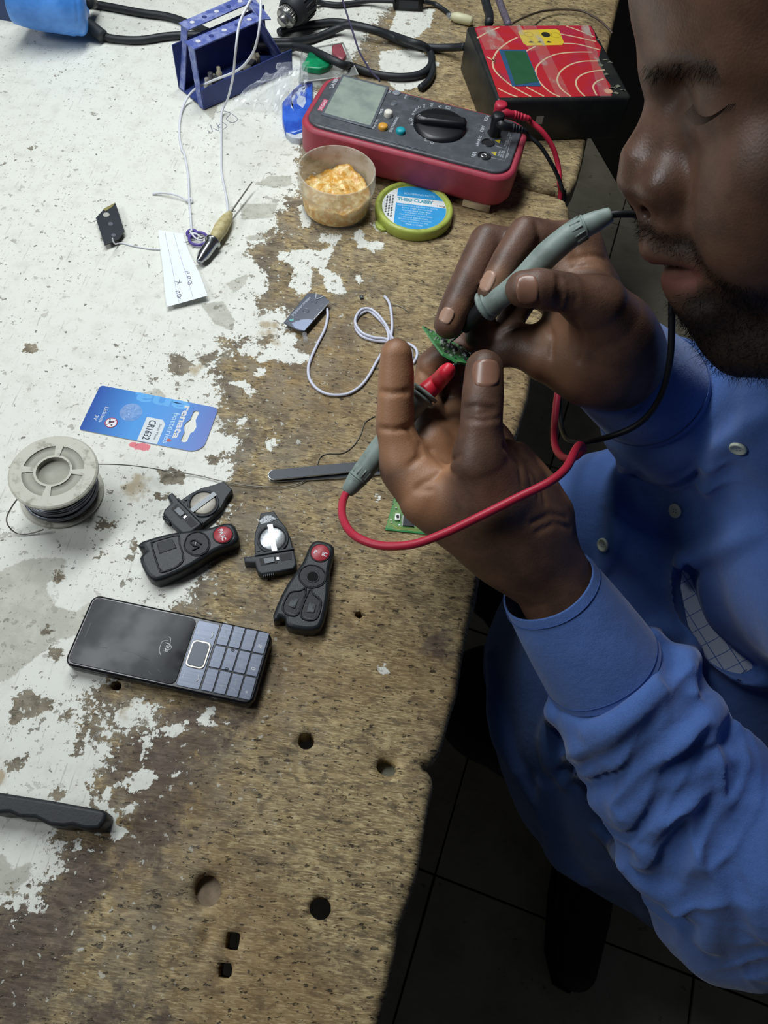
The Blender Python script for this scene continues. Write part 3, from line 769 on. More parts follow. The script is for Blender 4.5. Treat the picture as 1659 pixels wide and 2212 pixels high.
# --- keypad phone
def phone():
    c = crop(120, 1260, 620)
    F = Fr(c(52, 580), c(1375, 870), 0.012, 'keypad_phone', 'black candybar keypad phone with scratched blank screen, lying on its back', 'phone')
    r = F.root
    Lx, Ly = 0.1255, 0.0505
    body = M_('phone_black', '101216', 0.25, var=0.2, spec=0.6)
    mb = MB(); mb.prism(rrect(0, Lx, 0, Ly, 0.006, 6), 0.0, 0.0118, body, bev=0.0015, bevb=0.003); mb.build('body', r)
    rim = M_('phone_rim', '3c4046', 0.3, 0.6)
    mb = MB(); q = rrect(0.0003, Lx - 0.0003, 0.0003, Ly - 0.0003, 0.006, 6)
    mb.tube([(x, y, 0.0088) for x, y in q] + [(q[0][0], q[0][1], 0.0088)], 0.0006, rim, 6); mb.build('rim', r)
    n = NT('scratched_screen')
    sm = n.ramp(n.noise(35, 4, 0.6), 0.35, 0.7)
    n.set(Base_Color=n.mix(n.math('MULTIPLY', sm, 0.5), lin('15181c'), lin('2c3037')), Roughness=n.math('MULTIPLY_ADD', sm, 0.15, 0.10)); n.b.inputs['Specular IOR Level'].default_value = 0.1
    mb = MB(); mb.prism(rrect(0.0022, 0.0735, 0.0022, Ly - 0.0022, 0.004, 5), 0.0116, 0.0123, n.mat, bev=0.0002); sc = mb.build('screen', r)
    mb = MB(); mb.prism(rrect(0.0062, 0.0073, 0.0195, 0.0305, 0.0005, 3), 0.0122, 0.01245, M_('earpiece', '3a3d42', 0.5)); mb.build('earpiece', r)
    # scratches on the screen glass
    scm = M_('scratch', '7d838a', 0.6)
    mb = MB()
    def L(a, b): x, y = F.l(*c(a, b), 0.0123); return (x, y, 0.01236)
    for path in ([(480, 478), (560, 500), (668, 553)], [(318, 455), (372, 465)], [(665, 630), (700, 672)], [(728, 612), (762, 648)], [(850, 268), (905, 262)]):
        mb.tube([L(*p) for p in path], 0.00012, scm, 4)
    mb.build('scratches', sc)['kind'] = 'stuff'
    # maker's lettering with its two swooshes
    a1, a2 = L(775, 495), L(805, 420)
    rot = math.pi / 2
    mid_ = ((a1[0] + a2[0]) / 2 + 0.0006, (a1[1] + a2[1]) / 2, 0.01242)
    text('itel', 0.0055, T(*mid_, rot), white_ink, sc, 'logo', width=0.0062, height=0.0034, shear=0.15)
    mb = MB()
    for path in ([(757, 518), (745, 480), (765, 420), (808, 412)], [(808, 385), (825, 395), (822, 440), (832, 462), (795, 490)]):
        mb.tube(cr([L(*p) for p in path], 5), 0.00022, white_ink, 5)
    mb.build('logo_swoosh', sc)
    # control panel with soft keys and the square pad
    n = NT('brushed_key_metal')
    br = n.noise(1.0, 3, 0.5, vec=n.map(sc=(40, 900, 1)))
    n.set(Base_Color=n.mix(br, lin('474d59'), lin('6b7180')), Metallic=0.55, Roughness=0.34)
    km = n.mat
    mb = MB(); mb.prism(rrect(0.0742, 0.0895, 0.0024, Ly - 0.0024, 0.0012, 2), 0.0116, 0.0122, km, bev=0.0003); cp = mb.build('control_panel', r)
    mb = MB(); mb.prism(rrect(0.0752, 0.0885, 0.0155, 0.0345, 0.0035, 5), 0.0120, 0.0128, M_('pad_ring', 'a8a59c', 0.35, 0.7), bev=0.0004); nr = mb.build('navigation_ring', r)
    mb = MB(); mb.prism(rrect(0.0764, 0.0873, 0.0167, 0.0333, 0.0026, 5), 0.0124, 0.0130, M_('pad_face', '4a4e56', 0.4, 0.4), bev=0.0003); mb.build('navigation_key', r)
    mb = MB()
    for y in (0.0085, 0.0385):
        for k in range(4): mb.cyl(0.00032, 0.0121, 0.01226, white_ink, 6, cx=0.0768, cy=y + k * 0.0013)
    for y, up in ((0.0095, 1), (0.0395, -1)):
        mb.tube(cr([(0.0858, y - 0.0022, 0.0123), (0.0869, y - 0.001, 0.0123), (0.0869, y + 0.001, 0.0123), (0.0858, y + 0.0022, 0.0123)], 4), 0.0003, white_ink, 5)
    mb.build('soft_key_marks', cp)['kind'] = 'stuff'
    # twelve keys, three across and four along
    x0, dx = 0.0902, 0.00835
    cols = [('3', 'def', '6', 'mno', '9', 'wxyz', '#', ''), ('2', 'abc', '5', 'jkl', '8', 'tuv', '0', '+'), ('1', '', '4', 'ghi', '7', 'pqrs', '*', '')]
    ys = (0.0342, 0.0185, 0.0027)
    faint = M_('worn_key_print', '9aa0aa', 0.5)
    for ci, y in enumerate(ys):
        for ri in range(4):
            x = x0 + ri * dx
            mb = MB(); mb.prism(rrect(x + 0.0002, x + dx - 0.0002, y, y + 0.0153, 0.0008, 2), 0.0114, 0.0123, km, bev=0.0005)
            k = mb.build('key', r)
            d, s = cols[ci][2 * ri], cols[ci][2 * ri + 1]
            mb = MB()
            text(d, 0.0042, T(x + 0.0042, y + 0.0050, 0.01236, rot), white_ink if d in '#0*' else faint, None, into=mb)
            if s: text(s, 0.0024, T(x + 0.0042, y + 0.0098, 0.01236, rot), faint, None, into=mb)
            mb.build('lettering', k)
            if d == '5':
                mb = MB()
                for yy in (0.0012, 0.0141): mb.tube(cr([(x + dx / 2 + 0.0012 * math.cos(t), y + yy + 0.0006 * math.sin(t), 0.0124) for t in np.linspace(0, 6.28, 9)], 2), 0.0002, body, 4)
                mb.build('homing_dots', k)
phone()

# --- battery card
def card():
    c = crop(0, 800, 520)
    F = Fr(c(545, 408), c(1385, 572), 0.0006, 'battery_card', 'blue blister card for a coin battery, empty, with a hanging slot', 'battery card')
    r = F.root
    L, W = 0.0985, 0.0455
    out = []
    for (x, y, rad, a0) in ((0.002, 0.002, 0.002, 180), (L - 0.011, 0.011, 0.011, 270), (L - 0.004, W - 0.004, 0.004, 0), (0.003, W - 0.003, 0.003, 90)):
        for k in range(7):
            a = math.radians(a0 + 15 * k); out.append((x + rad * math.cos(a), y + rad * math.sin(a)))
    slot = mm([(79.0, 8.5), (80.5, 6.8), (83.0, 7.2), (84.0, 8.6), (84.3, 16.5), (86.2, 18.5), (87.0, 23), (85.5, 27.0), (84.4, 29.5), (84.9, 37), (83.5, 38.8), (81.3, 38.6), (80.2, 37), (80.0, 29), (78.0, 26), (77.2, 22.5), (78.2, 19), (79.4, 16.5)])
    n = NT('card_print')
    sx = n.n('ShaderNodeSeparateXYZ', i_0=n.obj()).outputs[0]
    g = n.n('ShaderNodeValToRGB', i_0=n.math('MULTIPLY', sx, 1 / L))
    e = g.color_ramp.elements
    e[0].position, e[0].color = 0.0, lin('2450a4'); e[1].position, e[1].color = 1.0, lin('2555b0')
    q = e.new(0.40); q.color = lin('3e93dc'); q = e.new(0.62); q.color = lin('3f8fda')
    n.set(Base_Color=g.outputs[0], Roughness=0.32)
    bm = bmesh.new()
    from mathutils.geometry import delaunay_2d_cdt
    pts = [Vector(p) for p in out] + [Vector(p) for p in slot]
    a, b = len(out), len(slot)
    ed = [(i, (i + 1) % a) for i in range(a)] + [(a + i, a + (i + 1) % b) for i in range(b)]
    vs, _, fs, *_x = delaunay_2d_cdt(pts, ed, [], 0, 1e-7)
    arr = np.array([(sum((vs[k] for k in f), Vector((0, 0))) / len(f)) for f in fs])
    keep = (poly_sd(arr, out) > 0) & (poly_sd(arr, slot) < 0)
    mb = MB()
    grey_edge = M_('card_edge', 'c8c6be', 0.7)
    tri = [tuple(f) for f, k in zip(fs, keep) if k]
    def ccw(f):
        A, B, C_ = (vs[i] for i in f[:3])
        return f if (B - A).cross(C_ - A) > 0 else f[::-1]
    tri = [ccw(f) for f in tri]
    mb.add([(v.x, v.y, 0.0008) for v in vs], tri, n.mat)
    mb.add([(v.x, v.y, 0.0001) for v in vs], [f[::-1] for f in tri], grey_edge)
    for loop in (out, slot):
        mb.prism(loop, 0.0001, 0.0008, grey_edge, top=False, bot=False)
    mb.build('card', r)
    zt = 0.00086
    R = -math.pi / 2
    mb = MB(); mb.prism(mm([(46.5, 0.3), (62.6, 0.3), (62.6, 20), (59.5, 23.8), (46.5, 23.8)]), 0.0008, zt, M_('label_white', 'd6dde0', 0.5)); lb = mb.build('label', r)
    blk = M_('black_ink', '1c2a45', 0.5)
    text('CR1632', 0.006, T(0.0525, 0.0120, zt + 0.00005, R), blk, lb, width=0.0190, height=0.0058, bold=0.0001)
    text('Swiss Made', 0.003, T(0.0592, 0.0118, zt + 0.00005, R), blk, lb, width=0.0155, height=0.0020)
    text('renata', 0.007, T(0.0742, 0.0252, zt, R), white_ink, r, width=0.0330, height=0.0050, bold=0.00022)
    text('batteries', 0.005, T(0.0682, 0.0176, zt, R), M_('pale_blue_ink', 'b9d6ee', 0.5), r, width=0.0300, height=0.0044)
    text('Lithium', 0.004, T(0.0132, 0.0181, zt, R), white_ink, r, width=0.0150, height=0.0032)
    text('3V', 0.004, T(0.0084, 0.0138, zt, R), white_ink, r, width=0.0052, height=0.0030)
    text('ena', 0.02, T(0.0530, 0.0415, zt - 0.00003, math.pi), M_('ghost_blue_ink', '58a9e6', 0.4), r, name='ghost_lettering', width=0.046, height=0.0085, bold=0.0006)
    mb = MB(); mb.prism(mm([(68.6, 4.6), (71, 4.8), (72.3, 6.2), (70.5, 7.6), (68.8, 7.4)]), 0.0008, zt, M_('red_leaf_ink', 'b4574f', 0.5)); mb.build('leaf_mark', r)
    mb = MB()
    mb.cyl(0.0049, 0.0008, zt, M_('sign_white', 'e6e6ea', 0.5), 28, cx=0.0215, cy=0.0118)
    ri = M_('sign_red', 'c2404e', 0.5)
    mb.tube([(0.0215 + 0.0046 * math.cos(t), 0.0118 + 0.0046 * math.sin(t), zt) for t in np.linspace(0, 2 * math.pi, 29)], 0.00035, ri, 4)
    mb.tube([(0.0185, 0.0087, zt), (0.0246, 0.0150, zt)], 0.0003, ri, 4)
    for x, y, rad in ((0.0226, 0.0096, 0.0007), (0.0205, 0.0125, 0.0012), (0.0228, 0.0130, 0.0009), (0.0195, 0.0145, 0.0006)): mb.cyl(rad, zt, zt + 0.00005, blk, 10, cx=x, cy=y)
    mb.build('swallow_warning', r)
    # torn clear blister
    cl = NT('clear_blister')
    cl.set(Base_Color=(0.9, 0.95, 1, 1), Roughness=0.05, Alpha=0.22)
    mb = MB(); rng = random.Random(4)
    N, Mr = 22, 5
    v = [(0.0330, 0.0250, 0.0028)]
    for j in range(1, Mr + 1):
        for i in range(N):
            a = 2 * math.pi * i / N; rr = 0.0088 * j / Mr
            z = 0.0010 + 0.0022 * (1 - (j / Mr) ** 4) + rng.uniform(-0.0007, 0.0007) * (j < Mr)
            v.append((0.0330 + rr * math.cos(a), 0.0250 + rr * math.sin(a), z))
    f = [(0, 1 + i, 1 + (i + 1) % N) for i in range(N)]
    for j in range(Mr - 1):
        for i in range(N): f.append((1 + j * N + i, 1 + (j + 1) * N + i, 1 + (j + 1) * N + (i + 1) % N, 1 + j * N + (i + 1) % N))
    mb.add(v, f, cl.mat, False); mb.build('blister', r)
card()

# --- solder spool
def spool():
    c = crop(0, 800, 520)
    top, bot = P(*c(370, 700), 0.043), P(*c(432, 850), 0.0)
    r = thing('solder_spool', 'frosted plastic spool of dark solder wire with one loose end', 'spool', (bot[0], bot[1], TZ + 0.0006))
    dx, dy = top[0] - bot[0], top[1] - bot[1]
    tilt = lambda z: T(dx * z / 0.043, dy * z / 0.043, 0)
    pl = NT('frosted_plastic')
    pl.set(Base_Color=pl.mix(pl.ramp(pl.noise(120, 5, 0.65), 0.5, 0.72), lin('c9c7b8'), lin('8d8a7a')), Roughness=0.5)
    pl.b.inputs['Transmission Weight'].default_value = 0.12
    pm = pl.mat
    pd = M_('frosted_web', 'a3a294', 0.55, var=0.3, scale=150)
    def flange(z0, z1, name):
        mb = MB()
        rings = [0.0112, 0.0128, 0.0206, 0.0222, 0.0285, 0.0297]
        n = 96
        v, f, mt = [], [], []
        for k in range(n):
            a = 2 * math.pi * k / n
            for rr in rings: v.append((rr * math.cos(a), rr * math.sin(a), z1 - (0.0008 if rr > 0.029 else 0)))
        m = len(rings)
        for k in range(n):
            l = (k + 1) % n
            for q in range(m - 1):
                if q == 1 and (k % 24) > 3: continue
                f.append((k * m + q, k * m + q + 1, l * m + q + 1, l * m + q))
        M = tilt((z0 + z1) / 2)
        mb.add(v, f, pm, False, M)
        mb.lathe([(0.0297, z1 - 0.0008), (0.0297, z0 + 0.0005), (0.029, z0), (0.0112, z0), (0.0112, z1)], pm, n, M)
        mb.lathe([(0.0128, z1), (0.0128, z1 - 0.0007), (0.0206, z1 - 0.0007), (0.0206, z1)], pd, n, M)
        # hub bore
        mb.lathe([(0.0112, z1), (0.0110, z1 - 0.004), (0.0, z1 - 0.004)], pd, 48, M)
        return mb.build(name, r)
    flange(0.0, 0.0032, 'flange'); flange(0.0405, 0.0437, 'flange')
    mb = MB(); mb.lathe([(0.0185, 0.003), (0.0185, 0.041)], M_('spool_core', '5b5c5a', 0.6), 48, M=T(dx * 0.5, dy * 0.5, 0)); mb.build('core', r)
    wire = M_('solder_metal', '6d7078', 0.30, 0.85, var=0.6, scale=300)
    rng = random.Random(3)
    mb = MB()
    for k in range(44):
        z = 0.0050 + 0.0345 * ((k * 0.618) % 1.0)
        base = 0.0262 - 0.0055 * (z / 0.04) ** 1.6 + rng.uniform(-0.0012, 0.0008)
        tl, ph = rng.uniform(0.0, 0.0045), rng.uniform(0.2, 2.2)
        path = []
        for i in range(49):
            a = 2 * math.pi * i / 48
            zz = min(max(z + tl * math.sin(a + ph), 0.0042), 0.0396)
            path.append((dx * zz / 0.043 + base * math.cos(a), dy * zz / 0.043 + base * math.sin(a), zz))
        mb.tube(path, 0.00075, wire, 6, caps=False)
    o = mb.build('windings', r); o['kind'] = 'stuff'
    # the loose end across the bench, and the loop at the other side
    pts = [c(672, 650)] + [c(800, 652), c(950, 664), c(1110, 688)]
    c4 = crop(300, 700, 850)
    pts += [c4(160, 958), c4(350, 982), c4(500, 1016), c4(620, 1042), c4(760, 1060), c4(930, 1064), c4(1040, 1042), c4(1095, 1012)]
    zz = [0.026, 0.021, 0.014, 0.008, 0.004] + [0.0012] * 10
    path = []
    for (px, py), z in zip(pts, zz):
        w = P(px, py, z); path.append((w[0] - bot[0], w[1] - bot[1], z))
    mb = MB(); mb.tube(cr(path, 6), 0.0004, M_('solder_thread', '77756d', 0.35, 0.7), 6); mb.build('loose_end', r)
    lp = [c(125, 885), c(80, 950), c(48, 1020), c(60, 1075), c(110, 1122), c(170, 1133), c(240, 1120), c(300, 1100)]
    zz = [0.028, 0.022, 0.014, 0.006, 0.002, 0.001, 0.002, 0.005]
    path = []
    for (px, py), z in zip(lp, zz):
        w = P(px, py, z); path.append((w[0] - bot[0], w[1] - bot[1], z))
    mb = MB(); mb.tube(cr(path, 6), 0.0005, M_('solder_thread', '77756d', 0.35, 0.7), 6); mb.build('loop', r)
spool()

# --- tweezers
def tweezers():
    F = Fr((592, 1027), (835, 1004), 0.004, 'tweezers', 'dark coated steel tweezers with bare bright rounded end, under the red probe', 'tweezers')
    co = M_('tweezer_coating', '3c4148', 0.5, 0.1, var=0.4, scale=200)
    ed = M_('tweezer_steel', 'c8ccce', 0.3, 0.9)
    def arm(name, sgn, z):
        out = [(0.0, -0.0046)] + [(-0.0046 * math.sin(t), -0.0046 * math.cos(t)) for t in np.linspace(0.2, 2.9, 9)] + [(0.0, 0.0046)]
        top = [(0.05, 0.0048), (0.085, 0.004), (0.125, 0.0008), (0.125, -0.0006), (0.085, -0.003), (0.05, -0.0044)]
        mb = MB()
        a = 0.0 if sgn > 0 else -0.050
        M = T(0, 0, z, a)
        mb.prism(out + top, 0.0, 0.0009, ed, bev=0.0002, M=M)
        mb.prism([(x * 0.99 + 0.0003, y * 0.94) for x, y in out + top], 0.0009, 0.00105, co, M=M)
        return mb.build(name, F.root)
    arm('arm', 1, 0.0042); arm('arm', -1, 0.0012)
    mb = MB(); mb.box(-0.003, 0.006, -0.003, 0.003, 0.0018, 0.0044, ed); mb.build('joint', F.root)
tweezers()

# --- bare circuit board on the bench
def small_parts(mb, w, h, z, n, rng, mats, margin=0.001, avoid=()):
    for k in range(n):
        x, y = rng.uniform(margin, w - margin), rng.uniform(margin, h - margin)
        if any(a0 < x < a1 and b0 < y < b1 for a0, a1, b0, b1 in avoid): continue
        s = rng.uniform(0.0004, 0.0009); t = s * rng.uniform(0.5, 1.0)
        mb.box(x - s, x + s, y - t, y + t, z, z + rng.uniform(0.0003, 0.0008), rng.choice(mats))
def bench_board():
    F = Fr((832, 1144), (936, 1155), 0.0014, 'circuit_board', 'green key circuit board lying on bench, half hidden under the wrist', 'circuit board')
    g = M_('solder_mask', '4f8a4a', 0.4, var=0.7, scale=150, col2='7f9c54')
    gd = M_('board_edge', '1f8a45', 0.35)
    W, H = 0.0335, 0.036
    mb = MB(); mb.prism([(0, 0), (W, 0), (W - 0.004, H), (0.006, H)], 0.0, 0.0012, gd); mb.prism([(0.0006, 0.0009), (W - 0.0006, 0.0009), (W - 0.0046, H - 0.0006), (0.0066, H - 0.0006)], 0.0012, 0.0014, g); mb.build('board', F.root)
    chip = M_('chip_black', '24262a', 0.45)
    tin = M_('tin', 'c9cbc6', 0.35, 0.7)
    gold = M_('trace', 'a9a656', 0.45, 0.2)
    mb = MB(); mb.box(0.0130, 0.0215, 0.0045, 0.0140, 0.0016, 0.0028, chip, bev=0.0002); cp = mb.build('chip', F.root)
    mb = MB()
    for k in range(14):
        for x0, x1 in ((0.0122, 0.0132), (0.0213, 0.0223)): mb.box(x0, x1, 0.0048 + k * 0.00065, 0.0051 + k * 0.00065, 0.0014, 0.0018, tin)
    mb.build('pins', cp)
    for x in (0.0085, 0.0262):
        mb = MB(); mb.box(x - 0.002, x + 0.002, 0.0085, 0.0145, 0.0014, 0.0030, tin, bev=0.0003); sw = mb.build('switch', F.root)
        mb = MB(); mb.cyl(0.0011, 0.003, 0.0038, chip, 14, cx=x, cy=0.0115); mb.build('plunger', sw)
    rng = random.Random(8)
    mb = MB(); small_parts(mb, W, H, 0.0014, 60, rng, [tin, chip, tin, M_('resistor', '6b6c58', 0.5)], 0.003, [(0.011, 0.0235, 0.003, 0.0155), (0.005, 0.0115, 0.007, 0.016), (0.023, 0.03, 0.007, 0.016)])
    o = mb.build('components', F.root); o['kind'] = 'stuff'
    mb = MB()
    for k in range(5): mb.tube([(0.003 + 0.001 * k, 0.0062 - 0.0009 * k, 0.0014), (0.007 + 0.001 * k, 0.0034 - 0.0004 * k, 0.0014), (0.024 - 0.0004 * k, 0.0034 - 0.0004 * k, 0.0014), (0.028 + 0.0005 * k, 0.0065 - 0.0009 * k, 0.0014)], 0.00013, gold, 4)
    mb.build('traces', F.root)
bench_board()

# --- flux pot and its lid
def pot():
    c = crop(380, 0, 1000)
    a = P(*c(930, 1248), 0.0); t = P(*c(930, 992), 0.04)
    ctr = (t[0] * 0.5 + a[0] * 0.5, t[1] * 0.85 + a[1] * 0.15)
    ctr = (t[0], t[1])
    r = thing('paste_pot', 'open translucent round pot half full of amber soldering paste', 'pot', (ctr[0], ctr[1], TZ))
    n = NT('cloudy_plastic')
    n.set(Base_Color=n.mix(n.ramp(n.noise(90, 5, 0.65), 0.45, 0.75), lin('e2ddcc'), lin('b9ac8c')), Roughness=0.4)
    hz_ = n.n('ShaderNodeSeparateXYZ', i_0=n.obj()).outputs[2]
    n.set(Alpha=n.math('MULTIPLY_ADD', n.ramp(hz_, 0.010, 0.027), 0.30, 0.10))
    n.b.inputs['Subsurface Weight'].default_value = 0.0
    mb = MB()
    mb.lathe([(0.0, 0.0), (0.031, 0.0), (0.0335, 0.002), (0.0345, 0.012), (0.0352, 0.026), (0.0368, 0.0268), (0.0372, 0.030), (0.0368, 0.042), (0.0362, 0.0426), (0.0352, 0.042), (0.0346, 0.027), (0.0336, 0.012), (0.0322, 0.003), (0.0, 0.002)], n.mat, 72)
    mb.build('cup', r)
    p = NT('amber_paste')
    hz = p.n('ShaderNodeSeparateXYZ', i_0=p.obj()).outputs[2]
    nn = p.noise(160, 5, 0.65)
    col = p.mix(p.ramp(nn, 0.40, 0.62), lin('d39b42'), lin('efd494'))
    col = p.mix(p.ramp(p.noise(420, 3, 0.6), 0.66, 0.72), col, lin('2c2a20'))
    p.set(Base_Color=col, Roughness=0.16)
    p.b.inputs['Subsurface Weight'].default_value = 0.08
    p.b.inputs['Subsurface Radius'].default_value = (0.006, 0.003, 0.001)
    p.bump(p.noise(260, 4, 0.6), 0.9, 0.001)
    rng = np.random.default_rng(5)
    N, Mr = 64, 16
    v, f = [(0, 0, 0.020)], []
    ph = rng.uniform(0, 6.28, 8)
    def hgt(x, y):
        h = 0.0195 + 0.0045 * math.sin(90 * x + 60 * y + ph[0]) * math.sin(70 * y - 50 * x + ph[1]) + 0.0022 * math.sin(230 * x + ph[2]) * math.sin(260 * y + ph[3]) + 0.0012 * math.sin(520 * x + ph[4]) * math.sin(480 * y + ph[5])
        return h + 0.10 * max(0.0, y - 0.006) 
    for j in range(1, Mr + 1):
        for i in range(N):
            a_ = 2 * math.pi * i / N; rr = 0.0330 * j / Mr
            x, y = rr * math.cos(a_), rr * math.sin(a_)
            v.append((x, y, hgt(x, y)))
    f = [(0, 1 + i, 1 + (i + 1) % N) for i in range(N)]
    for j in range(Mr - 1):
        for i in range(N): f.append((1 + j * N + i, 1 + (j + 1) * N + i, 1 + (j + 1) * N + (i + 1) % N, 1 + j * N + (i + 1) % N))
    b0 = len(v)
    for i in range(N): v.append((0.0318 * math.cos(2 * math.pi * i / N), 0.0318 * math.sin(2 * math.pi * i / N), 0.003))
    o_ = 1 + (Mr - 1) * N
    for i in range(N): f.append((o_ + i, b0 + i, b0 + (i + 1) % N, o_ + (i + 1) % N))
    mb = MB(); mb.add(v, f, p.mat, True); o = mb.build('paste', r); o['kind'] = 'stuff'
pot()

def lid():
    c = crop(640, 100, 1260)
    F = Fr(c(455, 950), c(905, 930), 0.008, 'pot_lid', 'yellow green pot lid with a round blue and white printed label', 'lid')
    r = F.root
    ctr = F.l(*c(683, 925), 0.0105)
    rim = NT('lime_plastic')
    rim.set(Base_Color=rim.mix(rim.ramp(rim.noise(140, 4, 0.6), 0.5, 0.75), lin('a8b552'), lin('8f9a3c')), Roughness=0.4)
    M = T(ctr[0], ctr[1], 0)
    R = 0.0385
    mb = MB(); mb.lathe([(R - 0.001, 0.0), (R, 0.001), (R, 0.0095), (R - 0.0012, 0.0112), (R - 0.0042, 0.0115), (R - 0.0055, 0.0102), (R - 0.0058, 0.0088), (0, 0.0088)], rim.mat, 80, M)
    mb.build('cap', r)
    mb = MB()
    tx, ty = F.l(*c(470, 1040), 0.003)
    ang = math.atan2(ty - ctr[1], tx - ctr[0])
    mb.prism([(R - 0.003, -0.009), (R + 0.003, -0.006), (R + 0.0048, 0), (R + 0.003, 0.006), (R - 0.003, 0.009)], 0.0005, 0.0030, rim.mat, bev=0.0006, M=T(ctr[0], ctr[1], 0, ang)); mb.build('tab', r)
    RL = 0.0318
    wl = M_('label_paper', 'dfe3e3', 0.35, var=0.2, scale=300)
    bl = M_('label_blue', '2f9bd8', 0.35, var=0.25, scale=200)
    mb = MB(); mb.cyl(RL, 0.0088, 0.0091, wl, 64, cx=ctr[0], cy=ctr[1]); lb = mb.build('label', r)
    # label axes: the heading line on the lid
    u = np.array(F.l(*c(820, 880), 0.009)) - np.array(F.l(*c(590, 852), 0.009)); rz = math.atan2(u[1], u[0])
    ML = T(ctr[0], ctr[1], 0.00912, rz)
    def chord(y0, y1, x0, x1):
        o = []
        for y in np.linspace(y0, y1, 14):
            o.append((min(x1, math.sqrt(max(RL * RL * 0.985 - y * y, 0))), y))
        for y in np.linspace(y1, y0, 14):
            o.append((max(x0, -math.sqrt(max(RL * RL * 0.985 - y * y, 0))), y))
        return o
    mb = MB()
    mb.prism(chord(0.0145, 0.0312, -0.018, 0.03), 0, 0.00006, bl, M=ML)
    mb.prism(chord(-0.0312, 0.0040, -0.0185, 0.0315), 0, 0.00006, bl, M=ML)
    mb.build('blue_print', lb)
    mb = MB()
    dk = M_('label_black', '1e2226', 0.5)
    for i in range(3):
        for j in range(15):
            y = 0.0145 - j * 0.0023; x = -0.0275 + i * 0.0028
            if x * x + y * y < (RL - 0.0015) ** 2: mb.cyl(0.00095, 0, 0.00006, dk, 8, M=ML, cx=x, cy=y, ry=0.0008)
    mb.build('dotted_print', lb)
    t2 = M_('label_teal', '4a9db5', 0.5)
    pale = M_('label_pale', 'c9e6f4', 0.5)
    z = Matrix.Translation((0, 0, 0.0001))
    def tx_(s, x, y, w, h, m, bold=0.0): text(s, 0.004, ML @ z @ T(x, y, 0), m, lb, width=w, height=h, bold=bold)
    tx_('SOLDERING PASTE', 0.004, 0.0195, 0.031, 0.0026, pale)
    tx_('THEO CLASSY', 0.0005, 0.0103, 0.036, 0.0048, t2, 0.0002)
    tx_('150g', 0.0265, 0.0062, 0.008, 0.0026, dk)
    for k, s in enumerate(('ADVANCED QUALITY 22-16', 'Joint high insulating', 'Cored lead-free flux', 'Passage BGT7', 'No ground no terrible', 'Good insulation', 'Bacteria melting saturate', 'Non corrosive no dry', 'Made in China')):
        tx_(s, 0.003 - k * 0.0002, 0.0012 - k * 0.0033, [0.040, 0.030, 0.028, 0.022, 0.032, 0.024, 0.032, 0.026, 0.016][k], 0.0021, pale)
lid()
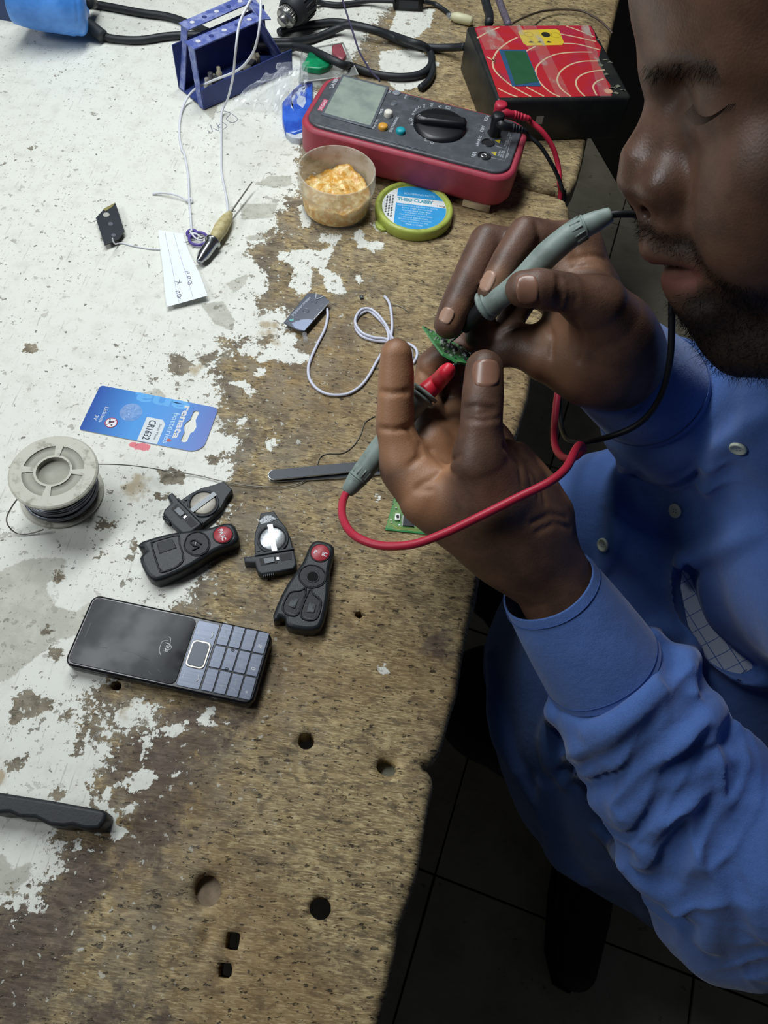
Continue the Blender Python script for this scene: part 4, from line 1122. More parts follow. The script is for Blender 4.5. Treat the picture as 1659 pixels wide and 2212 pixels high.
# --- multimeter in its red holster
def meter():
    z2, z3, z4 = crop(640, 100, 1260), crop(640, 140, 860), crop(820, 200, 1160)
    F = Fr(z2(60, 470), z2(1230, 775), 0.040, 'multimeter', 'dark grey digital multimeter in red rubber holster with orange and teal buttons', 'multimeter')
    r = F.root
    H = 0.042
    red = NT('holster_rubber')
    red.set(Base_Color=red.mix(red.ramp(red.noise(60, 4, 0.6), 0.35, 0.75), lin('a83a4c'), lin('93323f')), Roughness=0.5)
    red.bump(red.noise(900, 2), 0.15, 0.0004)
    q = [F.l(*z2(*p), 0.040) for p in ((190, 130), (60, 470), (1215, 800), (1338, 520))]
    xs0, xs1 = min(q[0][0], q[1][0]), max(q[2][0], q[3][0])
    y0, y1 = -0.002, max(q[0][1], 0.070)
    xs0, xs1, y0, y1 = -0.0095, 0.2090, -0.0050, 0.0935
    out = rrect(xs0, xs1, y0, y1, 0.022, 8)
    inn = rrect(xs0 + 0.0065, xs1 - 0.0065, y0 + 0.0055, y1 - 0.0055, 0.017, 8)
    mb = MB()
    n = len(out)
    v = [(x, y, z) for i_, z in ((0.014, 0.0), (0.012, 0.003), (0.003, 0.009), (0.0, 0.014), (0.0, H - 0.003)) for x, y in rrect(xs0 + i_, xs1 - i_, y0 + i_, y1 - i_, 0.022 - i_, 8)]
    mb.add(v, [(k * n + i, k * n + (i + 1) % n, (k + 1) * n + (i + 1) % n, (k + 1) * n + i) for k in range(4) for i in range(n)] + [tuple(range(n))[::-1]], red.mat, True)
    v = [(x, y, H - 0.003) for x, y in out] + [(x, y, H) for x, y in rrect(xs0 + 0.0015, xs1 - 0.0015, y0 + 0.0015, y1 - 0.0015, 0.021, 8)] + [(x, y, H) for x, y in inn] + [(x, y, H - 0.012) for x, y in inn]
    f = [(k * n + i, k * n + (i + 1) % n, (k + 1) * n + (i + 1) % n, (k + 1) * n + i) for k in range(3) for i in range(n)]
    mb.add(v, f, red.mat, True); hol = mb.build('holster', r)
    # worn pale patch low on the near right corner
    mb = MB(); a = F.l(*z2(1020, 850), 0.006)
    mb.prism([(0.166, y0 + 0.0022), (0.194, y0 + 0.0022), (0.194, y0 + 0.010), (0.166, y0 + 0.010)], 0.0015, 0.0085, M_('bare_patch', 'b8a482', 0.7, var=0.4, scale=200), bev=0.001); mb.build('worn_patch', hol)
    grey = NT('meter_grey')
    grey.set(Base_Color=grey.mix(grey.ramp(grey.noise(80, 4, 0.6), 0.4, 0.75), lin('44474c'), lin('565a60')), Roughness=0.42)
    mb = MB(); mb.prism(rrect(xs0 + 0.0063, xs1 - 0.0063, y0 + 0.0053, y1 - 0.0053, 0.017, 8), 0.01, 0.0445, grey.mat, bev=0.0016); case = mb.build('case', r)
    zt = 0.0445
    L = lambda c, a, b, z=zt: F.l(*c(a, b), z)
    def quad(c, pts, z=zt): return [L(c, *p, z) for p in pts]
    # window
    def shrink(q, k):
        cx, cy = sum(p[0] for p in q) / 4, sum(p[1] for p in q) / 4
        return [(cx + (x - cx) * k, cy + (y - cy) * k) for x, y in q]
    win = quad(z3, [(430, 810), (760, 190), (1490, 380), (1215, 1030)])
    fr_ = M_('window_frame', '5d6268', 0.3)
    mb = MB(); mb.prism(shrink(win, 1.05), 0.044, zt + 0.0012, fr_, bev=0.0006); mb.build('window_frame', r)
    lcd = NT('display_panel')
    lcd.set(Base_Color=lcd.mix(lcd.ramp(lcd.noise(45, 4, 0.6), 0.35, 0.7), lin('97a196'), lin('7e8a84')), Roughness=0.16)
    mb = MB(); mb.prism(shrink(win, 0.955), zt, zt + 0.0014, lcd.mat, bev=0.0003); dsp = mb.build('display', r)
    # raised front strip beside the window
    mb = MB(); a, b = L(z3, 300, 870), L(z2, 1120, 735)
    mb.box(0.004, 0.120, y0 + 0.0090, y0 + 0.0100, zt - 0.0006, zt + 0.0005, fr_, bev=0.0002); mb.build('edge_strip', r)
    ink = M_('meter_ink', 'c2c6cc', 0.5)
    UP = math.pi / 2
    def tx(s, c, a, b, w, h, rot=UP, m=ink, z=zt, par=None, name='lettering', bold=0.00005):
        x, y = L(c, a, b)
        return text(s, 0.004, T(x, y, z + 0.00012, rot), m, par or case, name=name, width=w, height=h, bold=bold)
    tx('UA18B+', z3, 620, 290, 0.0200, 0.0042)
    mb = MB(); x, y = L(z3, 435, 655); mb.box(x - 0.0024, x + 0.0024, y - 0.0098, y + 0.0098, zt, zt + 0.00008, M_('maker_pink', 'c0506a', 0.5)); mk = mb.build('maker_patch', case)
    tx('UYIGAO', z3, 432, 658, 0.0180, 0.0032, par=mk)
    # buttons
    def btn(c, a, b, rad, h, col, name, lab=None):
        x, y = L(c, a, b, zt + h)
        mb = MB(); mb.lathe([(rad * 1.0, 0.0), (rad, h * 0.7), (rad * 0.86, h * 0.95), (rad * 0.5, h * 1.05), (0, h * 1.08)], M_(name + '_' + col, col, 0.4, var=0.1), 24, T(x, y, zt))
        return mb.build('button', r, label=lab)
    btn(z3, 1635, 445, 0.0042, 0.0012, '7d828a', 'key', 'flat grey button')
    btn(z3, 1585, 625, 0.0030, 0.0006, '5f646b', 'key', 'small flush grey button')
    btn(z3, 1505, 750, 0.0044, 0.0050, 'ddd9cd', 'key', 'cream white button')
    btn(z3, 1415, 975, 0.0047, 0.0036, 'd09a3c', 'key', 'orange button')
    btn(z4, 225, 382, 0.0047, 0.0036, '199aa6', 'key', 'teal button')
    mb = MB(); x, y = L(z3, 1585, 625); mb.lathe([(0.0036, 0.0), (0.0042, 0.0005), (0.0046, 0.0)], grey.mat, 24, T(x, y, zt)); mb.build('button_ring', r)
    tx('NCV', z3, 1530, 430, 0.0062, 0.0026); tx('Hz/%', z3, 1375, 760, 0.0095, 0.0032); tx('HOLD B/L', z3, 1280, 960, 0.0165, 0.0030)
    tx('SELECT\u2022RANGE\u2022REL', z4, 150, 335, 0.0270, 0.0026); tx('USB TEST', z4, 275, 42, 0.0078, 0.0016)
    # selector knob
    kx, ky = L(z4, 640, 325, zt + 0.003)
    kn = M_('knob_black', '17191c', 0.36, var=0.3)
    mb = MB(); mb.lathe([(0.0268, 0.0), (0.0262, 0.0022), (0.0225, 0.0034), (0.0, 0.0036)], kn, 64, T(kx, ky, zt)); kb = mb.build('knob', r)
    ax, ay = L(z4, 405, 295, zt + 0.006); bx, by = L(z4, 885, 345, zt + 0.006)
    ka = math.atan2(by - ay, bx - ax)
    mb = MB(); mb.prism([(-0.0262, -0.0026), (-0.0268, 0), (-0.0262, 0.0026), (-0.015, 0.0060), (0.008, 0.0068), (0.0245, 0.0062), (0.0262, 0), (0.0245, -0.0062), (0.008, -0.0068), (-0.015, -0.0060)], 0.003, 0.0092, kn, bev=0.0032, M=T(kx, ky, zt, ka)); mb.build('grip', kb)
    mb = MB(); mb.lathe([(0.0008, 0), (0.0012, 0.0004), (0.0016, 0)], M_('knob_mark', 'b0b4b8', 0.4), 16, T(kx - 0.0215 * math.cos(ka), ky - 0.0215 * math.sin(ka), zt + 0.0089)); mb.build('pointer', kb)
    for s, a, b, w, h in (('OFF\u2022', 560, 510, 0.0098, 0.0030), ('hFE\u2022', 495, 482, 0.0092, 0.0030), ('mV\u2022', 440, 440, 0.0068, 0.0030), ('V\u2022', 390, 385, 0.0048, 0.0032), ('V\u2022', 345, 330, 0.0048, 0.0032),
                          ('\u03a9\u2022', 330, 280, 0.0048, 0.0034), ('+\u2022', 350, 225, 0.0036, 0.0032), ('Hz\u2022', 375, 185, 0.0062, 0.0030), ('\u00b0C', 415, 160, 0.0052, 0.0030), ('\u00b5A', 470, 138, 0.0060, 0.0030), ('mA', 545, 130, 0.0060, 0.0034), ('A', 632, 148, 0.0056, 0.0030), ('NCV', 722, 160, 0.0050, 0.0056)):
        tx(s, z4, a, b, w, h, bold=0.0)
    tx('VΩHz', z4, 1125, 272, 0.0105, 0.0038); tx('COM', z4, 1083, 385, 0.0100, 0.0036); tx('\u00b5AmA\u00b0C', z4, 1045, 510, 0.0175, 0.0038); tx('10A', z4, 995, 652, 0.0085, 0.0040)
    # transistor socket, jacks
    dk = M_('socket_dark', '0d0e10', 0.5)
    x, y = L(z4, 360, 68); mb = MB(); mb.box(x - 0.0055, x + 0.0055, y - 0.0030, y + 0.0030, zt - 0.0002, zt + 0.0002, M_('socket_face', '3b3e43', 0.5), bev=0.0002)
    sk = mb.build('transistor_socket', r)
    mb = MB()
    for i in range(4):
        for j in range(2): mb.cyl(0.00055, zt + 0.00021, zt + 0.00026, dk, 8, cx=x - 0.004 + i * 0.0026, cy=y - 0.0014 + j * 0.0028)
    mb.build('pin_holes', sk)['kind'] = 'stuff'
    for a, b in ((1143, 530), (1105, 668), (1255, 400), (1270, 250)):
        x, y = L(z4, a, b)
        if b == 400: x, y = L(z4, 1205, 425)
        if b == 250: x, y = L(z4, 1240, 265)
        mb = MB(); mb.lathe([(0.0068, 0.0), (0.0064, 0.0006), (0.0054, 0.0008), (0.0052, 0.0), (0.0050, -0.0005), (0.0, -0.0008)], kn, 28, T(x, y, zt)); jk = mb.build('jack', r)
        mb = MB(); mb.disc(0.0050, zt + 0.0001, dk, 24, cx=x, cy=y); mb.build('bore', jk)
        if b == 668:
            mb = MB(); mb.lathe([(0.0021, 0.0), (0.0025, 0.0005), (0.0030, 0.0)], M_('jack_metal', 'b9bdc0', 0.35, 0.8), 20, T(x - 0.0005, y, zt + 0.0003)); mb.build('contact', jk)
    # warning triangles and boxed print
    yl = M_('warning_yellow', 'c8b432', 0.5)
    for a, b in ((1245, 510), (1205, 640)):
        x, y = L(z4, a, b); mb = MB()
        mb.prism([(x - 0.0028, y), (x + 0.0022, y - 0.0030), (x + 0.0022, y + 0.0030)], zt, zt + 0.0001, yl); wt = mb.build('warning_sign', case)
        tx('!', z4, a, b, 0.0006, 0.0026, m=dk, z=zt + 0.0001, par=wt)
    mb = MB()
    for pts in ([(1170, 685), (1320, 722), (1390, 480), (1370, 475)], [(1215, 562), (1330, 595), (1372, 470)], [(1375, 462), (1392, 400)]):
        mb.tube([(*L(z4, *p), zt + 0.0001) for p in pts], 0.00018, ink, 4)
    mb.build('fuse_lines', case)['kind'] = 'stuff'
    for s, a, b, w in (('10A MAX', 1262, 640, 0.0090), ('MAX 10sec', 1285, 645, 0.0105), ('EACH 15min', 1305, 650, 0.0115), ('FUSED', 1345, 660, 0.0075), ('400mA MAX', 1328, 535, 0.0095), ('FUSED', 1352, 530, 0.0065), ('250V', 1362, 440, 0.006)):
        tx(s, z4, a, b, w, 0.0018, bold=0.0)
    return F
METER = meter()

def lead_plug(name, px_top, px_end, z, body, label, plug_h=0.018):
    """right angled plug standing in the meter: upright barrel, then a ribbed tail"""
    z4 = crop(820, 200, 1160)
    a = P(*z4(*px_top), z); b = P(*z4(*px_end), z - 0.004)
    return a, b

# --- test leads: each is one thing with plug, cord, probe; the cords and probes are added with the hands
def leads():
    z2, z4, z6 = crop(640, 100, 1260), crop(820, 200, 1160), crop(1000, 250, 1420)
    res = {}
    redm = M_('lead_red', 'b5273f', 0.42, var=0.15)
    blk = M_('lead_black', '15171a', 0.42, var=0.2)
    for key, m, top, base, tail, cord in (
        ('red', redm, (1285, 112), (1205, 250), [(1330, 215), (1440, 240), (1570, 275)], [(575, 50), (680, 140), (770, 280), (815, 440), (825, 580), (830, 690)]),
        ('black', blk, (1258, 228), (1200, 410), [(1300, 350), (1420, 375), (1535, 405)], [(560, 170), (660, 260), (750, 400), (815, 530), (850, 640), (862, 700)])):
        a = P(*z4(*top), 0.0665); 
        w0 = np.array([a[0], a[1], TZ])
        lab = {'red': 'red test lead with grey banana-shaped probe held between fingers, its plug in the multimeter', 'black': 'black test lead with grey pen-like probe held to the board, its plug in the multimeter'}[key]
        r = thing('test_lead', lab, 'test lead', w0, 0.0, 'test leads of the multimeter')
        o = lambda w: (w[0] - w0[0], w[1] - w0[1], w[2] - w0[2])
        mb = MB(); mb.lathe([(0.0058, 0.0455), (0.0062, 0.058), (0.0064, 0.064), (0.0060, 0.0662), (0.0048, 0.0668), (0, 0.0668)], m, 28); mb.build('plug', r)
        z0 = 0.0600
        path = [(0, 0, z0)] + [o(P(*z4(*p), z0 - 0.003 * k)) for k, p in enumerate(tail)]
        mb = MB(); mb.tube(cr(path, 6), [0.0048 - 0.0022 * t for t in np.linspace(0, 1, 6 * (len(path) - 1) + 1)], m, 14)
        sl = mb.build('plug_sleeve', r)
        pp = cr(path, 12); mb = MB()
        for k in range(5):
            i = int(len(pp) * (0.60 + 0.085 * k)); i = min(i, len(pp) - 2)
            mb.lathe([(0.0030, -0.0010), (0.0042 - 0.0003 * k, -0.0007), (0.0042 - 0.0003 * k, 0.0007), (0.0030, 0.0010)], m, 16, along(pp[i], pp[i + 1]))
        mb.build('sleeve_ribs', sl)['kind'] = 'stuff'
        zc = [0.048, 0.042, 0.030, 0.016, 0.006, -0.006]
        cp = [path[-1]] + [o(P(*z6(*p), z)) for p, z in zip(cord, zc)]
        last = np.array(cp[-1])
        cp += [tuple(last + (0.004, -0.03, -0.05)), tuple(last + (0.006, -0.07, -0.14))]
        res[key] = (r, w0, m, cp)
    return res
LEADS = leads()

# --- charger box with its taped red face
def red_box():
    b = crop(980, 0, 1400)
    Hh = 0.047
    F = Fr(b(370, 860), b(1520, 830), Hh, 'desoldering_station', 'battered black box with a red patterned face, yellow badge and green display', 'electronic box')
    r = F.root
    m = M_('box_black', '1b1d1e', 0.42, var=0.7, scale=40, col2='2c2c28', bump=0.3, bscale=300)
    Lx, Ly = 0.1500, 0.1410
    mb = MB(); mb.prism(rrect(0, Lx, 0, Ly, 0.004, 4), 0.0, Hh, m, bev=0.0035, bevb=0.002); mb.build('case', r)
    z = Hh + 0.0002
    L = lambda a, c_: F.l(*b(a, c_), z)
    rd = NT('red_film')
    n1 = rd.ramp(rd.noise(30, 5, 0.65), 0.42, 0.68)
    rd.set(Base_Color=rd.mix(rd.math('MULTIPLY', n1, 0.55), lin('b52a30'), lin('a13250')), Roughness=0.26)
    sh = [L(180, 240), L(220, 222), L(1165, 218), L(1200, 270), L(1215, 340), L(1258, 400), L(1245, 470), L(1225, 520), L(1270, 610), L(1290, 660), L(1335, 720), L(1350, 815), L(1010, 825), L(390, 832)]
    mb = MB(); mb.prism(sh, Hh - 0.0002, z, rd.mat); face = mb.build('face_sheet', r)
    wh = M_('cream_line', 'd5b795', 0.45, var=0.3, scale=100)
    sd = np.array(sh)
    lines = [[(200, 325), (290, 275), (390, 232)], [(700, 395), (640, 425), (600, 450)], [(545, 318), (450, 370), (370, 440), (335, 520), (350, 600), (440, 690), (540, 760), (660, 825)],
             [(910, 290), (1040, 315), (1215, 355)], [(940, 370), (1060, 378), (1245, 425)], [(960, 222), (1080, 265), (1200, 315)], [(380, 755), (470, 800), (545, 828)], [(620, 742), (700, 785), (770, 822)],
             [(1180, 445), (1040, 445), (880, 462), (770, 510), (705, 580), (710, 660), (760, 730), (830, 790), (905, 825)],
             [(1235, 520), (1090, 525), (980, 560), (905, 620), (885, 690), (920, 760), (1000, 822)], [(1290, 596), (1180, 610), (1090, 640), (1045, 690), (1060, 760), (1120, 822)],
             [(1280, 672), (1215, 700), (1190, 745), (1220, 815)], [(280, 485), (320, 505), (345, 520)]]
    for pts in lines:
        p = [Vector((*L(*q), 0)) for q in cr([(x, y, 0) for x, y in pts], 6) for q in [(q.x, q.y)]]
        v, f = [], []
        for i, q in enumerate(p):
            t = (p[min(i + 1, len(p) - 1)] - p[max(i - 1, 0)]).normalized(); nn = Vector((-t.y, t.x, 0)) * 0.00095
            v += [(q.x + nn.x, q.y + nn.y, z + 0.00008), (q.x - nn.x, q.y - nn.y, z + 0.00008)]
        f = [(2 * i, 2 * i + 1, 2 * i + 3, 2 * i + 2) for i in range(len(p) - 1)]
        mb = MB(); mb.add(v, [g[::-1] for g in f], wh); mb.build('line_print', face)
    zz = z + 0.0001
    tl = M_('display_blue', '2f5578', 0.4, var=0.4, scale=40); gr = M_('display_green', '2f5a3e', 0.22, var=0.4, scale=50)
    mb = MB(); mb.prism([L(385, 425), L(615, 427), L(745, 738), L(500, 738)], z, zz + 0.0003, tl); ds = mb.build('display_frame', r)
    mb = MB(); mb.prism([L(430, 440), L(612, 442), L(722, 700), L(525, 728)], zz, zz + 0.0005, gr); mb.build('display', ds)
    yl = M_('badge_yellow', 'd6b935', 0.4, var=0.25, scale=90)
    yq = [L(550, 275), L(575, 258), L(870, 248), L(900, 262), L(940, 365), L(925, 385), L(625, 390), L(595, 370)]
    mb = MB(); mb.prism(yq, z, zz + 0.0001, yl); bd = mb.build('badge', r)
    dk = M_('badge_black', '1d1a14', 0.6)
    x, y = L(785, 297); mb = MB(); mb.cyl(0.0050, zz, zz + 0.0003, dk, 24, cx=x, cy=y); mb.build('badge_hole', bd)
    bi = M_('badge_ink', '6d5c1c', 0.6)
    for a, b_, s in ((640, 295, 0.9), (870, 302, 1.0)):
        x, y = L(a, b_); mb = MB()
        mb.tube([(x + 0.0055 * s * math.cos(t), y + 0.0050 * s * math.sin(t), zz + 0.0001) for t in np.linspace(0, 6.28, 18)], 0.0002, bi, 4)
        mb.build('badge_mark', bd)
    for a in (660, 735, 810):
        x, y = L(a, 358); mb = MB(); mb.prism([(x - 0.004, y - 0.001), (x, y - 0.0022), (x + 0.004, y - 0.001), (x, y + 0.0016)], zz, zz + 0.0002, dk); mb.build('badge_mark', bd)
    def arc_text(s, pts, h):
        for ch, (a, b_), (c_, d_) in zip(s, pts[:-1], pts[1:]):
            x, y = L(a, b_); u = np.array(L(c_, d_)) - np.array((x, y))
            text(ch, 0.004, T(x, y, zz + 0.0002, math.atan2(u[1], u[0])), dk2, face, height=h)
    dk2 = M_('face_ink', '4b4038', 0.6)
    x, y = L(352, 510); x2, y2 = L(338, 600)
    text('SOMEI', 0.004, T(x, y, zz, math.atan2(y2 - y, x2 - x)), dk2, face, width=0.016, height=0.0028)
    x, y = L(412, 655); x2, y2 = L(455, 715)
    text('ENERGY', 0.004, T(x, y, zz, math.atan2(y2 - y, x2 - x)), dk2, face, width=0.020, height=0.0028)
    # clear tape over the face
    tp = NT('clear_tape')
    a = tp.ramp(tp.noise(1.0, 4, 0.6, vec=tp.map(sc=(60, 25, 1))), 0.5, 0.72)
    tp.set(Base_Color=lin('c9c4b8'), Roughness=0.2, Alpha=tp.math('MULTIPLY_ADD', a, 0.40, 0.06))
    for q in ([(590, 222), (700, 222), (1000, 828), (880, 828)], [(1080, 222), (1150, 222), (1345, 828), (1250, 828)], [(190, 250), (330, 225), (480, 420), (270, 430)], [(460, 215), (560, 215), (740, 420), (660, 440)]):
        mb = MB(); mb.prism([L(*p) for p in q], zz + 0.0004, zz + 0.0005, tp.mat); mb.build('tape', r)
    # torn rim of the film
    fl = M_('torn_film', '7f7f70', 0.4, var=0.7, scale=300)
    rng = random.Random(2)
    mb = MB()
    for a, b_ in ((1350, 760), (1400, 740), (1435, 780), (1380, 800), (1330, 540), (1250, 560), (1300, 640), (1220, 350), (1290, 520)):
        x, y = L(a, b_); mb.prism([(x + rng.uniform(-0.006, 0.006), y + rng.uniform(-0.004, 0.004)) for _ in range(1)] + [(x + 0.004, y), (x + 0.001, y + 0.003), (x - 0.003, y + 0.001)], z, z + 0.0006, fl)
    mb.build('torn_film', r)['kind'] = 'stuff'
    x, y = L(1320, 780); mb = MB(); mb.cyl(0.0045, z, zz + 0.0003, M_('gum_spot', 'cf9a7c', 0.5), 16, cx=x, cy=y); mb.build('spot', face)
    mb = MB(); mb.prism([(0.048, -0.0002), (0.056, -0.0002), (0.053, 0.0006), (0.050, 0.0006)], 0.020, 0.029, M_('film_flake', '9a968c', 0.4)); mb.build('flake', r)
    return F
BOX = red_box()

# --- blue perforated metal stand with bits in its tray
def stand():
    bl = M_('stand_blue', '5563a8', 0.42, 0.1, var=0.9, scale=120, col2='98a2cc', bump=0.2)
    bd = M_('stand_blue_dark', '35437f', 0.45, 0.1, var=0.5, scale=60)
    z1 = crop(380, 0, 1000)
    base = P(441, 237, 0.0)
    r = thing('parts_stand', 'blue folded metal stand with punched straps over a tray of small parts', 'parts stand', (base[0], base[1], TZ))
    def sheet(pts, name, mat, th=0.0012, parent=None):
        """flat plate from corner points in 3d"""
        p = [Vector(q) for q in pts]
        nn = (p[1] - p[0]).cross(p[2] - p[0]).normalized() * th
        v = p + [q + nn for q in p]
        n = len(p)
        mb = MB(); mb.add(v, [tuple(range(n))[::-1], tuple(range(n, 2 * n))] + [(i, (i + 1) % n, n + (i + 1) % n, n + i) for i in range(n)], mat)
        return mb.build(name, parent or r)
    h = 0.060
    o_ = lambda px, py, z: Vector(P(px, py, z) - np.array([base[0], base[1], TZ]))
    A0, A1, A2, Ab = Vector((0, 0, 0.001)), o_(421, 108, h), o_(409, 66, h), Vector((-0.036, 0.030, 0.001))
    B0, B1, B2, Bb = Vector((0.076, 0.096, 0.001)), o_(566, 45, h), o_(545, 6, h), Vector((0.040, 0.126, 0.001))
    up = lambda p, z: Vector((p.x, p.y, z))
    sheet([A0, B0, up(B0, 0.024), up(A0, 0.022)], 'front_plate', bd)
    sheet([Ab, Bb, up(Bb, 0.050), up(Ab, 0.046)], 'back_plate', bd)
    sheet([A0, B0, Bb, Ab], 'tray_floor', bd, 0.0009)
    lat = Vector((-0.79, 0.61, 0))
    sheet([A0, A1, A1 + lat * 0.010, A0 + lat * 0.008], 'side_arm', bl)
    sheet([Ab, A2 + lat * 0.014, A2 + lat * 0.004, Ab - lat * 0.010], 'side_arm', bl)
    sheet([B0, B1, B2 + lat * 0.015, Bb], 'side_panel', bl)
    fold = (B1 - A1).normalized()
    hole = M_('stand_hole', 'c9cbd2', 0.7)
    for P0, P1, wd in ((A1, B1, 0.016), (A2, B2, 0.016)):
        st = sheet([P0 - fold * 0.001, P1 + fold * 0.001, P1 + fold * 0.001 + lat * wd, P0 - fold * 0.001 + lat * wd], 'strap', bl)
        for k in range(5):
            c = P0.lerp(P1, 0.12 + 0.19 * k) + lat * wd * 0.5
            mb = MB(); mb.cyl(0.0026, h + 0.0011, h + 0.0016, hole if k % 2 == 0 else bd, 14, cx=c.x, cy=c.y); mb.build('punched_hole', r)
    sheet([B1 + Vector((0, 0, 0.0005)), B1 + fold * 0.012 + Vector((0, 0, -0.003)), B2 + fold * 0.012 + lat * 0.016 + Vector((0, 0, -0.003)), B2 + lat * 0.016 + Vector((0, 0, 0.0005))], 'top_fold', bl)
    # bits in the tray
    rng = random.Random(6)
    cols = [(M_('bit_steel', '8f9296', 0.4, 0.6, var=0.5), 'steel'), (M_('bit_white', 'b5b3a6', 0.5), 'off-white'), (M_('bit_dark', '3f4044', 0.5), 'dark'), (M_('bit_tan', '8d8672', 0.5), 'tan')]
    for k in range(16):
        s_, t_ = (0.08 + 0.84 * ((k * 0.618) % 1)), 0.18 + 0.16 * (k % 4) + rng.uniform(-0.03, 0.03)
        c = A0.lerp(B0, s_) + (Ab - A0) * t_
        s = rng.uniform(0.0030, 0.0052); hh = rng.uniform(0.008, 0.018)
        if k == 13: continue
        o = MB(); mt, cn = cols[k % 4]
        if k % 3: o.lathe([(0, 0), (s, 0.0), (s, hh * 0.6), (s * 0.6, hh * 0.62), (s * 0.6, hh), (0, hh)], mt, 10)
        else: o.box(-s, s, -s * 0.7, s * 0.7, 0, hh * 0.7, mt, bev=0.0006)
        kind = 'screw' if k % 3 else 'small block'
        ob = o.build(kind.replace(' ', '_'), None, loc=(base[0] + c.x, base[1] + c.y, TZ + 0.0024), label='loose %s %s in the blue stand tray, %s' % (cn, kind, ['nearest the left arm', 'a third along', 'two thirds along', 'nearest the right panel'][min(3, int(s_ * 4))] + [' in front', ' second row', ' third row', ' at the back'][k % 4]), cat=kind, group='%s %ss in the tray of the stand' % (cn, kind))
        ob.rotation_euler = (0, 0, rng.uniform(0, 3))
    return r
STAND = stand()

# --- crumpled clear bag in front of the stand
def film(name, mat, corners, N, Mv, rough, seed, z0, label, cat, hfun=None):
    rng = np.random.default_rng(seed)
    c = np.array([P(*q, 0)[:2] for q in corners])
    v, f = [], []
    ph = rng.uniform(0, 6.28, 12); fr_ = rng.uniform(60, 260, 12)
    ctr = c.mean(0)
    for i in range(N + 1):
        for j in range(Mv + 1):
            s, t = i / N, j / Mv
            p = (1 - s) * (1 - t) * c[0] + s * (1 - t) * c[1] + s * t * c[2] + (1 - s) * t * c[3]
            h = sum(abs(math.sin(fr_[k] * (p[0] * math.cos(ph[k]) + p[1] * math.sin(ph[k])) + ph[k])) for k in range(6)) / 6
            edge = min(s, 1 - s, t, 1 - t)
            z = z0 + rough * (1 - h) * min(1, edge * 4 + 0.25) + (hfun(s, t) if hfun else 0)
            jit = rng.uniform(-0.0015, 0.0015, 2)
            v.append((p[0] - ctr[0] + jit[0], p[1] - ctr[1] + jit[1], z))
    for i in range(N):
        for j in range(Mv):
            a = i * (Mv + 1) + j
            f.append((a, a + Mv + 1, a + Mv + 2, a + 1))
    mb = MB(); mb.add(v, f, mat, False)
    return mb.build(name, None, loc=(ctr[0], ctr[1], TZ), label=label, cat=cat)
clear = NT('clear_film')
fz = clear.ramp(clear.noise(130, 4, 0.6), 0.5, 0.75)
clear.set(Base_Color=lin('dfe4ee'), Roughness=0.12, Alpha=clear.math('MULTIPLY_ADD', fz, 0.25, 0.16))
clear.b.inputs['Specular IOR Level'].default_value = 0.9
film('plastic_bag', clear.mat, [(500, 238), (598, 246), (668, 150), (585, 185)], 22, 16, 0.018, 3, 0.002, 'crumpled clear plastic bag lying against front of the blue stand', 'plastic bag', lambda s, t: 0.020 * t * (1 - t) * 2)
film('plastic_bag', clear.mat, [(590, 250), (660, 240), (668, 185), (600, 190)], 14, 12, 0.014, 9, 0.004, 'small torn clear plastic wrapper between bag and red holster', 'plastic bag', lambda s, t: 0.022 * t)

def pouch():
    c = crop(560, 0, 800)
    n = NT('pouch_blue')
    n.set(Base_Color=n.mix(n.ramp(n.noise(50, 4, 0.6), 0.4, 0.7), lin('2c51b5'), lin('3f6fd6')), Roughness=0.25)
    F = Fr(c(400, 1980), c(760, 2010), 0.001, 'blister_pack', 'bright blue printed pouch with white marks pressed beside left end of the meter', 'pouch')
    L = lambda a, b: F.l(*c(a, b), 0.004)
    N = [(340, 1560), (345, 1800), (400, 2000), (530, 2040), (760, 1960), (800, 1500), (800, 1240), (640, 1250), (500, 1370)]
    mb = MB(); mb.prism([L(*p) for p in N], 0.0, 0.0075, n.mat, bev=0.003); mb.build('sleeve', F.root)
    wh = M_('pouch_white', 'b9c6de', 0.3, var=0.4, scale=150)
    mb = MB(); mb.prism([L(*p) for p in [(400, 2005), (530, 2045), (700, 1985), (700, 2080), (600, 2105), (480, 2085)]], 0.0, 0.0068, M_('pouch_hem', 'c4ccd6', 0.4, var=0.5, scale=200), bev=0.001); mb.build('hem', F.root)
    for q in ([(600, 1470), (690, 1500), (700, 1580), (650, 1660), (570, 1600), (560, 1540)], [(560, 1440), (600, 1360), (680, 1330), (700, 1370), (620, 1420), (580, 1500)], [(480, 1520), (540, 1440), (540, 1500), (480, 1600), (520, 1700), (470, 1640)], [(640, 1370), (690, 1340), (690, 1410), (660, 1450)]):
        mb = MB(); mb.prism([L(*p) for p in q], 0.0070, 0.0078, wh, bev=0.0003); mb.build('white_print', F.root)
    mb = MB(); mb.prism([L(*p) for p in [(470, 1500), (500, 1390), (620, 1330), (640, 1250), (780, 1240), (770, 1330), (560, 1440), (480, 1540)]], 0.0068, 0.0076, M_('pouch_navy', '2b3472', 0.35), bev=0.0003); mb.build('navy_print', F.root)
pouch()

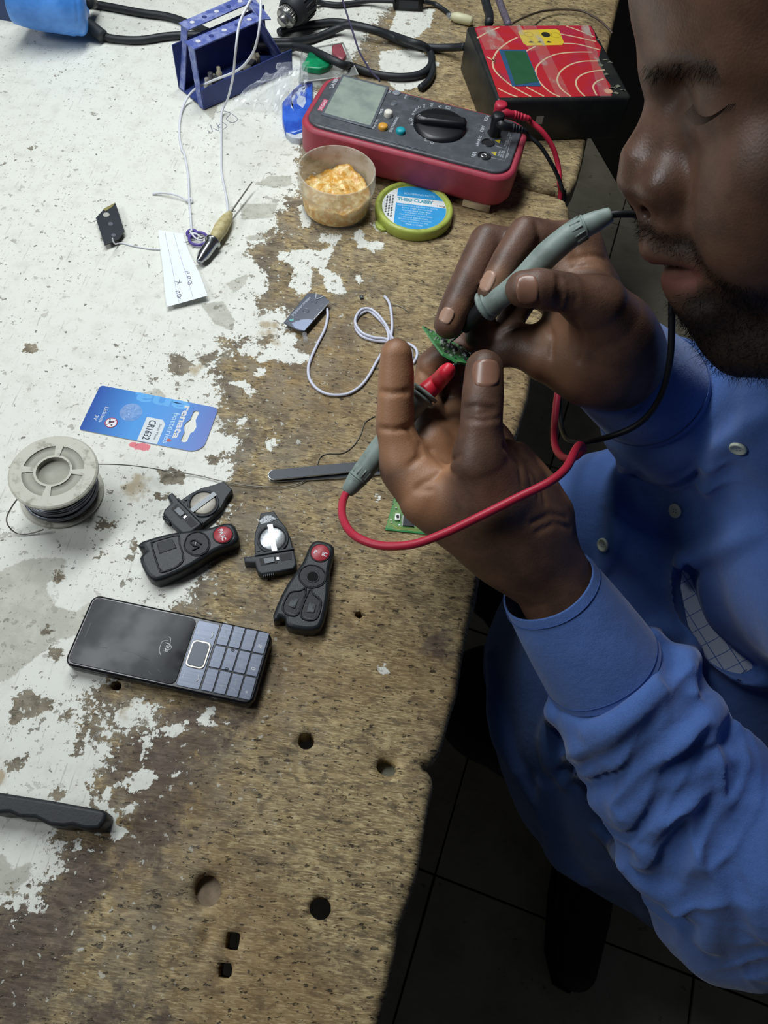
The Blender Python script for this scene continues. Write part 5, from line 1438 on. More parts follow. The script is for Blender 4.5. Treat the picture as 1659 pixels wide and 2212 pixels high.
def clear_case():
    c = crop(560, 0, 800)
    F = Fr(c(740, 730), c(1250, 670), 0.008, 'parts_case', 'small clear hinged case behind red holster, holding green and red pieces', 'case')
    L = lambda a, b, z=0.008: F.l(*c(a, b), z)
    cm = NT('clear_case'); cm.set(Base_Color=lin('cfd3cf'), Roughness=0.12, Alpha=0.28)
    rim = M_('case_rim', 'a9aca6', 0.25)
    q = [L(640, 760), L(1250, 665), L(1480, 1140), L(600, 1250)]
    mb = MB(); mb.prism(q, 0.0003, 0.0095, cm.mat, bev=0.001); mb.build('case', F.root)
    mb = MB()
    for a, b in zip(q, q[1:] + q[:1]): mb.tube([(a[0], a[1], 0.0095), (b[0], b[1], 0.0095)], 0.0009, rim, 6)
    mb.build('rim', F.root)['kind'] = 'stuff'
    gw = F.root.matrix_basis
    c_, s_ = math.cos(F.a), math.sin(F.a)
    def world(x, y): return (F.o[0] + c_ * x - s_ * y, F.o[1] + s_ * x + c_ * y)
    def loose(name, pts, h, mat, label, cat, bev=0.002, z=0.0098):
        p = [L(*k, z) for k in pts]; cx, cy = sum(k[0] for k in p) / len(p), sum(k[1] for k in p) / len(p)
        mb = MB(); mb.prism([(x - cx, y - cy) for x, y in p], 0.0, h, mat, bev=bev)
        w = world(cx, cy)
        o = mb.build(name, None, loc=(w[0], w[1], TZ + z + 0.0006), label=label, cat=cat); o.rotation_euler = (0, 0, F.a)
    gn = M_('green_plastic', '12905c', 0.3, var=0.5, scale=80, col2='0a5e40')
    loose('plastic_wedge', [(635, 1030), (680, 985), (740, 860), (1080, 900), (1100, 1010), (1010, 1080), (900, 1115), (720, 1090), (650, 1060)], 0.006, gn, 'glossy green plastic piece lying on the clear case behind meter', 'plastic piece')
    loose('plastic_piece', [(1085, 730), (1230, 700), (1300, 880), (1230, 950), (1085, 830)], 0.004, M_('dull_red_plastic', '8f4a52', 0.35, var=0.4, scale=90), 'dull red plastic piece at far corner of the clear case', 'plastic piece')
    st = M_('bit_steel', '8f9296', 0.4, 0.6, var=0.5)
    for a, b in ((690, 1150), (750, 1160), (1330, 1040), (1390, 1080)):
        w = P(*c(a, b), 0.001)
        mb = MB(); mb.lathe([(0.0016, 0), (0.0028, 0), (0.0028, 0.002), (0.0016, 0.002)], st, 14, close=True)
        mb.build('nut', None, loc=(w[0], w[1], TZ + 0.0003 if a < 1000 else TZ + 0.0003), label='small bright steel nut %s' % {690: 'left of the green plastic piece, farther one', 750: 'left of the green plastic piece, nearer one', 1330: 'at far corner of the red holster, left one', 1390: 'at far corner of the red holster, right one'}[a], cat='nut', group='steel nuts by the red holster')
clear_case()

# --- cords
def cord(name, pts, rad, mat, label, cat, n=8, group=None, seg=8, zs=None):
    """pts are (px, py, height)"""
    w = [P(x, y, z) for x, y, z in pts]
    c0 = np.array([w[0][0], w[0][1], TZ])
    mb = MB(); mb.tube(cr([tuple(q - c0) for q in w], seg), rad, mat, n)
    return mb.build(name, None, loc=c0, label=label, cat=cat, group=group)
rub = M_('cable_black', '22262a', 0.5, var=0.35, scale=90)
R1 = 0.0042
def cables():
    z1 = crop(0, 0, 700); zc = crop(560, 0, 800); zd = crop(700, 0, 1350)
    h = 0.0045
    cord('power_cable', [(*z1(440, 15), h), (*z1(560, 35), h), (*z1(720, 65), h), (*z1(860, 85), h), (*z1(960, 118), h), (*z1(1060, 160), h), (*z1(1200, 215), 0.012), (*z1(1330, 235), 0.012), (*z1(1480, 235), 0.010),
                         (*zc(520, 690), 0.010), (*zc(760, 745), 0.014), (*zc(1000, 850), 0.020), (*zc(1250, 970), 0.018), (*zd(150, 365), 0.008), (*zd(290, 410), h), (*zd(430, 425), h), (*zd(540, 405), h), (*zd(592, 350), h), (*zd(585, 290), h), (*zd(545, 252), 0.012), (*zd(470, 228), 0.014), (*zd(330, 180), h), (*zd(190, 142), h), (*zd(60, 122), h), (*zd(-60, 135), h), (*zc(430, 425), h), (*zc(300, 480), 0.006)],
         R1, rub, 'thick black cable looping behind the stand and the meter to the upper left', 'cable', 10)
    cord('power_cable', [(*z1(445, 100), 0.012), (*z1(530, 180), 0.006), (*z1(600, 200), h), (*z1(720, 205), h), (*z1(860, 185), h), (*z1(1000, 180), h), (*z1(1130, 190), h), (*z1(1300, 210), 0.010), (*z1(1460, 215), 0.010), (*zc(520, 620), 0.008), (*zc(760, 590), h), (*zc(980, 510), h), (*zc(1180, 420), 0.008), (*zc(1340, 375), 0.013), (*zd(270, 165), 0.014), (*zd(370, 205), 0.008), (*zd(470, 245), h), (*zd(580, 262), h), (*zd(700, 262), 0.010), (*zd(775, 258), 0.018)],
         R1, rub, 'thick black cable from the blue taped tool to side of the red faced box', 'cable', 10)
    cord('short_cable', [(*zd(592, 330), h), (*zd(600, 390), h), (*zd(575, 445), h), (*zd(530, 485), h)], R1 * 0.9, rub, 'short black cable end turning down beside the meter behind its top edge', 'cable', 10)  # short cable end, same black rubber as the others
    sl = M_('cable_sleeve', '2d3236', 0.55)
    mb_pts = [(*z1(415, 95), 0.016), (*z1(470, 140), 0.012), (*z1(528, 185), 0.008)]
    cord('cable_sleeve', mb_pts, 0.0068, sl, 'stiff black sleeve leaving the blue taped tool at upper left', 'cable sleeve', 12)
    # adapter with leads, along the top edge
    cord('thin_cable', [(*zc(760, 5), 0.010), (*zc(950, 45), 0.004), (*zc(1180, 70), 0.004), (*zc(1400, 45), 0.004), (*zc(1660, 10), 0.006), (*zd(390, 5), 0.012)], 0.0030, rub, 'thinner black cable between the round connector and the small black adapter', 'cable', 8)
    ad = Fr(zd(385, 45), zd(545, 52), 0.003, 'inline_adapter', 'small black inline adapter block at the top edge', 'adapter')
    mb = MB(); mb.prism([(0, 0), (0.036, 0), (0.036, 0.055), (0, 0.055)], 0.0, 0.016, M_('adapter_black', '14171a', 0.5), bev=0.002, bevb=0.001); mb.build('body', ad.root)
    mb = MB(); mb.box(0.006, 0.030, -0.0006, 0.001, 0.004, 0.012, M_('adapter_label', '2b2e32', 0.6)); mb.build('end_panel', ad.root)
    cord('thin_cable', [(*zd(548, 8), 0.008), (*zd(610, 22), 0.004), (*zd(660, 52), 0.003), (*zd(700, 85), 0.004)], 0.0026, rub, 'short black cable from small black adapter to the pale tube', 'cable', 8)
    t = [P(*zd(700, 88), 0.006), P(*zd(820, 118), 0.006)]
    r = thing('wire_joint', 'pale cream tube joint between cable and red faced box', 'tube joint', (t[0][0], t[0][1], TZ))
    d_ = t[1] - t[0]
    pale = M_('pale_tube', 'd0cda8', 0.45, var=0.25)
    mb = MB(); mb.tube([(0, 0, 0.006), tuple(d_ * 0.25 + (0, 0, 0.006)), tuple(d_ * 0.9 + (0, 0, 0.006)), tuple(d_ + (0, 0, 0.006))], [0.0035, 0.0058, 0.0055, 0.0035], pale, 14); mb.build('tube', r)
    mb = MB(); mb.tube([tuple(d_ * -0.2 + (0, 0, 0.0055)), tuple(d_ * 0.06 + (0, 0, 0.006))], [0.0024, 0.0044], clear.mat, 10); mb.build('clear_cap', r)
    zb = crop(980, 0, 1400)
    cord('power_cable', [(*zb(255, -60), 0.030), (*zb(285, 60), 0.028), (*zb(305, 130), 0.030), (*zb(302, 195), 0.035)], 0.0052, rub, 'thick black cable rising behind left rear corner of the red faced box', 'cable', 10)
    cord('ribbon_cable', [(*zb(375, -40), 0.030), (*zb(410, 70), 0.030), (*zb(440, 140), 0.034), (*zb(468, 212), 0.038)], 0.0042, M_('ribbon_grey', '6d6470', 0.5, var=0.6, scale=400, col2='42404a'), 'grey purple ribbon cable entering rear of the red faced box', 'cable', 10)
    cord('thin_wire', [(*zb(495, 205), 0.040), (*zb(600, 150), 0.022), (*zb(740, 100), 0.010), (*zb(900, 82), 0.006), (*zb(1080, 92), 0.006), (*zb(1200, 145), 0.006), (*zb(1290, 215), 0.006), (*zb(1355, 285), 0.004)], 0.0013, M_('brown_wire', '4e4038', 0.5), 'thin brown wire arching behind the red faced box', 'wire', 6)
    cord('thin_wire', [(*zc(1240, -20), 0.05), (*zc(1290, 150), 0.045), (*zc(1350, 330), 0.040), (*zc(1410, 520), 0.036), (*zc(1490, 760), 0.034), (*zc(1600, 960), 0.036), (*zc(1680, 1080), 0.040), (*crop(640, 140, 860)(1330, 220), 0.048), (*crop(640, 140, 860)(1360, 270), 0.0475)], 0.0011, M_('violet_wire', '3d3852', 0.5), 'thin dark violet wire hanging down onto far edge of the meter', 'wire', 6)
    # round screw connector behind the stand
    a, b = P(*zc(330, 330), 0.022), P(*zc(640, 0), 0.030)
    r = thing('screw_connector', 'black round cable connector with a bright knurled collar behind the stand', 'connector', (a[0], a[1], TZ))
    d_ = b - a; L = np.linalg.norm(d_)
    M = along((0, 0, 0.022), (d_[0], d_[1], 0.022 + d_[2]))
    chrome = M_('collar_metal', 'a8a9a4', 0.3, 0.85)
    mb = MB(); mb.lathe([(0, 0), (0.006, 0), (0.006, L * 0.16), (0, L * 0.16)], chrome, 24, M); mb.build('tip', r)
    mb = MB()
    prof = [(0.006, L * 0.14), (0.0112, L * 0.17), (0.0112, L * 0.36), (0.006, L * 0.38)]
    mb.lathe(prof, chrome, 32, M)
    for k in range(24):
        aa = 2 * math.pi * k / 24
        mb.tube([M @ Vector((0.0112 * math.cos(aa), 0.0112 * math.sin(aa), L * 0.19)), M @ Vector((0.0112 * math.cos(aa), 0.0112 * math.sin(aa), L * 0.34))], 0.0007, chrome, 4)
    mb.build('knurled_collar', r)
    cb = M_('connector_black', '25282d', 0.55, var=0.3)
    mb = MB(); mb.lathe([(0.012, L * 0.36), (0.0150, L * 0.40), (0.0165, L * 0.50), (0.0165, L * 0.60), (0.0185, L * 0.62), (0.0190, L * 1.05), (0.014, L * 1.25), (0, L * 1.3)], cb, 32, M); bs = mb.build('barrel', r)
    mb = MB()
    for k in range(18):
        aa = 2 * math.pi * k / 18
        mb.tube([M @ Vector((0.0187 * math.cos(aa), 0.0187 * math.sin(aa), L * 0.64)), M @ Vector((0.0190 * math.cos(aa), 0.0190 * math.sin(aa), L * 1.03))], 0.0011, cb, 5)
    mb.build('grip_ribs', bs)['kind'] = 'stuff'
    # blue taped tool at the top left
    za = crop(0, 0, 260)
    tb = NT('blue_tape')
    tb.set(Base_Color=tb.mix(tb.ramp(tb.noise(30, 4, 0.6), 0.35, 0.7), lin('3f7fd0'), lin('5a9cf0')), Roughness=0.35)
    tb.bump(tb.noise(120, 3), 0.4, 0.002)
    c0 = P(*za(900, -60), 0.035)
    r = thing('taped_tool', 'bundle wrapped in bright blue tape at upper left corner with cables leaving it', 'taped bundle', (c0[0], c0[1], TZ))
    lp = lambda a_, b_, z: tuple(P(*za(a_, b_), z) - np.array([c0[0], c0[1], TZ]))
    mb = MB(); mb.tube(cr([lp(1190, 40, 0.036), lp(1020, 20, 0.038), lp(800, -20, 0.042), lp(500, -70, 0.046), lp(200, -160, 0.05)], 6), [0.018, 0.026, 0.029, 0.031, 0.032, 0.032, 0.032] + [0.033] * 17 + [0.03], tb.mat, 20); mb.build('tape_wrap', r)
    mb = MB(); mb.tube([lp(980, 300, 0.022), lp(1010, 240, 0.024), lp(1060, 120, 0.026)], [0.006, 0.012, 0.014], tb.mat, 12); mb.build('tape_end', r)
    nv = M_('navy_block', '34456a', 0.5, var=0.3)
    mb = MB(); mb.prism([lp(-120, 250, 0)[:2], lp(330, 330, 0)[:2], lp(470, 180, 0)[:2], lp(250, -60, 0)[:2], lp(-150, -60, 0)[:2]], 0.0, 0.03, nv, bev=0.004); mb.build('base_block', r)
    mb = MB(); mb.tube([lp(1200, 30, 0.03), lp(1290, 45, 0.012)], [0.007, 0.0055], sl, 12); mb.build('sleeve', r)
cables()

# --- white string, tag, plates and the needle tool
def strings():
    w = M_('string_white', 'd9dbe2', 0.6, var=0.2)
    w2 = M_('cord_white', 'd4d6e6', 0.4, var=0.1)
    cord('white_string', [(562, -20, 0.135), (563, 30, 0.128), (556, 86, 0.112), (541, 123, 0.090), (511, 153, 0.066), (455, 176, 0.032), (417, 196, 0.012), (395, 232, 0.003), (387, 280, 0.0012), (392, 320, 0.0012), (399, 336, 0.0012), (406, 375, 0.0012), (408, 405, 0.0012), (409, 436, 0.002), (411, 460, 0.0012), (414, 500, 0.002)],
         0.0012, w, 'white string running from above the stand down to the purple ring', 'string', 7)
    cord('white_string', [(545, -20, 0.135), (541, 0, 0.132), (518, 49, 0.122), (509, 112, 0.105), (503, 168, 0.070), (492, 213, 0.020), (479, 243, 0.004), (478, 290, 0.0012), (478, 336, 0.0012), (479, 374, 0.0012), (486, 411, 0.0012), (491, 440, 0.003), (492, 462, 0.006)],
         0.0012, w, 'white string running from above the stand down to the needle tool', 'string', 7)
    k = P(409, 437, 0.0); mb = MB()
    mb.tube(cr([(0.0032 * math.cos(t), 0.0022 * math.sin(t), 0.0022 + 0.001 * math.sin(2 * t)) for t in np.linspace(0, 11, 30)], 2), 0.0009, w, 6)
    mb.build('string_knot', None, loc=k, label='small white knot on the string above the paper tag', cat='knot')
    cord('string_end', [(409, 437, 0.0016), (395, 428, 0.003), (375, 420, 0.004), (350, 417, 0.003), (330, 419, 0.001)], [0.0008] * 25 + [0.0009] * 4 + [0.0012] * 3 + [0.0011], w, 'short white string end with a dark tip, left of the knot', 'string', 6)
    cord('string_end', [(243, 515, 0.016), (245, 522, 0.010), (250, 527, 0.004), (262, 525, 0.001), (290, 532, 0.0008), (325, 538, 0.0008), (352, 539, 0.0008)], 0.0007, w, 'thin white string from small dark plate to the paper tag', 'string', 6)
    # two small drilled plates
    zp = crop(180, 380, 600)
    F = Fr(zp(180, 585), zp(350, 465), 0.002, 'drilled_plate', 'small black drilled plate leaning at left beside the paper tag', 'plate')
    pm = M_('plate_black', '2e3238', 0.45, var=0.3)
    L = lambda a, b: F.l(*zp(a, b), 0.006)
    q = [L(180, 585), L(105, 355), L(170, 285), L(275, 230), L(350, 465), L(295, 540)]
    tilt = Matrix.Translation((0, 0, 0.0005))
    def plate(F, q, mat, holes, zc, name='plate'):
        cx, cy = sum(p[0] for p in q) / len(q), sum(p[1] for p in q) / len(q)
        mb = MB(); mb.prism(q, 0.0046, 0.0058, mat, bev=0.0003); o = mb.build(name, F.root)
        for (x, y), rad, hm in holes:
            mb = MB(); mb.cyl(rad, 0.0057, 0.0060, hm, 18, cx=x, cy=y); mb.build('hole', F.root)
            mb = MB(); mb.lathe([(rad, 0.0058), (rad * 1.12, 0.0062), (rad * 1.25, 0.0058)], mat, 18, T(x, y, 0)); mb.build('hole_rim', F.root)
        mb = MB(); mb.prism([(cx + (x - cx) * 0.5, cy + (y - cy) * 0.5) for x, y in q], 0.0, 0.0047, mat); mb.build('foot', F.root)
    pale_hole = M_('hole_showing_bench', 'aaa9a0', 0.7)
    plate(F, q, pm, [(L(195, 330), 0.0030, pale_hole), (L(232, 408), 0.0022, M_('hole_dim', '5c6068', 0.6)), (L(258, 505), 0.0020, M_('hole_dim', '5c6068', 0.6))], 0)
    mb = MB(); mb.prism([L(170, 283), L(272, 228), L(250, 262), L(190, 300)], 0.0056, 0.0061, M_('plate_tape', '8a8150', 0.5)); mb.build('tape', F.root)
    zq = crop(600, 620, 730)
    F = Fr(zq(160, 970), zq(815, 160), 0.004, 'name_plate', 'small dark plate with worn white lettering, tied to the white cord', 'plate')
    L = lambda a, b: F.l(*zq(a, b), 0.006)
    gl = NT('plate_gloss'); gl.set(Base_Color=lin('4a505f'), Roughness=0.22)
    q = [L(160, 970), L(815, 160), L(940, 155), L(1075, 178), L(1200, 205), L(1300, 260), L(1435, 390), L(735, 1212), L(600, 1190), L(440, 1120), L(300, 1050)]
    dk = M_('plate_hole', '4f5462', 0.5)
    plate(F, q, gl.mat, [(L(1010, 405), 0.0022, dk), (L(780, 655), 0.0024, dk), (L(530, 905), 0.0020, dk)], 0)
    fo = M_('foil_edge', 'e4e6ea', 0.25, 0.6)
    mb = MB(); a, b = L(1435, 395), L(990, 895); mb.tube([(*a, 0.0056), (*b, 0.0056)], 0.0005, fo, 6); mb.build('bright_edge', F.root)
    mb = MB(); mb.prism([L(380, 1000), L(640, 900), L(850, 880), L(985, 915), L(735, 1205), L(480, 1130)], 0.0056, 0.00605, M_('bare_film_glare', 'a3afcb', 0.15), bev=0.0001); mb.build('bare_film_glare', F.root)  # bare film, its pale tone paints in the lamp's reflection
    x0, y0 = L(390, 800); x1, y1 = L(900, 290)
    text('JMJOKNXTMEEN', 0.003, T((x0 + x1) / 2, (y0 + y1) / 2, 0.00595, math.atan2(y1 - y0, x1 - x0)), M_('worn_letter', 'a6adbc', 0.5), F.root, width=math.hypot(x1 - x0, y1 - y0), height=0.0028, bold=0.00012)
    x0, y0 = L(1090, 640); x1, y1 = L(1240, 470)
    text('4 1 0 J', 0.002, T((x0 + x1) / 2, (y0 + y1) / 2, 0.00595, math.atan2(y1 - y0, x1 - x0)), M_('worn_letter', 'a6adbc', 0.5), F.root, width=math.hypot(x1 - x0, y1 - y0), height=0.0015)
    mb = MB(); mb.prism([L(310, 890), L(440, 870), L(445, 920), L(340, 950)], 0.0057, 0.00605, M_('teal_sticker', '5fb3b0', 0.5)); mb.build('sticker', F.root)
    mb = MB(); a, b = L(730, 1210), L(780, 1420); mb.tube([(*a, 0.003), (*b, 0.0012)], [0.0022, 0.0020], clear.mat, 8); mb.build('clear_tie', F.root)
    mb = MB()
    for a_, b_ in (((1050, 330), (1060, 180)), ((1070, 340), (1290, 255))): mb.tube([(*L(*a_), 0.0062), (*L(*b_), 0.006)], 0.0004, M_('string_white', 'd9dbe2', 0.6), 5)
    mb.build('string_wrap', F.root)['kind'] = 'stuff'
    # the white cord with its overhand knot and twisted pair
    ze = crop(580, 600, 1000)
    z = 0.0016
    pts = [(500, 262), (505, 330), (480, 440), (420, 560), (365, 680), (340, 770), (350, 860), (400, 935), (480, 985), (580, 1002), (690, 985), (790, 920), (860, 830), (920, 720), (975, 630), (1010, 560), (1025, 500), (1000, 420), (940, 350), (860, 285), (800, 300), (750, 350), (745, 430), (800, 500), (900, 535), (1000, 545), (1060, 550)]
    zz = [0.003] + [z] * (len(pts) - 1)
    for i in (15, 16): zz[i] = 0.0045
    cord('knotted_wire', [(*ze(*p), zz[i]) for i, p in enumerate(pts)] + [(*ze(1180, 560), z), (*ze(1250, 600), z), (*ze(1268, 660), z), (*ze(1235, 730), z)], 0.0013, w2, 'white cord from the lettered plate, tied in a loose loop', 'cord', 8)
    pts = [(990, 158), (1030, 215), (1050, 320), (1055, 430), (1040, 520), (1015, 600), (1030, 560), (1060, 545), (990, 520), (900, 510), (800, 470), (745, 400), (745, 340), (790, 275), (860, 265), (930, 310), (1000, 400), (1040, 480), (1080, 545), (1150, 570), (1210, 610), (1225, 700)]
    zz = [0.0035] * len(pts); zz[0] = 0.0012; zz[5] = zz[6] = 0.002
    cord('knotted_wire', [(*ze(*p), zz[i]) for i, p in enumerate(pts)], 0.0013, w2, 'white cord end twisted round the loop, its frayed tip pointing up', 'cord', 8)
    # paper tag
    pp = NT('ruled_paper')
    uvx = pp.n('ShaderNodeSeparateXYZ', i_0=pp.obj()).outputs[0]
    pp.set(Base_Color=lin('e9eef5'), Roughness=0.7)
    zt = crop(180, 380, 600)
    c4 = [zt(635, 432), zt(838, 465), zt(1068, 1020), zt(712, 1105)]
    F = Fr(c4[3], c4[2], 0.008, 'paper_tag', 'torn slip of ruled white paper with pencilled numbers, curled at its near end', 'paper')
    N, Mv = 10, 26
    c = [np.array(F.l(*p, 0.006)) for p in c4]
    def surf(s, t):
        p = (1 - s) * (1 - t) * c[0] + s * (1 - t) * c[1] + s * t * c[2] + (1 - s) * t * c[3]
        side = 0.0012 * math.sin(9 * t + 2 * s) * (1 if s > 0.5 else -0.6)
        zz = 0.0022 + 0.0035 * math.sin(math.pi * t) * (1 - s) + 0.010 * max(0, t - 0.55) ** 1.3 * (0.6 + 0.5 * s)
        return (p[0] + side * abs(s - 0.5), p[1], zz)
    v = [surf(i / N, j / Mv) for i in range(N + 1) for j in range(Mv + 1)]
    f = [(i * (Mv + 1) + j, i * (Mv + 1) + j + 1, (i + 1) * (Mv + 1) + j + 1, (i + 1) * (Mv + 1) + j) for i in range(N) for j in range(Mv)]
    mb = MB(); mb.add(v, f, pp.mat, True); mb.add([(x, y, zz - 0.0002) for x, y, zz in v], [g[::-1] for g in f], pp.mat, True); mb.build('sheet', F.root)
    ln = M_('ruled_line', 'b9c3d6', 0.7); pen = M_('pencil', '8a8d98', 0.7)
    for s in (0.27, 0.62):
        mb = MB()
        mb.tube([Vector(surf(s + 0.02 * t, t)) + Vector((0, 0, 0.0001)) for t in np.linspace(0.01, 0.99, 24)], 0.00018, ln, 4); mb.build('ruled_line', F.root)
    def stroke(pts):
        mb = MB()
        mb.tube([Vector(surf(s, t)) + Vector((0, 0, 0.00015)) for s, t in [(q.x, q.y) for q in cr([(a, b, 0) for a, b in pts], 5)]], 0.0003, pen, 4); mb.build('handwriting', F.root)
    stroke([(0.62, 0.755), (0.66, 0.735), (0.72, 0.74), (0.70, 0.765), (0.63, 0.79), (0.62, 0.76), (0.72, 0.775)])
    stroke([(0.68, 0.665), (0.72, 0.675), (0.72, 0.695), (0.68, 0.70), (0.65, 0.68), (0.68, 0.665)])
    stroke([(0.60, 0.60), (0.66, 0.595), (0.72, 0.60), (0.73, 0.62), (0.69, 0.625), (0.68, 0.605)])
    stroke([(0.30, 0.72), (0.38, 0.735), (0.46, 0.74)]); stroke([(0.34, 0.76), (0.40, 0.735), (0.42, 0.70)])
    stroke([(0.28, 0.90), (0.36, 0.89), (0.36, 0.92), (0.29, 0.925), (0.28, 0.90), (0.34, 0.95)]); stroke([(0.26, 0.85), (0.34, 0.845), (0.34, 0.865), (0.26, 0.87)])
    # purple rubber ring
    pu = M_('purple_rubber', '5a4a9a', 0.45)
    a, b = P(*zt(930, 500), 0.0), P(*zt(985, 555), 0.0)
    r = thing('rubber_ring', 'small purple rubber ring pair looped through the white string end', 'ring', (b[0], b[1], TZ))
    for c_, rad, z0 in ((a - b, 0.0046, 0.0014), (b - b, 0.0085, 0.0026)):
        mb = MB(); mb.tube([(c_[0] + rad * math.cos(t), c_[1] + rad * math.sin(t), z0) for t in np.linspace(0, 2 * math.pi, 29)], 0.0013, pu, 8, caps=False); mb.build('ring', r)
    mb = MB(); mb.tube(cr([(-0.010, 0.008, 0.003), (-0.006, 0.002, 0.0045), (0.000, -0.003, 0.0045), (0.005, -0.002, 0.004), (-0.002, 0.003, 0.005), (-0.008, 0.004, 0.004)], 5), 0.0009, w, 6); mb.build('string_loop', r)
    mb = MB(); mb.tube([(-0.014, -0.008, 0.0012), (0.006, -0.001, 0.006)], 0.0005, M_('pin_steel', '6b6d72', 0.3, 0.8), 6); mb.build('pin', r)
    # needle tool
    a, m1, m2, e = P(*zt(985, 735), 0.0055), P(*zt(1110, 555), 0.0080), P(*zt(1255, 315), 0.0070), P(*zt(1440, 52), 0.010)
    r = thing('needle_tool', 'needle tool with tape wrapped handle and bright steel cone, on the white paint', 'needle tool', (m1[0], m1[1], TZ))
    o = lambda w_: Vector((w_[0] - m1[0], w_[1] - m1[1], w_[2] - TZ))
    stl = M_('tool_steel', 'a9abad', 0.22, 0.95)
    A, B, C_, E_ = o(a), o(m1), o(m2), o(e)
    Lc = (A - B).length
    mb = MB(); mb.lathe([(0, 0), (0.0072, 0.0), (0.0076, 0.001), (0.0074, 0.0025), (0.0056, 0.0035), (0.0054, Lc * 0.7), (0.0032, Lc * 0.95), (0.0026, Lc), (0, Lc)], stl, 28, along(B, A)); mb.build('cone', r)
    Lh = (C_ - B).length
    tp = NT('masking_tape'); tp.set(Base_Color=tp.mix(tp.ramp(tp.noise(200, 4, 0.6), 0.35, 0.7), lin('c4b98b'), lin('a89a66')), Roughness=0.6); tp.bump(tp.noise(250, 3), 0.5, 0.0008)
    mb = MB(); mb.lathe([(0, 0), (0.0048, 0), (0.0056, Lh * 0.15), (0.0066, Lh * 0.45), (0.0056, Lh * 0.75), (0.0030, Lh * 0.98), (0.0016, Lh), (0, Lh)], tp.mat, 24, along(B, C_)); mb.build('handle', r)
    mb = MB(); mb.tube([C_ - (C_ - B) * 0.02, C_ + (E_ - C_) * 0.12, E_], [0.0016, 0.0009, 0.0006], M_('needle_grey', '8b8b84', 0.4, 0.5), 8); mb.build('needle', r)
strings()

# --- file with a black wavy handle, reaching in at the left
def wavy():
    z = crop(0, 1500, 500, 1553)
    F = Fr(z(0, 880), z(690, 975), 0.0, 'tool_handle', 'black finger grooved plastic tool handle reaching in at lower left', 'tool handle')
    m = M_('handle_black', '26292d', 0.5, var=0.25, bump=0.25, bscale=700)
    L = lambda a, b, zz: F.l(*z(a, b), zz)
    top = [(-150, 640), (0, 657), (350, 712), (690, 775), (715, 800), (705, 850), (660, 905), (560, 905), (480, 880), (420, 890), (330, 880), (230, 830), (120, 825), (60, 795), (-20, 800), (-160, 770)]
    mb = MB(); mb.prism([L(*p, 0.018) for p in top], 0.0, 0.018, m, bev=0.0022, bevb=0.002); mb.build('grip', F.root)
wavy()

# --- tiny bits
c_ = crop(580, 600, 1000)
w = P(*c_(795, 170), 0)
r = thing('chip', 'tiny black component with one bright solder dot, alone on bare wood', 'component', w, 0.3)
mb = MB(); mb.box(-0.0016, 0.0016, -0.0022, 0.0022, 0.0, 0.0014, M_('chip_black', '24262a', 0.45), bev=0.0002); mb.build('body', r)
mb = MB(); mb.lathe([(0.0007, 0.0014), (0.0004, 0.0019), (0, 0.002)], M_('tin', 'c9cbc6', 0.35, 0.7), 10); mb.build('solder_dot', r)
c4 = crop(300, 700, 850)
cord('bent_wire', [(*c4(1160, 925), 0.0006), (*c4(1180, 870), 0.0006), (*c4(1230, 845), 0.0006), (*c4(1330, 840), 0.0006), (*c4(1400, 790), 0.0006), (*c4(1445, 720), 0.0006), (*c4(1475, 640), 0.0006), (*c4(1540, 600), 0.0006)], 0.0004, M_('solder_thread', '77756d', 0.35, 0.7), 'thin bent wire on bare wood above the tweezers', 'wire', 5)
ce = crop(580, 600, 1000)
cord('bent_wire', [(*ce(1060, 235), 0.0006), (*ce(1110, 240), 0.0006), (*ce(1160, 265), 0.0006), (*ce(1200, 300), 0.001)], 0.0003, M_('solder_thread', '77756d', 0.35, 0.7), 'hair-thin wire right of the frayed cord tip', 'wire', 5)
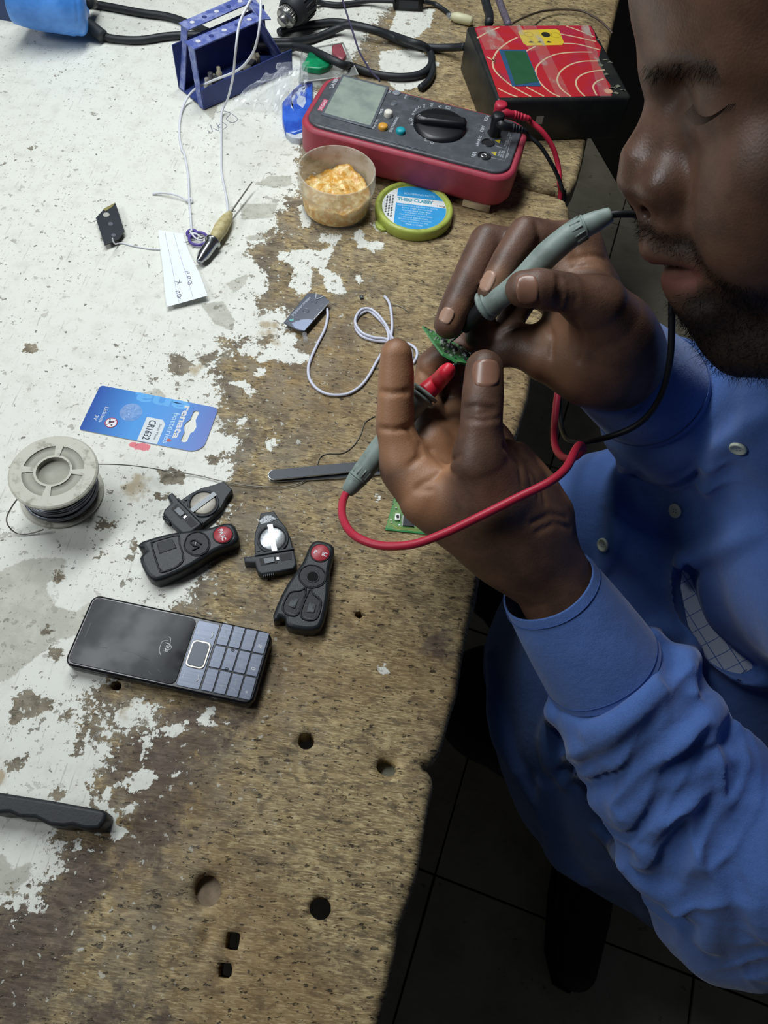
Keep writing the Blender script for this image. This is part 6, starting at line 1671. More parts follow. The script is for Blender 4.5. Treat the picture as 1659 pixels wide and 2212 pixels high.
# ------------------------------------------------------------------ sculpting with signed distances
class Field:
    """a smooth union of simple solids, turned into one continuous surface"""
    def __init__(s): s.p = []
    def _add(s, fn, lo, hi, op, k): s.p.append((fn, np.array(lo, float), np.array(hi, float), op, k)); return s
    def chain(s, pts, rad, k=0.006, op='u', flat=None):
        """rounded limb through points; rad may change along it; flat=(axis, factor) squashes it along an axis"""
        pts = np.array([np.asarray(p, float) for p in pts]); rad = np.array(rad if hasattr(rad, '__len__') else [rad] * len(pts), float)
        ax, fac = (np.asarray(flat[0], float) / np.linalg.norm(flat[0]), flat[1]) if flat else (None, 1)
        def fn(q):
            best = None
            for a, b, ra, rb in zip(pts[:-1], pts[1:], rad[:-1], rad[1:]):
                e = b - a; w = q - a
                t = np.clip((w @ e) / max(e @ e, 1e-12), 0, 1)
                v = w - t[:, None] * e
                if ax is not None:
                    c = v @ ax
                    v = v + np.outer(c * (1 / fac - 1), ax)
                d = np.sqrt((v * v).sum(1)) - (ra + t * (rb - ra))
                if fac < 1: d = d * (0.5 + 0.5 * fac)
                best = d if best is None else np.minimum(best, d)
            return best
        m = rad.max()
        return s._add(fn, pts.min(0) - m, pts.max(0) + m, op, k)
    def ell(s, c, axes, r, k=0.01, op='u'):
        c = np.asarray(c, float); A = np.asarray(axes, float); r = np.asarray(r, float)
        def fn(q):
            l = (q - c) @ A
            k0 = np.sqrt(((l / r) ** 2).sum(1)); k1 = np.sqrt(((l / (r * r)) ** 2).sum(1))
            return k0 * (k0 - 1) / np.maximum(k1, 1e-9)
        ext = np.abs(A) @ r
        return s._add(fn, c - ext, c + ext, op, k)
    def plane_cut(s, o, n, rad, k=0.004, keep=None):
        """cut away what lies beyond a plane, within rad of o"""
        o = np.asarray(o, float); n = np.asarray(n, float) / np.linalg.norm(n)
        def fn(q):
            w = q - o
            return np.maximum(-(w @ n), np.sqrt((w * w).sum(1)) - rad)
        return s._add(fn, o - rad, o + rad, 's', k)
    def ev(s, q, sel=None):
        d = np.full(len(q), 1.0)
        for i, (fn, lo, hi, op, k) in enumerate(s.p):
            if sel is not None and not sel[i]: continue
            e = fn(q)
            if op == 'u':
                h = np.maximum(k - np.abs(d - e), 0) / k if k > 0 else 0
                d = np.minimum(d, e) - h * h * k * 0.25
            else:
                h = np.maximum(k - np.abs(d + e), 0) / k if k > 0 else 0
                d = np.maximum(d, -e) + h * h * k * 0.25
        return d
    def hit(s, px, py, near=0.15, far=1.4):
        """where a line of sight first meets the surface; falls back to its closest approach"""
        r = ray(px, py); L = np.linalg.norm(r); r = r / L
        t = near; best = (1e9, t)
        for _ in range(160):
            d = float(s.ev((CAM + r * t)[None])[0])
            if d < best[0]: best = (d, t)
            if d < 0.0003: break
            t += max(d * 0.8, 0.0004)
            if t > far: break
        return CAM + r * best[1]
    def mesh(s, h, B=24, bounds=None):
        lo = np.min([p[1] for p in s.p if p[3] == 'u'], 0) - 3 * h; hi = np.max([p[2] for p in s.p if p[3] == 'u'], 0) + 3 * h
        if bounds: lo, hi = np.maximum(lo, bounds[0]), np.minimum(hi, bounds[1])
        nb = np.ceil((hi - lo) / (B * h)).astype(int)
        gi = np.stack(np.meshgrid(*[np.arange(n) for n in nb], indexing='ij'), -1).reshape(-1, 3)
        cen = lo + (gi + 0.5) * B * h
        d = s.ev(cen)
        half = B * h * 0.5 * math.sqrt(3)
        gi = gi[np.abs(d) < half * 1.5 + 0.008]
        los = np.array([p[1] for p in s.p]); his = np.array([p[2] for p in s.p]); ks = np.array([p[4] for p in s.p])
        loc = np.stack(np.meshgrid(*[np.arange(B + 2)] * 3, indexing='ij'), -1).reshape(-1, 3)
        NX = nb * B + 8
        keys, pos, quads = [], [], []
        E12 = [((0, 0, 0), (1, 0, 0)), ((0, 1, 0), (1, 1, 0)), ((0, 0, 1), (1, 0, 1)), ((0, 1, 1), (1, 1, 1)), ((0, 0, 0), (0, 1, 0)), ((1, 0, 0), (1, 1, 0)),
               ((0, 0, 1), (0, 1, 1)), ((1, 0, 1), (1, 1, 1)), ((0, 0, 0), (0, 0, 1)), ((1, 0, 0), (1, 0, 1)), ((0, 1, 0), (0, 1, 1)), ((1, 1, 0), (1, 1, 1))]
        for g in gi:
            o = lo + g * B * h
            b0, b1 = o - h, o + (B + 2) * h
            mg = ks + 0.012
            sel = ((los - mg[:, None] <= b1) & (his + mg[:, None] >= b0)).all(1)
            if not sel.any(): continue
            q = o + loc * h
            v = s.ev(q, sel).reshape(B + 2, B + 2, B + 2)
            if v.min() > 0 or v.max() < 0: continue
            n = B + 1
            sg = v < 0
            cnt = sum(sg[a:a + n, b:b + n, c:c + n].astype(np.int8) for a in (0, 1) for b in (0, 1) for c in (0, 1))
            act = (cnt > 0) & (cnt < 8)
            if not act.any(): continue
            ia = np.argwhere(act)
            acc = np.zeros((len(ia), 3)); num = np.zeros(len(ia))
            for a, b in E12:
                va = v[ia[:, 0] + a[0], ia[:, 1] + a[1], ia[:, 2] + a[2]]; vb = v[ia[:, 0] + b[0], ia[:, 1] + b[1], ia[:, 2] + b[2]]
                cr_ = (va < 0) != (vb < 0)
                t = np.where(cr_, va / np.where(cr_, va - vb, 1), 0)
                pt = np.array(a)[None] + t[:, None] * (np.array(b) - np.array(a))[None]
                acc += np.where(cr_[:, None], pt, 0); num += cr_
            vp = o + (ia + acc / num[:, None]) * h
            G = g * B
            def key(c): 
                c = c + G
                return (c[:, 0] * NX[1] + c[:, 1]) * NX[2] + c[:, 2]
            keys.append(key(ia)); pos.append(vp)
            # faces: lattice edges owned by this block
            for ax in range(3):
                u, w = (ax + 1) % 3, (ax + 2) % 3
                sl0 = [slice(1, B + 1)] * 3; sl1 = [slice(1, B + 1)] * 3
                sl1[ax] = slice(2, B + 2)
                a_, b_ = sg[tuple(sl0)], sg[tuple(sl1)]
                ch = np.argwhere(a_ != b_) + 1
                if not len(ch): continue
                ins = a_[tuple((ch - 1).T)]
                du = np.zeros(3, int); du[u] = 1; dw = np.zeros(3, int); dw[w] = 1
                c = [key(ch - du - dw), key(ch - dw), key(ch), key(ch - du)]
                f = np.stack(c, 1)
                f[~ins] = f[~ins][:, ::-1]
                quads.append(f)
        keys = np.concatenate(keys); pos = np.concatenate(pos); quads = np.concatenate(quads)
        uk, first = np.unique(keys, return_index=True)
        P_ = pos[first]
        ix = np.searchsorted(uk, quads); ix = np.clip(ix, 0, len(uk) - 1)
        ok = (uk[ix] == quads).all(1)
        return P_, ix[ok]

def mesh_obj(name, pos, quads, mats, parent=None, attrs=None, smooth_iter=0):
    if smooth_iter:
        e = np.vstack([quads[:, [0, 1]], quads[:, [1, 2]], quads[:, [2, 3]], quads[:, [3, 0]]])
        for it in range(smooth_iter * 2):
            acc = np.zeros_like(pos); n = np.zeros(len(pos))
            for a, b in ((0, 1), (1, 0)):
                for c in range(3): acc[:, c] += np.bincount(e[:, a], pos[e[:, b], c], len(pos))
                n += np.bincount(e[:, a], minlength=len(pos))
            L = acc / np.maximum(n, 1)[:, None] - pos
            pos = pos + (0.5 if it % 2 == 0 else -0.51) * L
    me = bpy.data.meshes.new(name)
    me.vertices.add(len(pos)); me.vertices.foreach_set('co', pos.ravel())
    me.loops.add(quads.size); me.loops.foreach_set('vertex_index', quads.ravel().astype(np.int32))
    me.polygons.add(len(quads)); me.polygons.foreach_set('loop_start', np.arange(0, quads.size, 4, dtype=np.int32))
    me.update(calc_edges=True)
    me.polygons.foreach_set('use_smooth', np.ones(len(quads), bool))
    for m in mats: me.materials.append(m)
    for k, a in (attrs or {}).items():
        if a.ndim == 1:
            at = me.attributes.new(k, 'FLOAT', 'POINT'); at.data.foreach_set('value', a)
        else:
            at = me.attributes.new(k, 'FLOAT_COLOR', 'POINT'); at.data.foreach_set('color', a.ravel())
    o = bpy.data.objects.new(name, me); COL.objects.link(o)
    if parent is not None: o.parent = parent
    return o

# ------------------------------------------------------------------ the man
HM = np.array([[-0.887, -0.050, -0.459], [-0.142, -0.917, 0.374], [-0.439, 0.397, 0.806]])     # head: forward, left, up
HM = np.linalg.qr(HM)[0] * np.sign(np.diag(np.linalg.qr(HM)[1]))
HN = np.array([0.093, 0.345, 0.305 + TZ])
def Hd(f, l, u): return HN + HM @ (np.array([f, l, u], float) / 1000)
def qn(*a): return [Q(*p) for p in a]
K = 0.001

SH_L, SH_R = (0.34, 0.14, TZ + 0.15), (0.33, 0.50, TZ + 0.13)
LE = Q(1590, 1920, .552)
RE = (0.34, 0.42, TZ - 0.07)
body = Field()
def sculpt_head(F):
    E = lambda c, r, k=10, op='u': F.ell(Hd(*c), HM, np.array(r) * K, k * K, op)
    C = lambda pts, rad, k=6, op='u': F.chain([Hd(*p) for p in pts], np.array(rad) * K if hasattr(rad, '__len__') else rad * K, k * K, op)
    E((-93, 0, 42), (98, 76, 86))
    E((-45, 0, 22), (46, 62, 48), 20)                     # forehead
    E((-58, 0, -48), (56, 60, 72), 24)                    # face
    E((-52, 0, -92), (44, 42, 42), 20)                    # lower face
    C([(-100, 56, -50), (-88, 58, -92), (-50, 40, -122), (-22, 14, -126)], [16, 18, 18, 17], 20)
    C([(-100, -56, -50), (-88, -58, -92), (-50, -40, -122), (-22, -14, -126)], [16, 18, 18, 17], 20)
    E((-22, 0, -116), (20, 24, 17), 14)                   # chin
    for s in (1, -1):
        C([(-4, 9 * s, 10), (-10, 28 * s, 13), (-24, 46 * s, 9), (-38, 56 * s, 2)], [6, 8, 8.5, 7], 12)      # brow
        E((-34, 44 * s, -34), (22, 20, 20), 22)           # cheek bone
        E((-30, 34 * s, -62), (24, 22, 26), 22)
        C([(-70, 66 * s, -30), (-100, 70 * s, -26)], [10, 9], 18)
        E((-2, 30 * s, -5), (7, 15, 9), 16, 's')        # socket
        E((-23.0, 31 * s, -4.5), (13.5, 16.5, 13), 9)             # lidded eye
        E((-90, 74 * s, -10), (16, 8, 30), 6)             # ear
        E((-88, 79 * s, -10), (10, 5, 20), 6, 's')
    # bridge and ball of the nose
    C([(-5, 0, 5), (-2, 0, -6), (5, 0, -16), (12, 0, -25), (13.5, 0, -33)], [8.0, 7.0, 8.5, 10.0, 11.2], 14)
    C([(-8, 10, -14), (0, 10, -30)], [7, 9], 12); C([(-8, -10, -14), (0, -10, -30)], [7, 9], 12)
    for s in (1, -1):
        E((4, 14.5 * s, -38.0), (12, 9.0, 9.6), 9)
    E((9, 0, -42), (10, 7, 5), 6)
    # the mouth
    C([(4, 12, -56), (9, 0, -56), (4, -12, -56)], [8, 9, 8], 12)
    C([(-10, 27, -78), (2, 16, -69), (11.0, 5, -67), (11.6, 0, -68), (11.0, -5, -67), (2, -16, -70), (-10, -27, -78)], [3.5, 6.6, 8.4, 8.2, 8.4, 6.6, 3.5], 5)
    C([(-9, 26, -82), (-1.5, 14, -86), (3.6, 0, -86.5), (-1.5, -14, -86), (-9, -26, -82)], [3.5, 6.6, 8.0, 6.6, 3.5], 5)
    E((-6, 0, -100), (14, 26, 12), 14)
    C([(-13, 25, -78.8), (-5, 14, -78), (2.2, 0, -77.6), (-5, -14, -78), (-13, -25, -78.8)], [4, 5.5, 6.3, 5.5, 4], 3)
    C([(-12, 29, -80.5), (-1, 17, -78.8), (8, 0, -78.2), (-1, -17, -78.8), (-12, -29, -80.5)], 0.8, 2.0, 's')
    for s in (1, -1):
        E((10, 7.5 * s, -47.5), (6.0, 3.6, 3.6), 2.5, 's')               # nostril
        C([(-10, 26 * s, -52), (-14, 34 * s, -66), (-18, 37 * s, -80)], 1.0, 8, 's')
        C([(-11, 19 * s, -12), (-15.5, 31 * s, -16), (-23, 43 * s, -12)], [4.5, 5.5, 4.5], 9)
        C([(-9, 18 * s, -5), (-9.5, 24 * s, -8.5), (-11, 32 * s, -10), (-16, 41 * s, -8.5), (-21, 47 * s, -5)], 0.9, 2.2, 's')   # closed lid line
    # neck
    F.chain([Hd(-95, 0, -50), Hd(-125, 0, -115), Q(1960, 850, 0.45)], [0.058, 0.052, 0.058], 0.03)
sculpt_head(body)
head_only = Field(); sculpt_head(head_only)

# left hand: thumb and finger joints in the line of sight with their distances
LH = dict(
    thumb=(qn((1046, 797, .434), (1043, 850, .431), (1040, 905, .430), (1036, 1000, .438), (1062, 1080, .452)), [.0112, .0122, .0123, .0145, .0200]),
    index=(qn((856, 766, .452), (856, 806, .455), (855, 848, .457), (853, 925, .462), (878, 1012, .468)), [.0098, .0110, .0112, .0120, .0145]),
    middle=(qn((1012, 742, .482), (974, 752, .487), (930, 788, .493), (921, 862, .500), (934, 960, .484)), [.0078, .0088, .0096, .0102, .0120]),
    ring=(qn((1048, 752, .492), (1014, 768, .500), (984, 806, .507), (976, 870, .512), (992, 950, .492)), [.0078, .0086, .0092, .0098, .0116]),
    little=(qn((1066, 785, .502), (1050, 815, .510), (1036, 850, .513), (1046, 905, .512), (1068, 960, .498)), [.0070, .0080, .0084, .0090, .0108]))
RH = dict(
    thumb=(qn((1130, 624, .4035), (1160, 624, .4025), (1222, 632, .407), (1290, 660, .420), (1325, 722, .440)), [.0098, .0110, .0108, .0135, .0200]),
    index=(qn((1062, 632, .4345), (1076, 604, .4345), (1098, 562, .436), (1134, 508, .441), (1245, 535, .454)), [.0084, .0094, .0098, .0108, .0130]),
    middle=(qn((969, 700, .448), (984, 666, .448), (1012, 605, .450), (1052, 524, .458), (1230, 560, .468)), [.0090, .0100, .0104, .0112, .0128]),
    ring=(qn((1032, 728, .468), (1034, 700, .470), (1048, 640, .474), (1090, 560, .482), (1225, 600, .480)), [.0080, .0090, .0096, .0102, .0120]),
    little=(qn((1072, 762, .474), (1082, 735, .478), (1104, 690, .486), (1140, 630, .494), (1230, 650, .488)), [.0074, .0084, .0090, .0095, .0112]))
def sculpt_hands(F):
    for H in (LH, RH):
        for k, (p, r) in H.items():
            # resample so that the joints bend softly
            F.chain(p, r, 0.0045 if k != 'thumb' else 0.007)
    L = LH
    mcp = {k: L[k][0][-1] for k in L}
    wr = Q(1112, 1172, .474)
    F.chain([mcp['index'], Q(925, 1078, .466), Q(1040, 1150, .470)], [.0135, .0185, .0230], .012)
    F.chain([mcp['middle'], Q(985, 1060, .482), wr], [.0115, .0150, .0240], .012)
    F.chain([mcp['ring'], Q(1040, 1050, .490), Q(1140, 1160, .484)], [.0110, .0140, .0230], .012)
    F.chain([mcp['little'], Q(1100, 1045, .494), Q(1160, 1140, .486)], [.0105, .0140, .0200], .012)
    F.chain([Q(1036, 1000, .438), Q(1062, 1075, .452), wr], [.0130, .0205, .0250], .014)          # ball of the thumb
    F.chain([Q(950, 1050, .459), Q(1030, 1075, .452)], [.0100, .0150], .016)                       # web
    F.chain([Q(1120, 985, .476), Q(1170, 1045, .478), Q(1190, 1100, .480)], [.0085, .0095, .0120], .014)
    F.chain([Q(1085, 985, .460), Q(1120, 1050, .464), Q(1150, 1120, .470)], [.0110, .0150, .0180], .016)
    F.chain([wr, Q(1190, 1250, .482), Q(1330, 1480, .507), LE], [.0265, .0262, .0330, .0400], .016)
    F.chain([LE, (0.335, 0.095, TZ + 0.02), SH_L], [.040, .046, .050], .02)
    R = RH
    wr2 = Q(1308, 762, .460)
    for k, mid_, rr in (('index', (1278, 625, .455), .0165), ('middle', (1265, 655, .464), .018), ('ring', (1250, 690, .472), .018), ('little', (1225, 730, .474), .017)):
        F.chain([R[k][0][-1], Q(*mid_), wr2], [R[k][1][-1], rr, .026], .012)
    F.chain([Q(1290, 660, .420), Q(1322, 715, .438), wr2], [.0135, .0205, .0260], .014)
    F.chain([Q(1120, 745, .470), Q(1180, 770, .466), Q(1255, 780, .462)], [.0120, .0160, .0200], .016)     # heel of the hand
    F.chain([Q(1215, 585, .446), Q(1270, 620, .440)], [.0090, .0120], .014)
    F.chain([wr2, V(wr2) * 0.6 + V(RE) * 0.4, RE], [.0275, .0310, .0400], .016)
    F.chain([RE, SH_R], [.040, .050], .02)
    # creases and folds of skin
    def crease(pts, r=0.0007, k=0.003, dip=0.0003):
        h = [F.hit(*p) for p in pts]
        F.chain([V(q) for q in h], r, k, 's')
    def knuck(pts, r=0.0009, k=0.003):
        crease(pts, r, k)
    cl = [[(822, 845), (846, 850), (880, 846)], [(818, 925), (850, 929), (882, 924)], [(880, 926), (903, 965), (905, 985)], [(885, 1005), (912, 985), (908, 960)], [(904, 1050), (935, 1035), (965, 1005), (990, 985)], [(928, 1060), (900, 1058)],
          [(930, 970), (960, 1005), (980, 1025)], [(1002, 892), (1030, 895), (1070, 890)], [(1000, 905), (1040, 910), (1078, 903)], [(1003, 880), (1035, 878), (1066, 882)],
          [(1090, 965), (1120, 1000), (1128, 1045)], [(1105, 960), (1140, 1005), (1150, 1050)], [(1120, 975), (1158, 1030), (1165, 1075)], [(1140, 1000), (1172, 1050), (1178, 1090)],
          [(1150, 1130), (1190, 1110), (1225, 1118)], [(1160, 1150), (1200, 1130), (1232, 1140)], [(908, 802), (930, 818), (955, 822)]]
    cl += [[(1212, 596), (1217, 625), (1210, 662)], [(1226, 598), (1232, 630), (1226, 665)], [(1240, 605), (1246, 632), (1242, 660)], [(1180, 590), (1188, 625), (1180, 660)] if False else [(1206, 598), (1208, 625), (1203, 655)],
           [(1158, 480), (1166, 510), (1160, 545)], [(1216, 500), (1240, 530), (1250, 560)], [(1235, 560), (1280, 550), (1310, 560)], [(1240, 575), (1285, 572), (1312, 585)], [(1085, 720), (1130, 700), (1160, 660)], [(1180, 690), (1195, 730), (1190, 770)], [(1240, 690), (1260, 730), (1250, 780)]]
    for c in cl: crease(c)
sculpt_hands(body)
# the trunk under the shirt carries head and arms
body.chain([Q(1960, 850, 0.45), (0.42, 0.30, TZ + 0.02), (0.44, 0.27, TZ - 0.25)], [0.056, 0.056, 0.056], 0.03)
body.chain([SH_L, (0.37, 0.32, TZ + 0.13), (0.33, 0.50, TZ + 0.13)], [0.050, 0.055, 0.050], 0.03)

def skin_mat():
    n = NT('dark_brown_skin')
    sep = n.n('ShaderNodeSeparateColor', i_0=n.attr('tone').outputs['Color'])
    palm, beard, lip = sep.outputs[0], sep.outputs[1], sep.outputs[2]
    shine = n.attr('tone').outputs['Alpha']
    f1, f2 = n.noise(55, 4, 0.6), n.noise(700, 3, 0.6)
    c = n.mix(n.ramp(f1, 0.35, 0.7), lin('66493a'), lin('503a2e'))
    c = n.mix(n.math('MULTIPLY', palm, n.math('MULTIPLY_ADD', f1, 0.4, 0.75)), c, lin('a87a58'))
    c = n.mix(lip, c, lin('7a4a44'))
    c = n.mix(n.math('MULTIPLY', beard, n.math('MULTIPLY_ADD', n.ramp(f2, 0.3, 0.7), 0.2, 0.8)), c, lin('100d0c'))
    n.set(Base_Color=c, Roughness=n.math('MULTIPLY_ADD', shine, -0.16, n.math('MULTIPLY_ADD', f2, 0.18, 0.42)))
    n.b.inputs['Specular IOR Level'].default_value = 0.5
    n.b.inputs['Subsurface Weight'].default_value = 0.12
    n.b.inputs['Subsurface Radius'].default_value = (0.004, 0.0018, 0.001)
    n.b.inputs['Subsurface Scale'].default_value = 1.0
    vo = n.vor(900)
    wr = n.noise(1.0, 3, 0.6, vec=n.map(sc=(260, 260, 900)))
    n.bump(n.math('ADD', n.math('MULTIPLY', vo, 0.6), n.math('ADD', n.math('MULTIPLY', f2, 0.6), n.math('MULTIPLY', wr, 0.5))), 0.22, 0.0005)
    return n.mat

def blob(pos, c, r, soft):
    return np.clip((r - np.linalg.norm(pos - np.asarray(c), axis=1)) / soft + 0.5, 0, 1)

def tones(pos):
    t = np.zeros((len(pos), 4))
    hl = (pos - HN) @ HM * 1000                     # in the head's own millimetres
    near_head = np.linalg.norm(pos - Hd(-60, 0, -20), axis=1) < 0.20
    ih = np.nonzero(near_head)[0]; near_head[ih] = head_only.ev(pos[ih]) < 0.0025
    f, l, u = hl[:, 0], np.abs(hl[:, 1]), hl[:, 2]
    sm = lambda x, a, b: np.clip((x - a) / (b - a), 0, 1)
    # beard and moustache, eyebrows, scalp
    jaw = sm(-u, 80, 92) * sm(l + 0.5 * (-u - 90), 10, 24)
    chin = sm(-u, 94, 101)
    side = sm(l, 30, 40) * sm(-u - 0.9 * (l - 34), 62, 78)
    mou = np.clip(1 - np.abs(u + 56 + 0.55 * np.maximum(l - 8, 0)) / 9, 0, 1) * (l < 36) * sm(f, -24, -12) * 0.8
    brow = np.clip(1 - np.abs(u - 11 + 0.004 * (l - 28) ** 2) / 6.5, 0, 1) * sm(l, 8, 13) * (l < 52) * 0.55
    hair = sm(u - 0.25 * f, 84, 98)
    bt = np.maximum.reduce([jaw, chin, side, mou, brow, hair]) * near_head
    t[:, 1] = bt
    upper = np.clip(1 - np.abs(u + 72 + 0.26 * l) / 7, 0, 1) * (l < 27) * sm(f, -14, -4)
    lower = np.clip(1 - np.abs(u + 86 - 0.14 * l) / 8, 0, 1) * (l < 24) * sm(f, -12, -3)
    t[:, 2] = np.maximum(upper, lower) * near_head * 0.9
    t[:, 1] *= 1 - t[:, 2]
    # shine of forehead and nose
    t[:, 3] = np.maximum(blob(pos, Hd(10, 10, -36), 0.02, 0.02), blob(pos, Hd(-20, 40, 40), 0.04, 0.03)) * near_head
    # palms: the sides the fingers close on
    p = np.zeros(len(pos))
    for c, r, s_ in ((Q(950, 1020, .470), .030, .014), (Q(855, 860, .452), .022, .012), (Q(850, 790, .444), .016, .010), (Q(875, 950, .455), .020, .012), (Q(925, 1060, .455), .020, .012), (Q(1000, 930, .49), .022, .012),
                     (Q(930, 830, .490), .014, .010), (Q(1175, 1020, .474), .010, .008), (Q(1205, 1085, .480), .012, .008)):
        p = np.maximum(p, blob(pos, c, r, s_) * 0.85)
    # the back of the thumb and the thumb side of the wrist stay dark
    for c, r, s_ in ((Q(1040, 920, .420), .020, .012), (Q(1040, 1000, .418), .022, .014), (Q(1050, 1080, .425), .028, .016)):
        p *= 1 - blob(pos, c, r, s_) * 0.9
    for c, r, s_ in ((Q(1250, 590, .44), .014, .010), (Q(1200, 780, .45), .020, .012), (Q(1220, 720, .45), .022, .014), (Q(1070, 590, .42), .010, .008), (Q(1000, 690, .44), .010, .008)):
        p = np.maximum(p, blob(pos, c, r, s_) * 0.40)
    t[:, 0] = p
    return t

root_man = thing('person', 'man in a blue shirt bent over the bench, holding probes to a small board', 'person', (0.42, 0.26, 0))
def inv(pos): return pos - np.array([0.42, 0.26, 0.0])
bp, bq = body.mesh(0.0015)
skin = mesh_obj('body', inv(bp), bq, [skin_mat()], root_man, {'tone': tones(bp)}, smooth_iter=1)
# ------------------------------------------------------------------ shirt
shirt = Field()
def shirt_shape(F):
    # chest, belly and the hanging hem
    F.chain([Q(1790, 980, .60), Q(1690, 1080, .625), Q(1560, 1300, .69), Q(1440, 1520, .77)], [.105, .108, .122, .150], .03)
    F.chain([Q(1350, 1490, .775), Q(1380, 1640, .80), Q(1500, 1720, .80), Q(1660, 1780, .78)], [.150, .140, .140, .140], .06)
    F.chain([Q(1330, 1120, .640), Q(1330, 1350, .740)], [.062, .100], .05)
    F.chain([Q(1850, 830, .46), Q(1740, 880, .50), Q(1670, 960, .555), Q(1660, 1080, .61)], [.062, .066, .074, .100], .03)
    F.chain([SH_L, (0.40, 0.32, TZ + 0.12), SH_R], [.074, .085, .075], .05)
    F.chain([(0.345, 0.165, TZ + 0.12), Q(1700, 1080, .62), Q(1640, 1300, .68)], [.078, .10, .11], .03)
    # left sleeve and cuff
    F.chain([Q(1322, 1474, .503), Q(1356, 1518, .509), Q(1425, 1640, .518), Q(1540, 1830, .538), LE], [.0400, .0510, .0565, .0590, .0610], .004)
    F.chain([LE, (0.335, 0.095, TZ + 0.02), SH_L], [.061, .068, .074], .02)
    # right sleeve and cuff
    a = np.array(Q(1306, 764, .466)); ax = np.array(RE) - a; L = np.linalg.norm(ax); ax = ax / L
    F.chain([a + ax * 0.082, a + ax * 0.105, a + ax * 0.17, RE], [.0400, .0500, .0560, .062], .004)
    F.chain([RE, SH_R], [.062, .076], .02)
    return a, ax
ra, rax = shirt_shape(shirt)
def along_surface(pts, n=3):
    c = [(q.x, q.y) for q in cr([(x, y, 0) for x, y in pts], n)]
    return [shirt.hit(x, y) for x, y in c]
RIDGE = [([(1199, 1647), (1288, 1623), (1359, 1570), (1431, 1517), (1484, 1451)], .0065), ([(1217, 1690), (1312, 1657), (1395, 1604), (1454, 1550), (1496, 1493)], .005),
         ([(1324, 1735), (1359, 1689), (1442, 1629), (1514, 1564), (1549, 1511)], .0065), ([(1336, 1770), (1419, 1722), (1502, 1688), (1573, 1655), (1620, 1620)], .0055),
         ([(1389, 1860), (1419, 1795), (1490, 1746), (1561, 1692), (1612, 1645)], .007), ([(1475, 1950), (1470, 1882), (1514, 1825), (1573, 1735), (1609, 1668)], .0075),
         ([(1407, 1372), (1454, 1360), (1490, 1390), (1484, 1440)], .0075), ([(1531, 2040), (1543, 1944), (1567, 1850), (1603, 1750)], .008), ([(1573, 1825), (1620, 1908), (1645, 2020)], .007),
         ([(1196, 1540), (1187, 1600), (1195, 1660)], .006), ([(1430, 1600), (1500, 1580), (1560, 1540)], .004), ([(1270, 1580), (1350, 1540), (1410, 1480)], .004),
         ([(1590, 1580), (1625, 1640), (1640, 1720)], .006),
         ([(1352, 1000), (1322, 1060), (1328, 1150), (1296, 1240)], .004), ([(1655, 900), (1560, 965), (1530, 1060)], .005), ([(1640, 1150), (1560, 1180), (1490, 1215)], .005),
         ([(1060, 1420), (1090, 1600), (1180, 1760)], .010), ([(1180, 1700), (1200, 1830), (1260, 1900)], .009), ([(1300, 1800), (1400, 1900), (1480, 1960)], .008)]
CUT = [([(1200, 1522), (1247, 1528), (1312, 1508), (1383, 1450), (1412, 1396)], .0045, .006), ([(1215, 1668), (1312, 1640), (1395, 1584), (1472, 1500)], .004, .009), ([(1240, 1700), (1336, 1690), (1419, 1625), (1505, 1525)], .005, .010),
       ([(1342, 1754), (1395, 1710), (1484, 1648), (1540, 1590)], .004, .009), ([(1383, 1825), (1407, 1766), (1502, 1715), (1597, 1660)], .0055, .011), ([(1448, 1908), (1454, 1845), (1531, 1775), (1600, 1685)], .006, .012),
       ([(1440, 1400), (1455, 1430), (1450, 1465)], .004, .008), ([(1500, 1470), (1490, 1500), (1470, 1540)], .004, .008), ([(1555, 1870), (1580, 1780), (1615, 1690)], .005, .012), ([(1600, 1930), (1590, 1860), (1610, 1780)], .005, .012)]
hits = [([V(q) for q in along_surface(p)], r) for p, r in RIDGE]
for h, r in hits:
    m = len(h)
    shirt.chain([q - (q - V(CAM)).normalized() * (r * 0.12) for q in h], [r * 1.15 * (0.35 + 0.65 * math.sin(math.pi * (i + 0.6) / (m + 0.2))) for i in range(m)], .012)
hits = [([V(q) for q in along_surface(p)], r, k) for p, r, k in CUT]
for h, r, k in hits:
    m = len(h)
    shirt.chain([q + (q - V(CAM)).normalized() * (r * 0.10) for q in h], [r * 1.5 * (0.3 + 0.7 * math.sin(math.pi * (i + 0.6) / (m + 0.2))) for i in range(m)], k, 's')
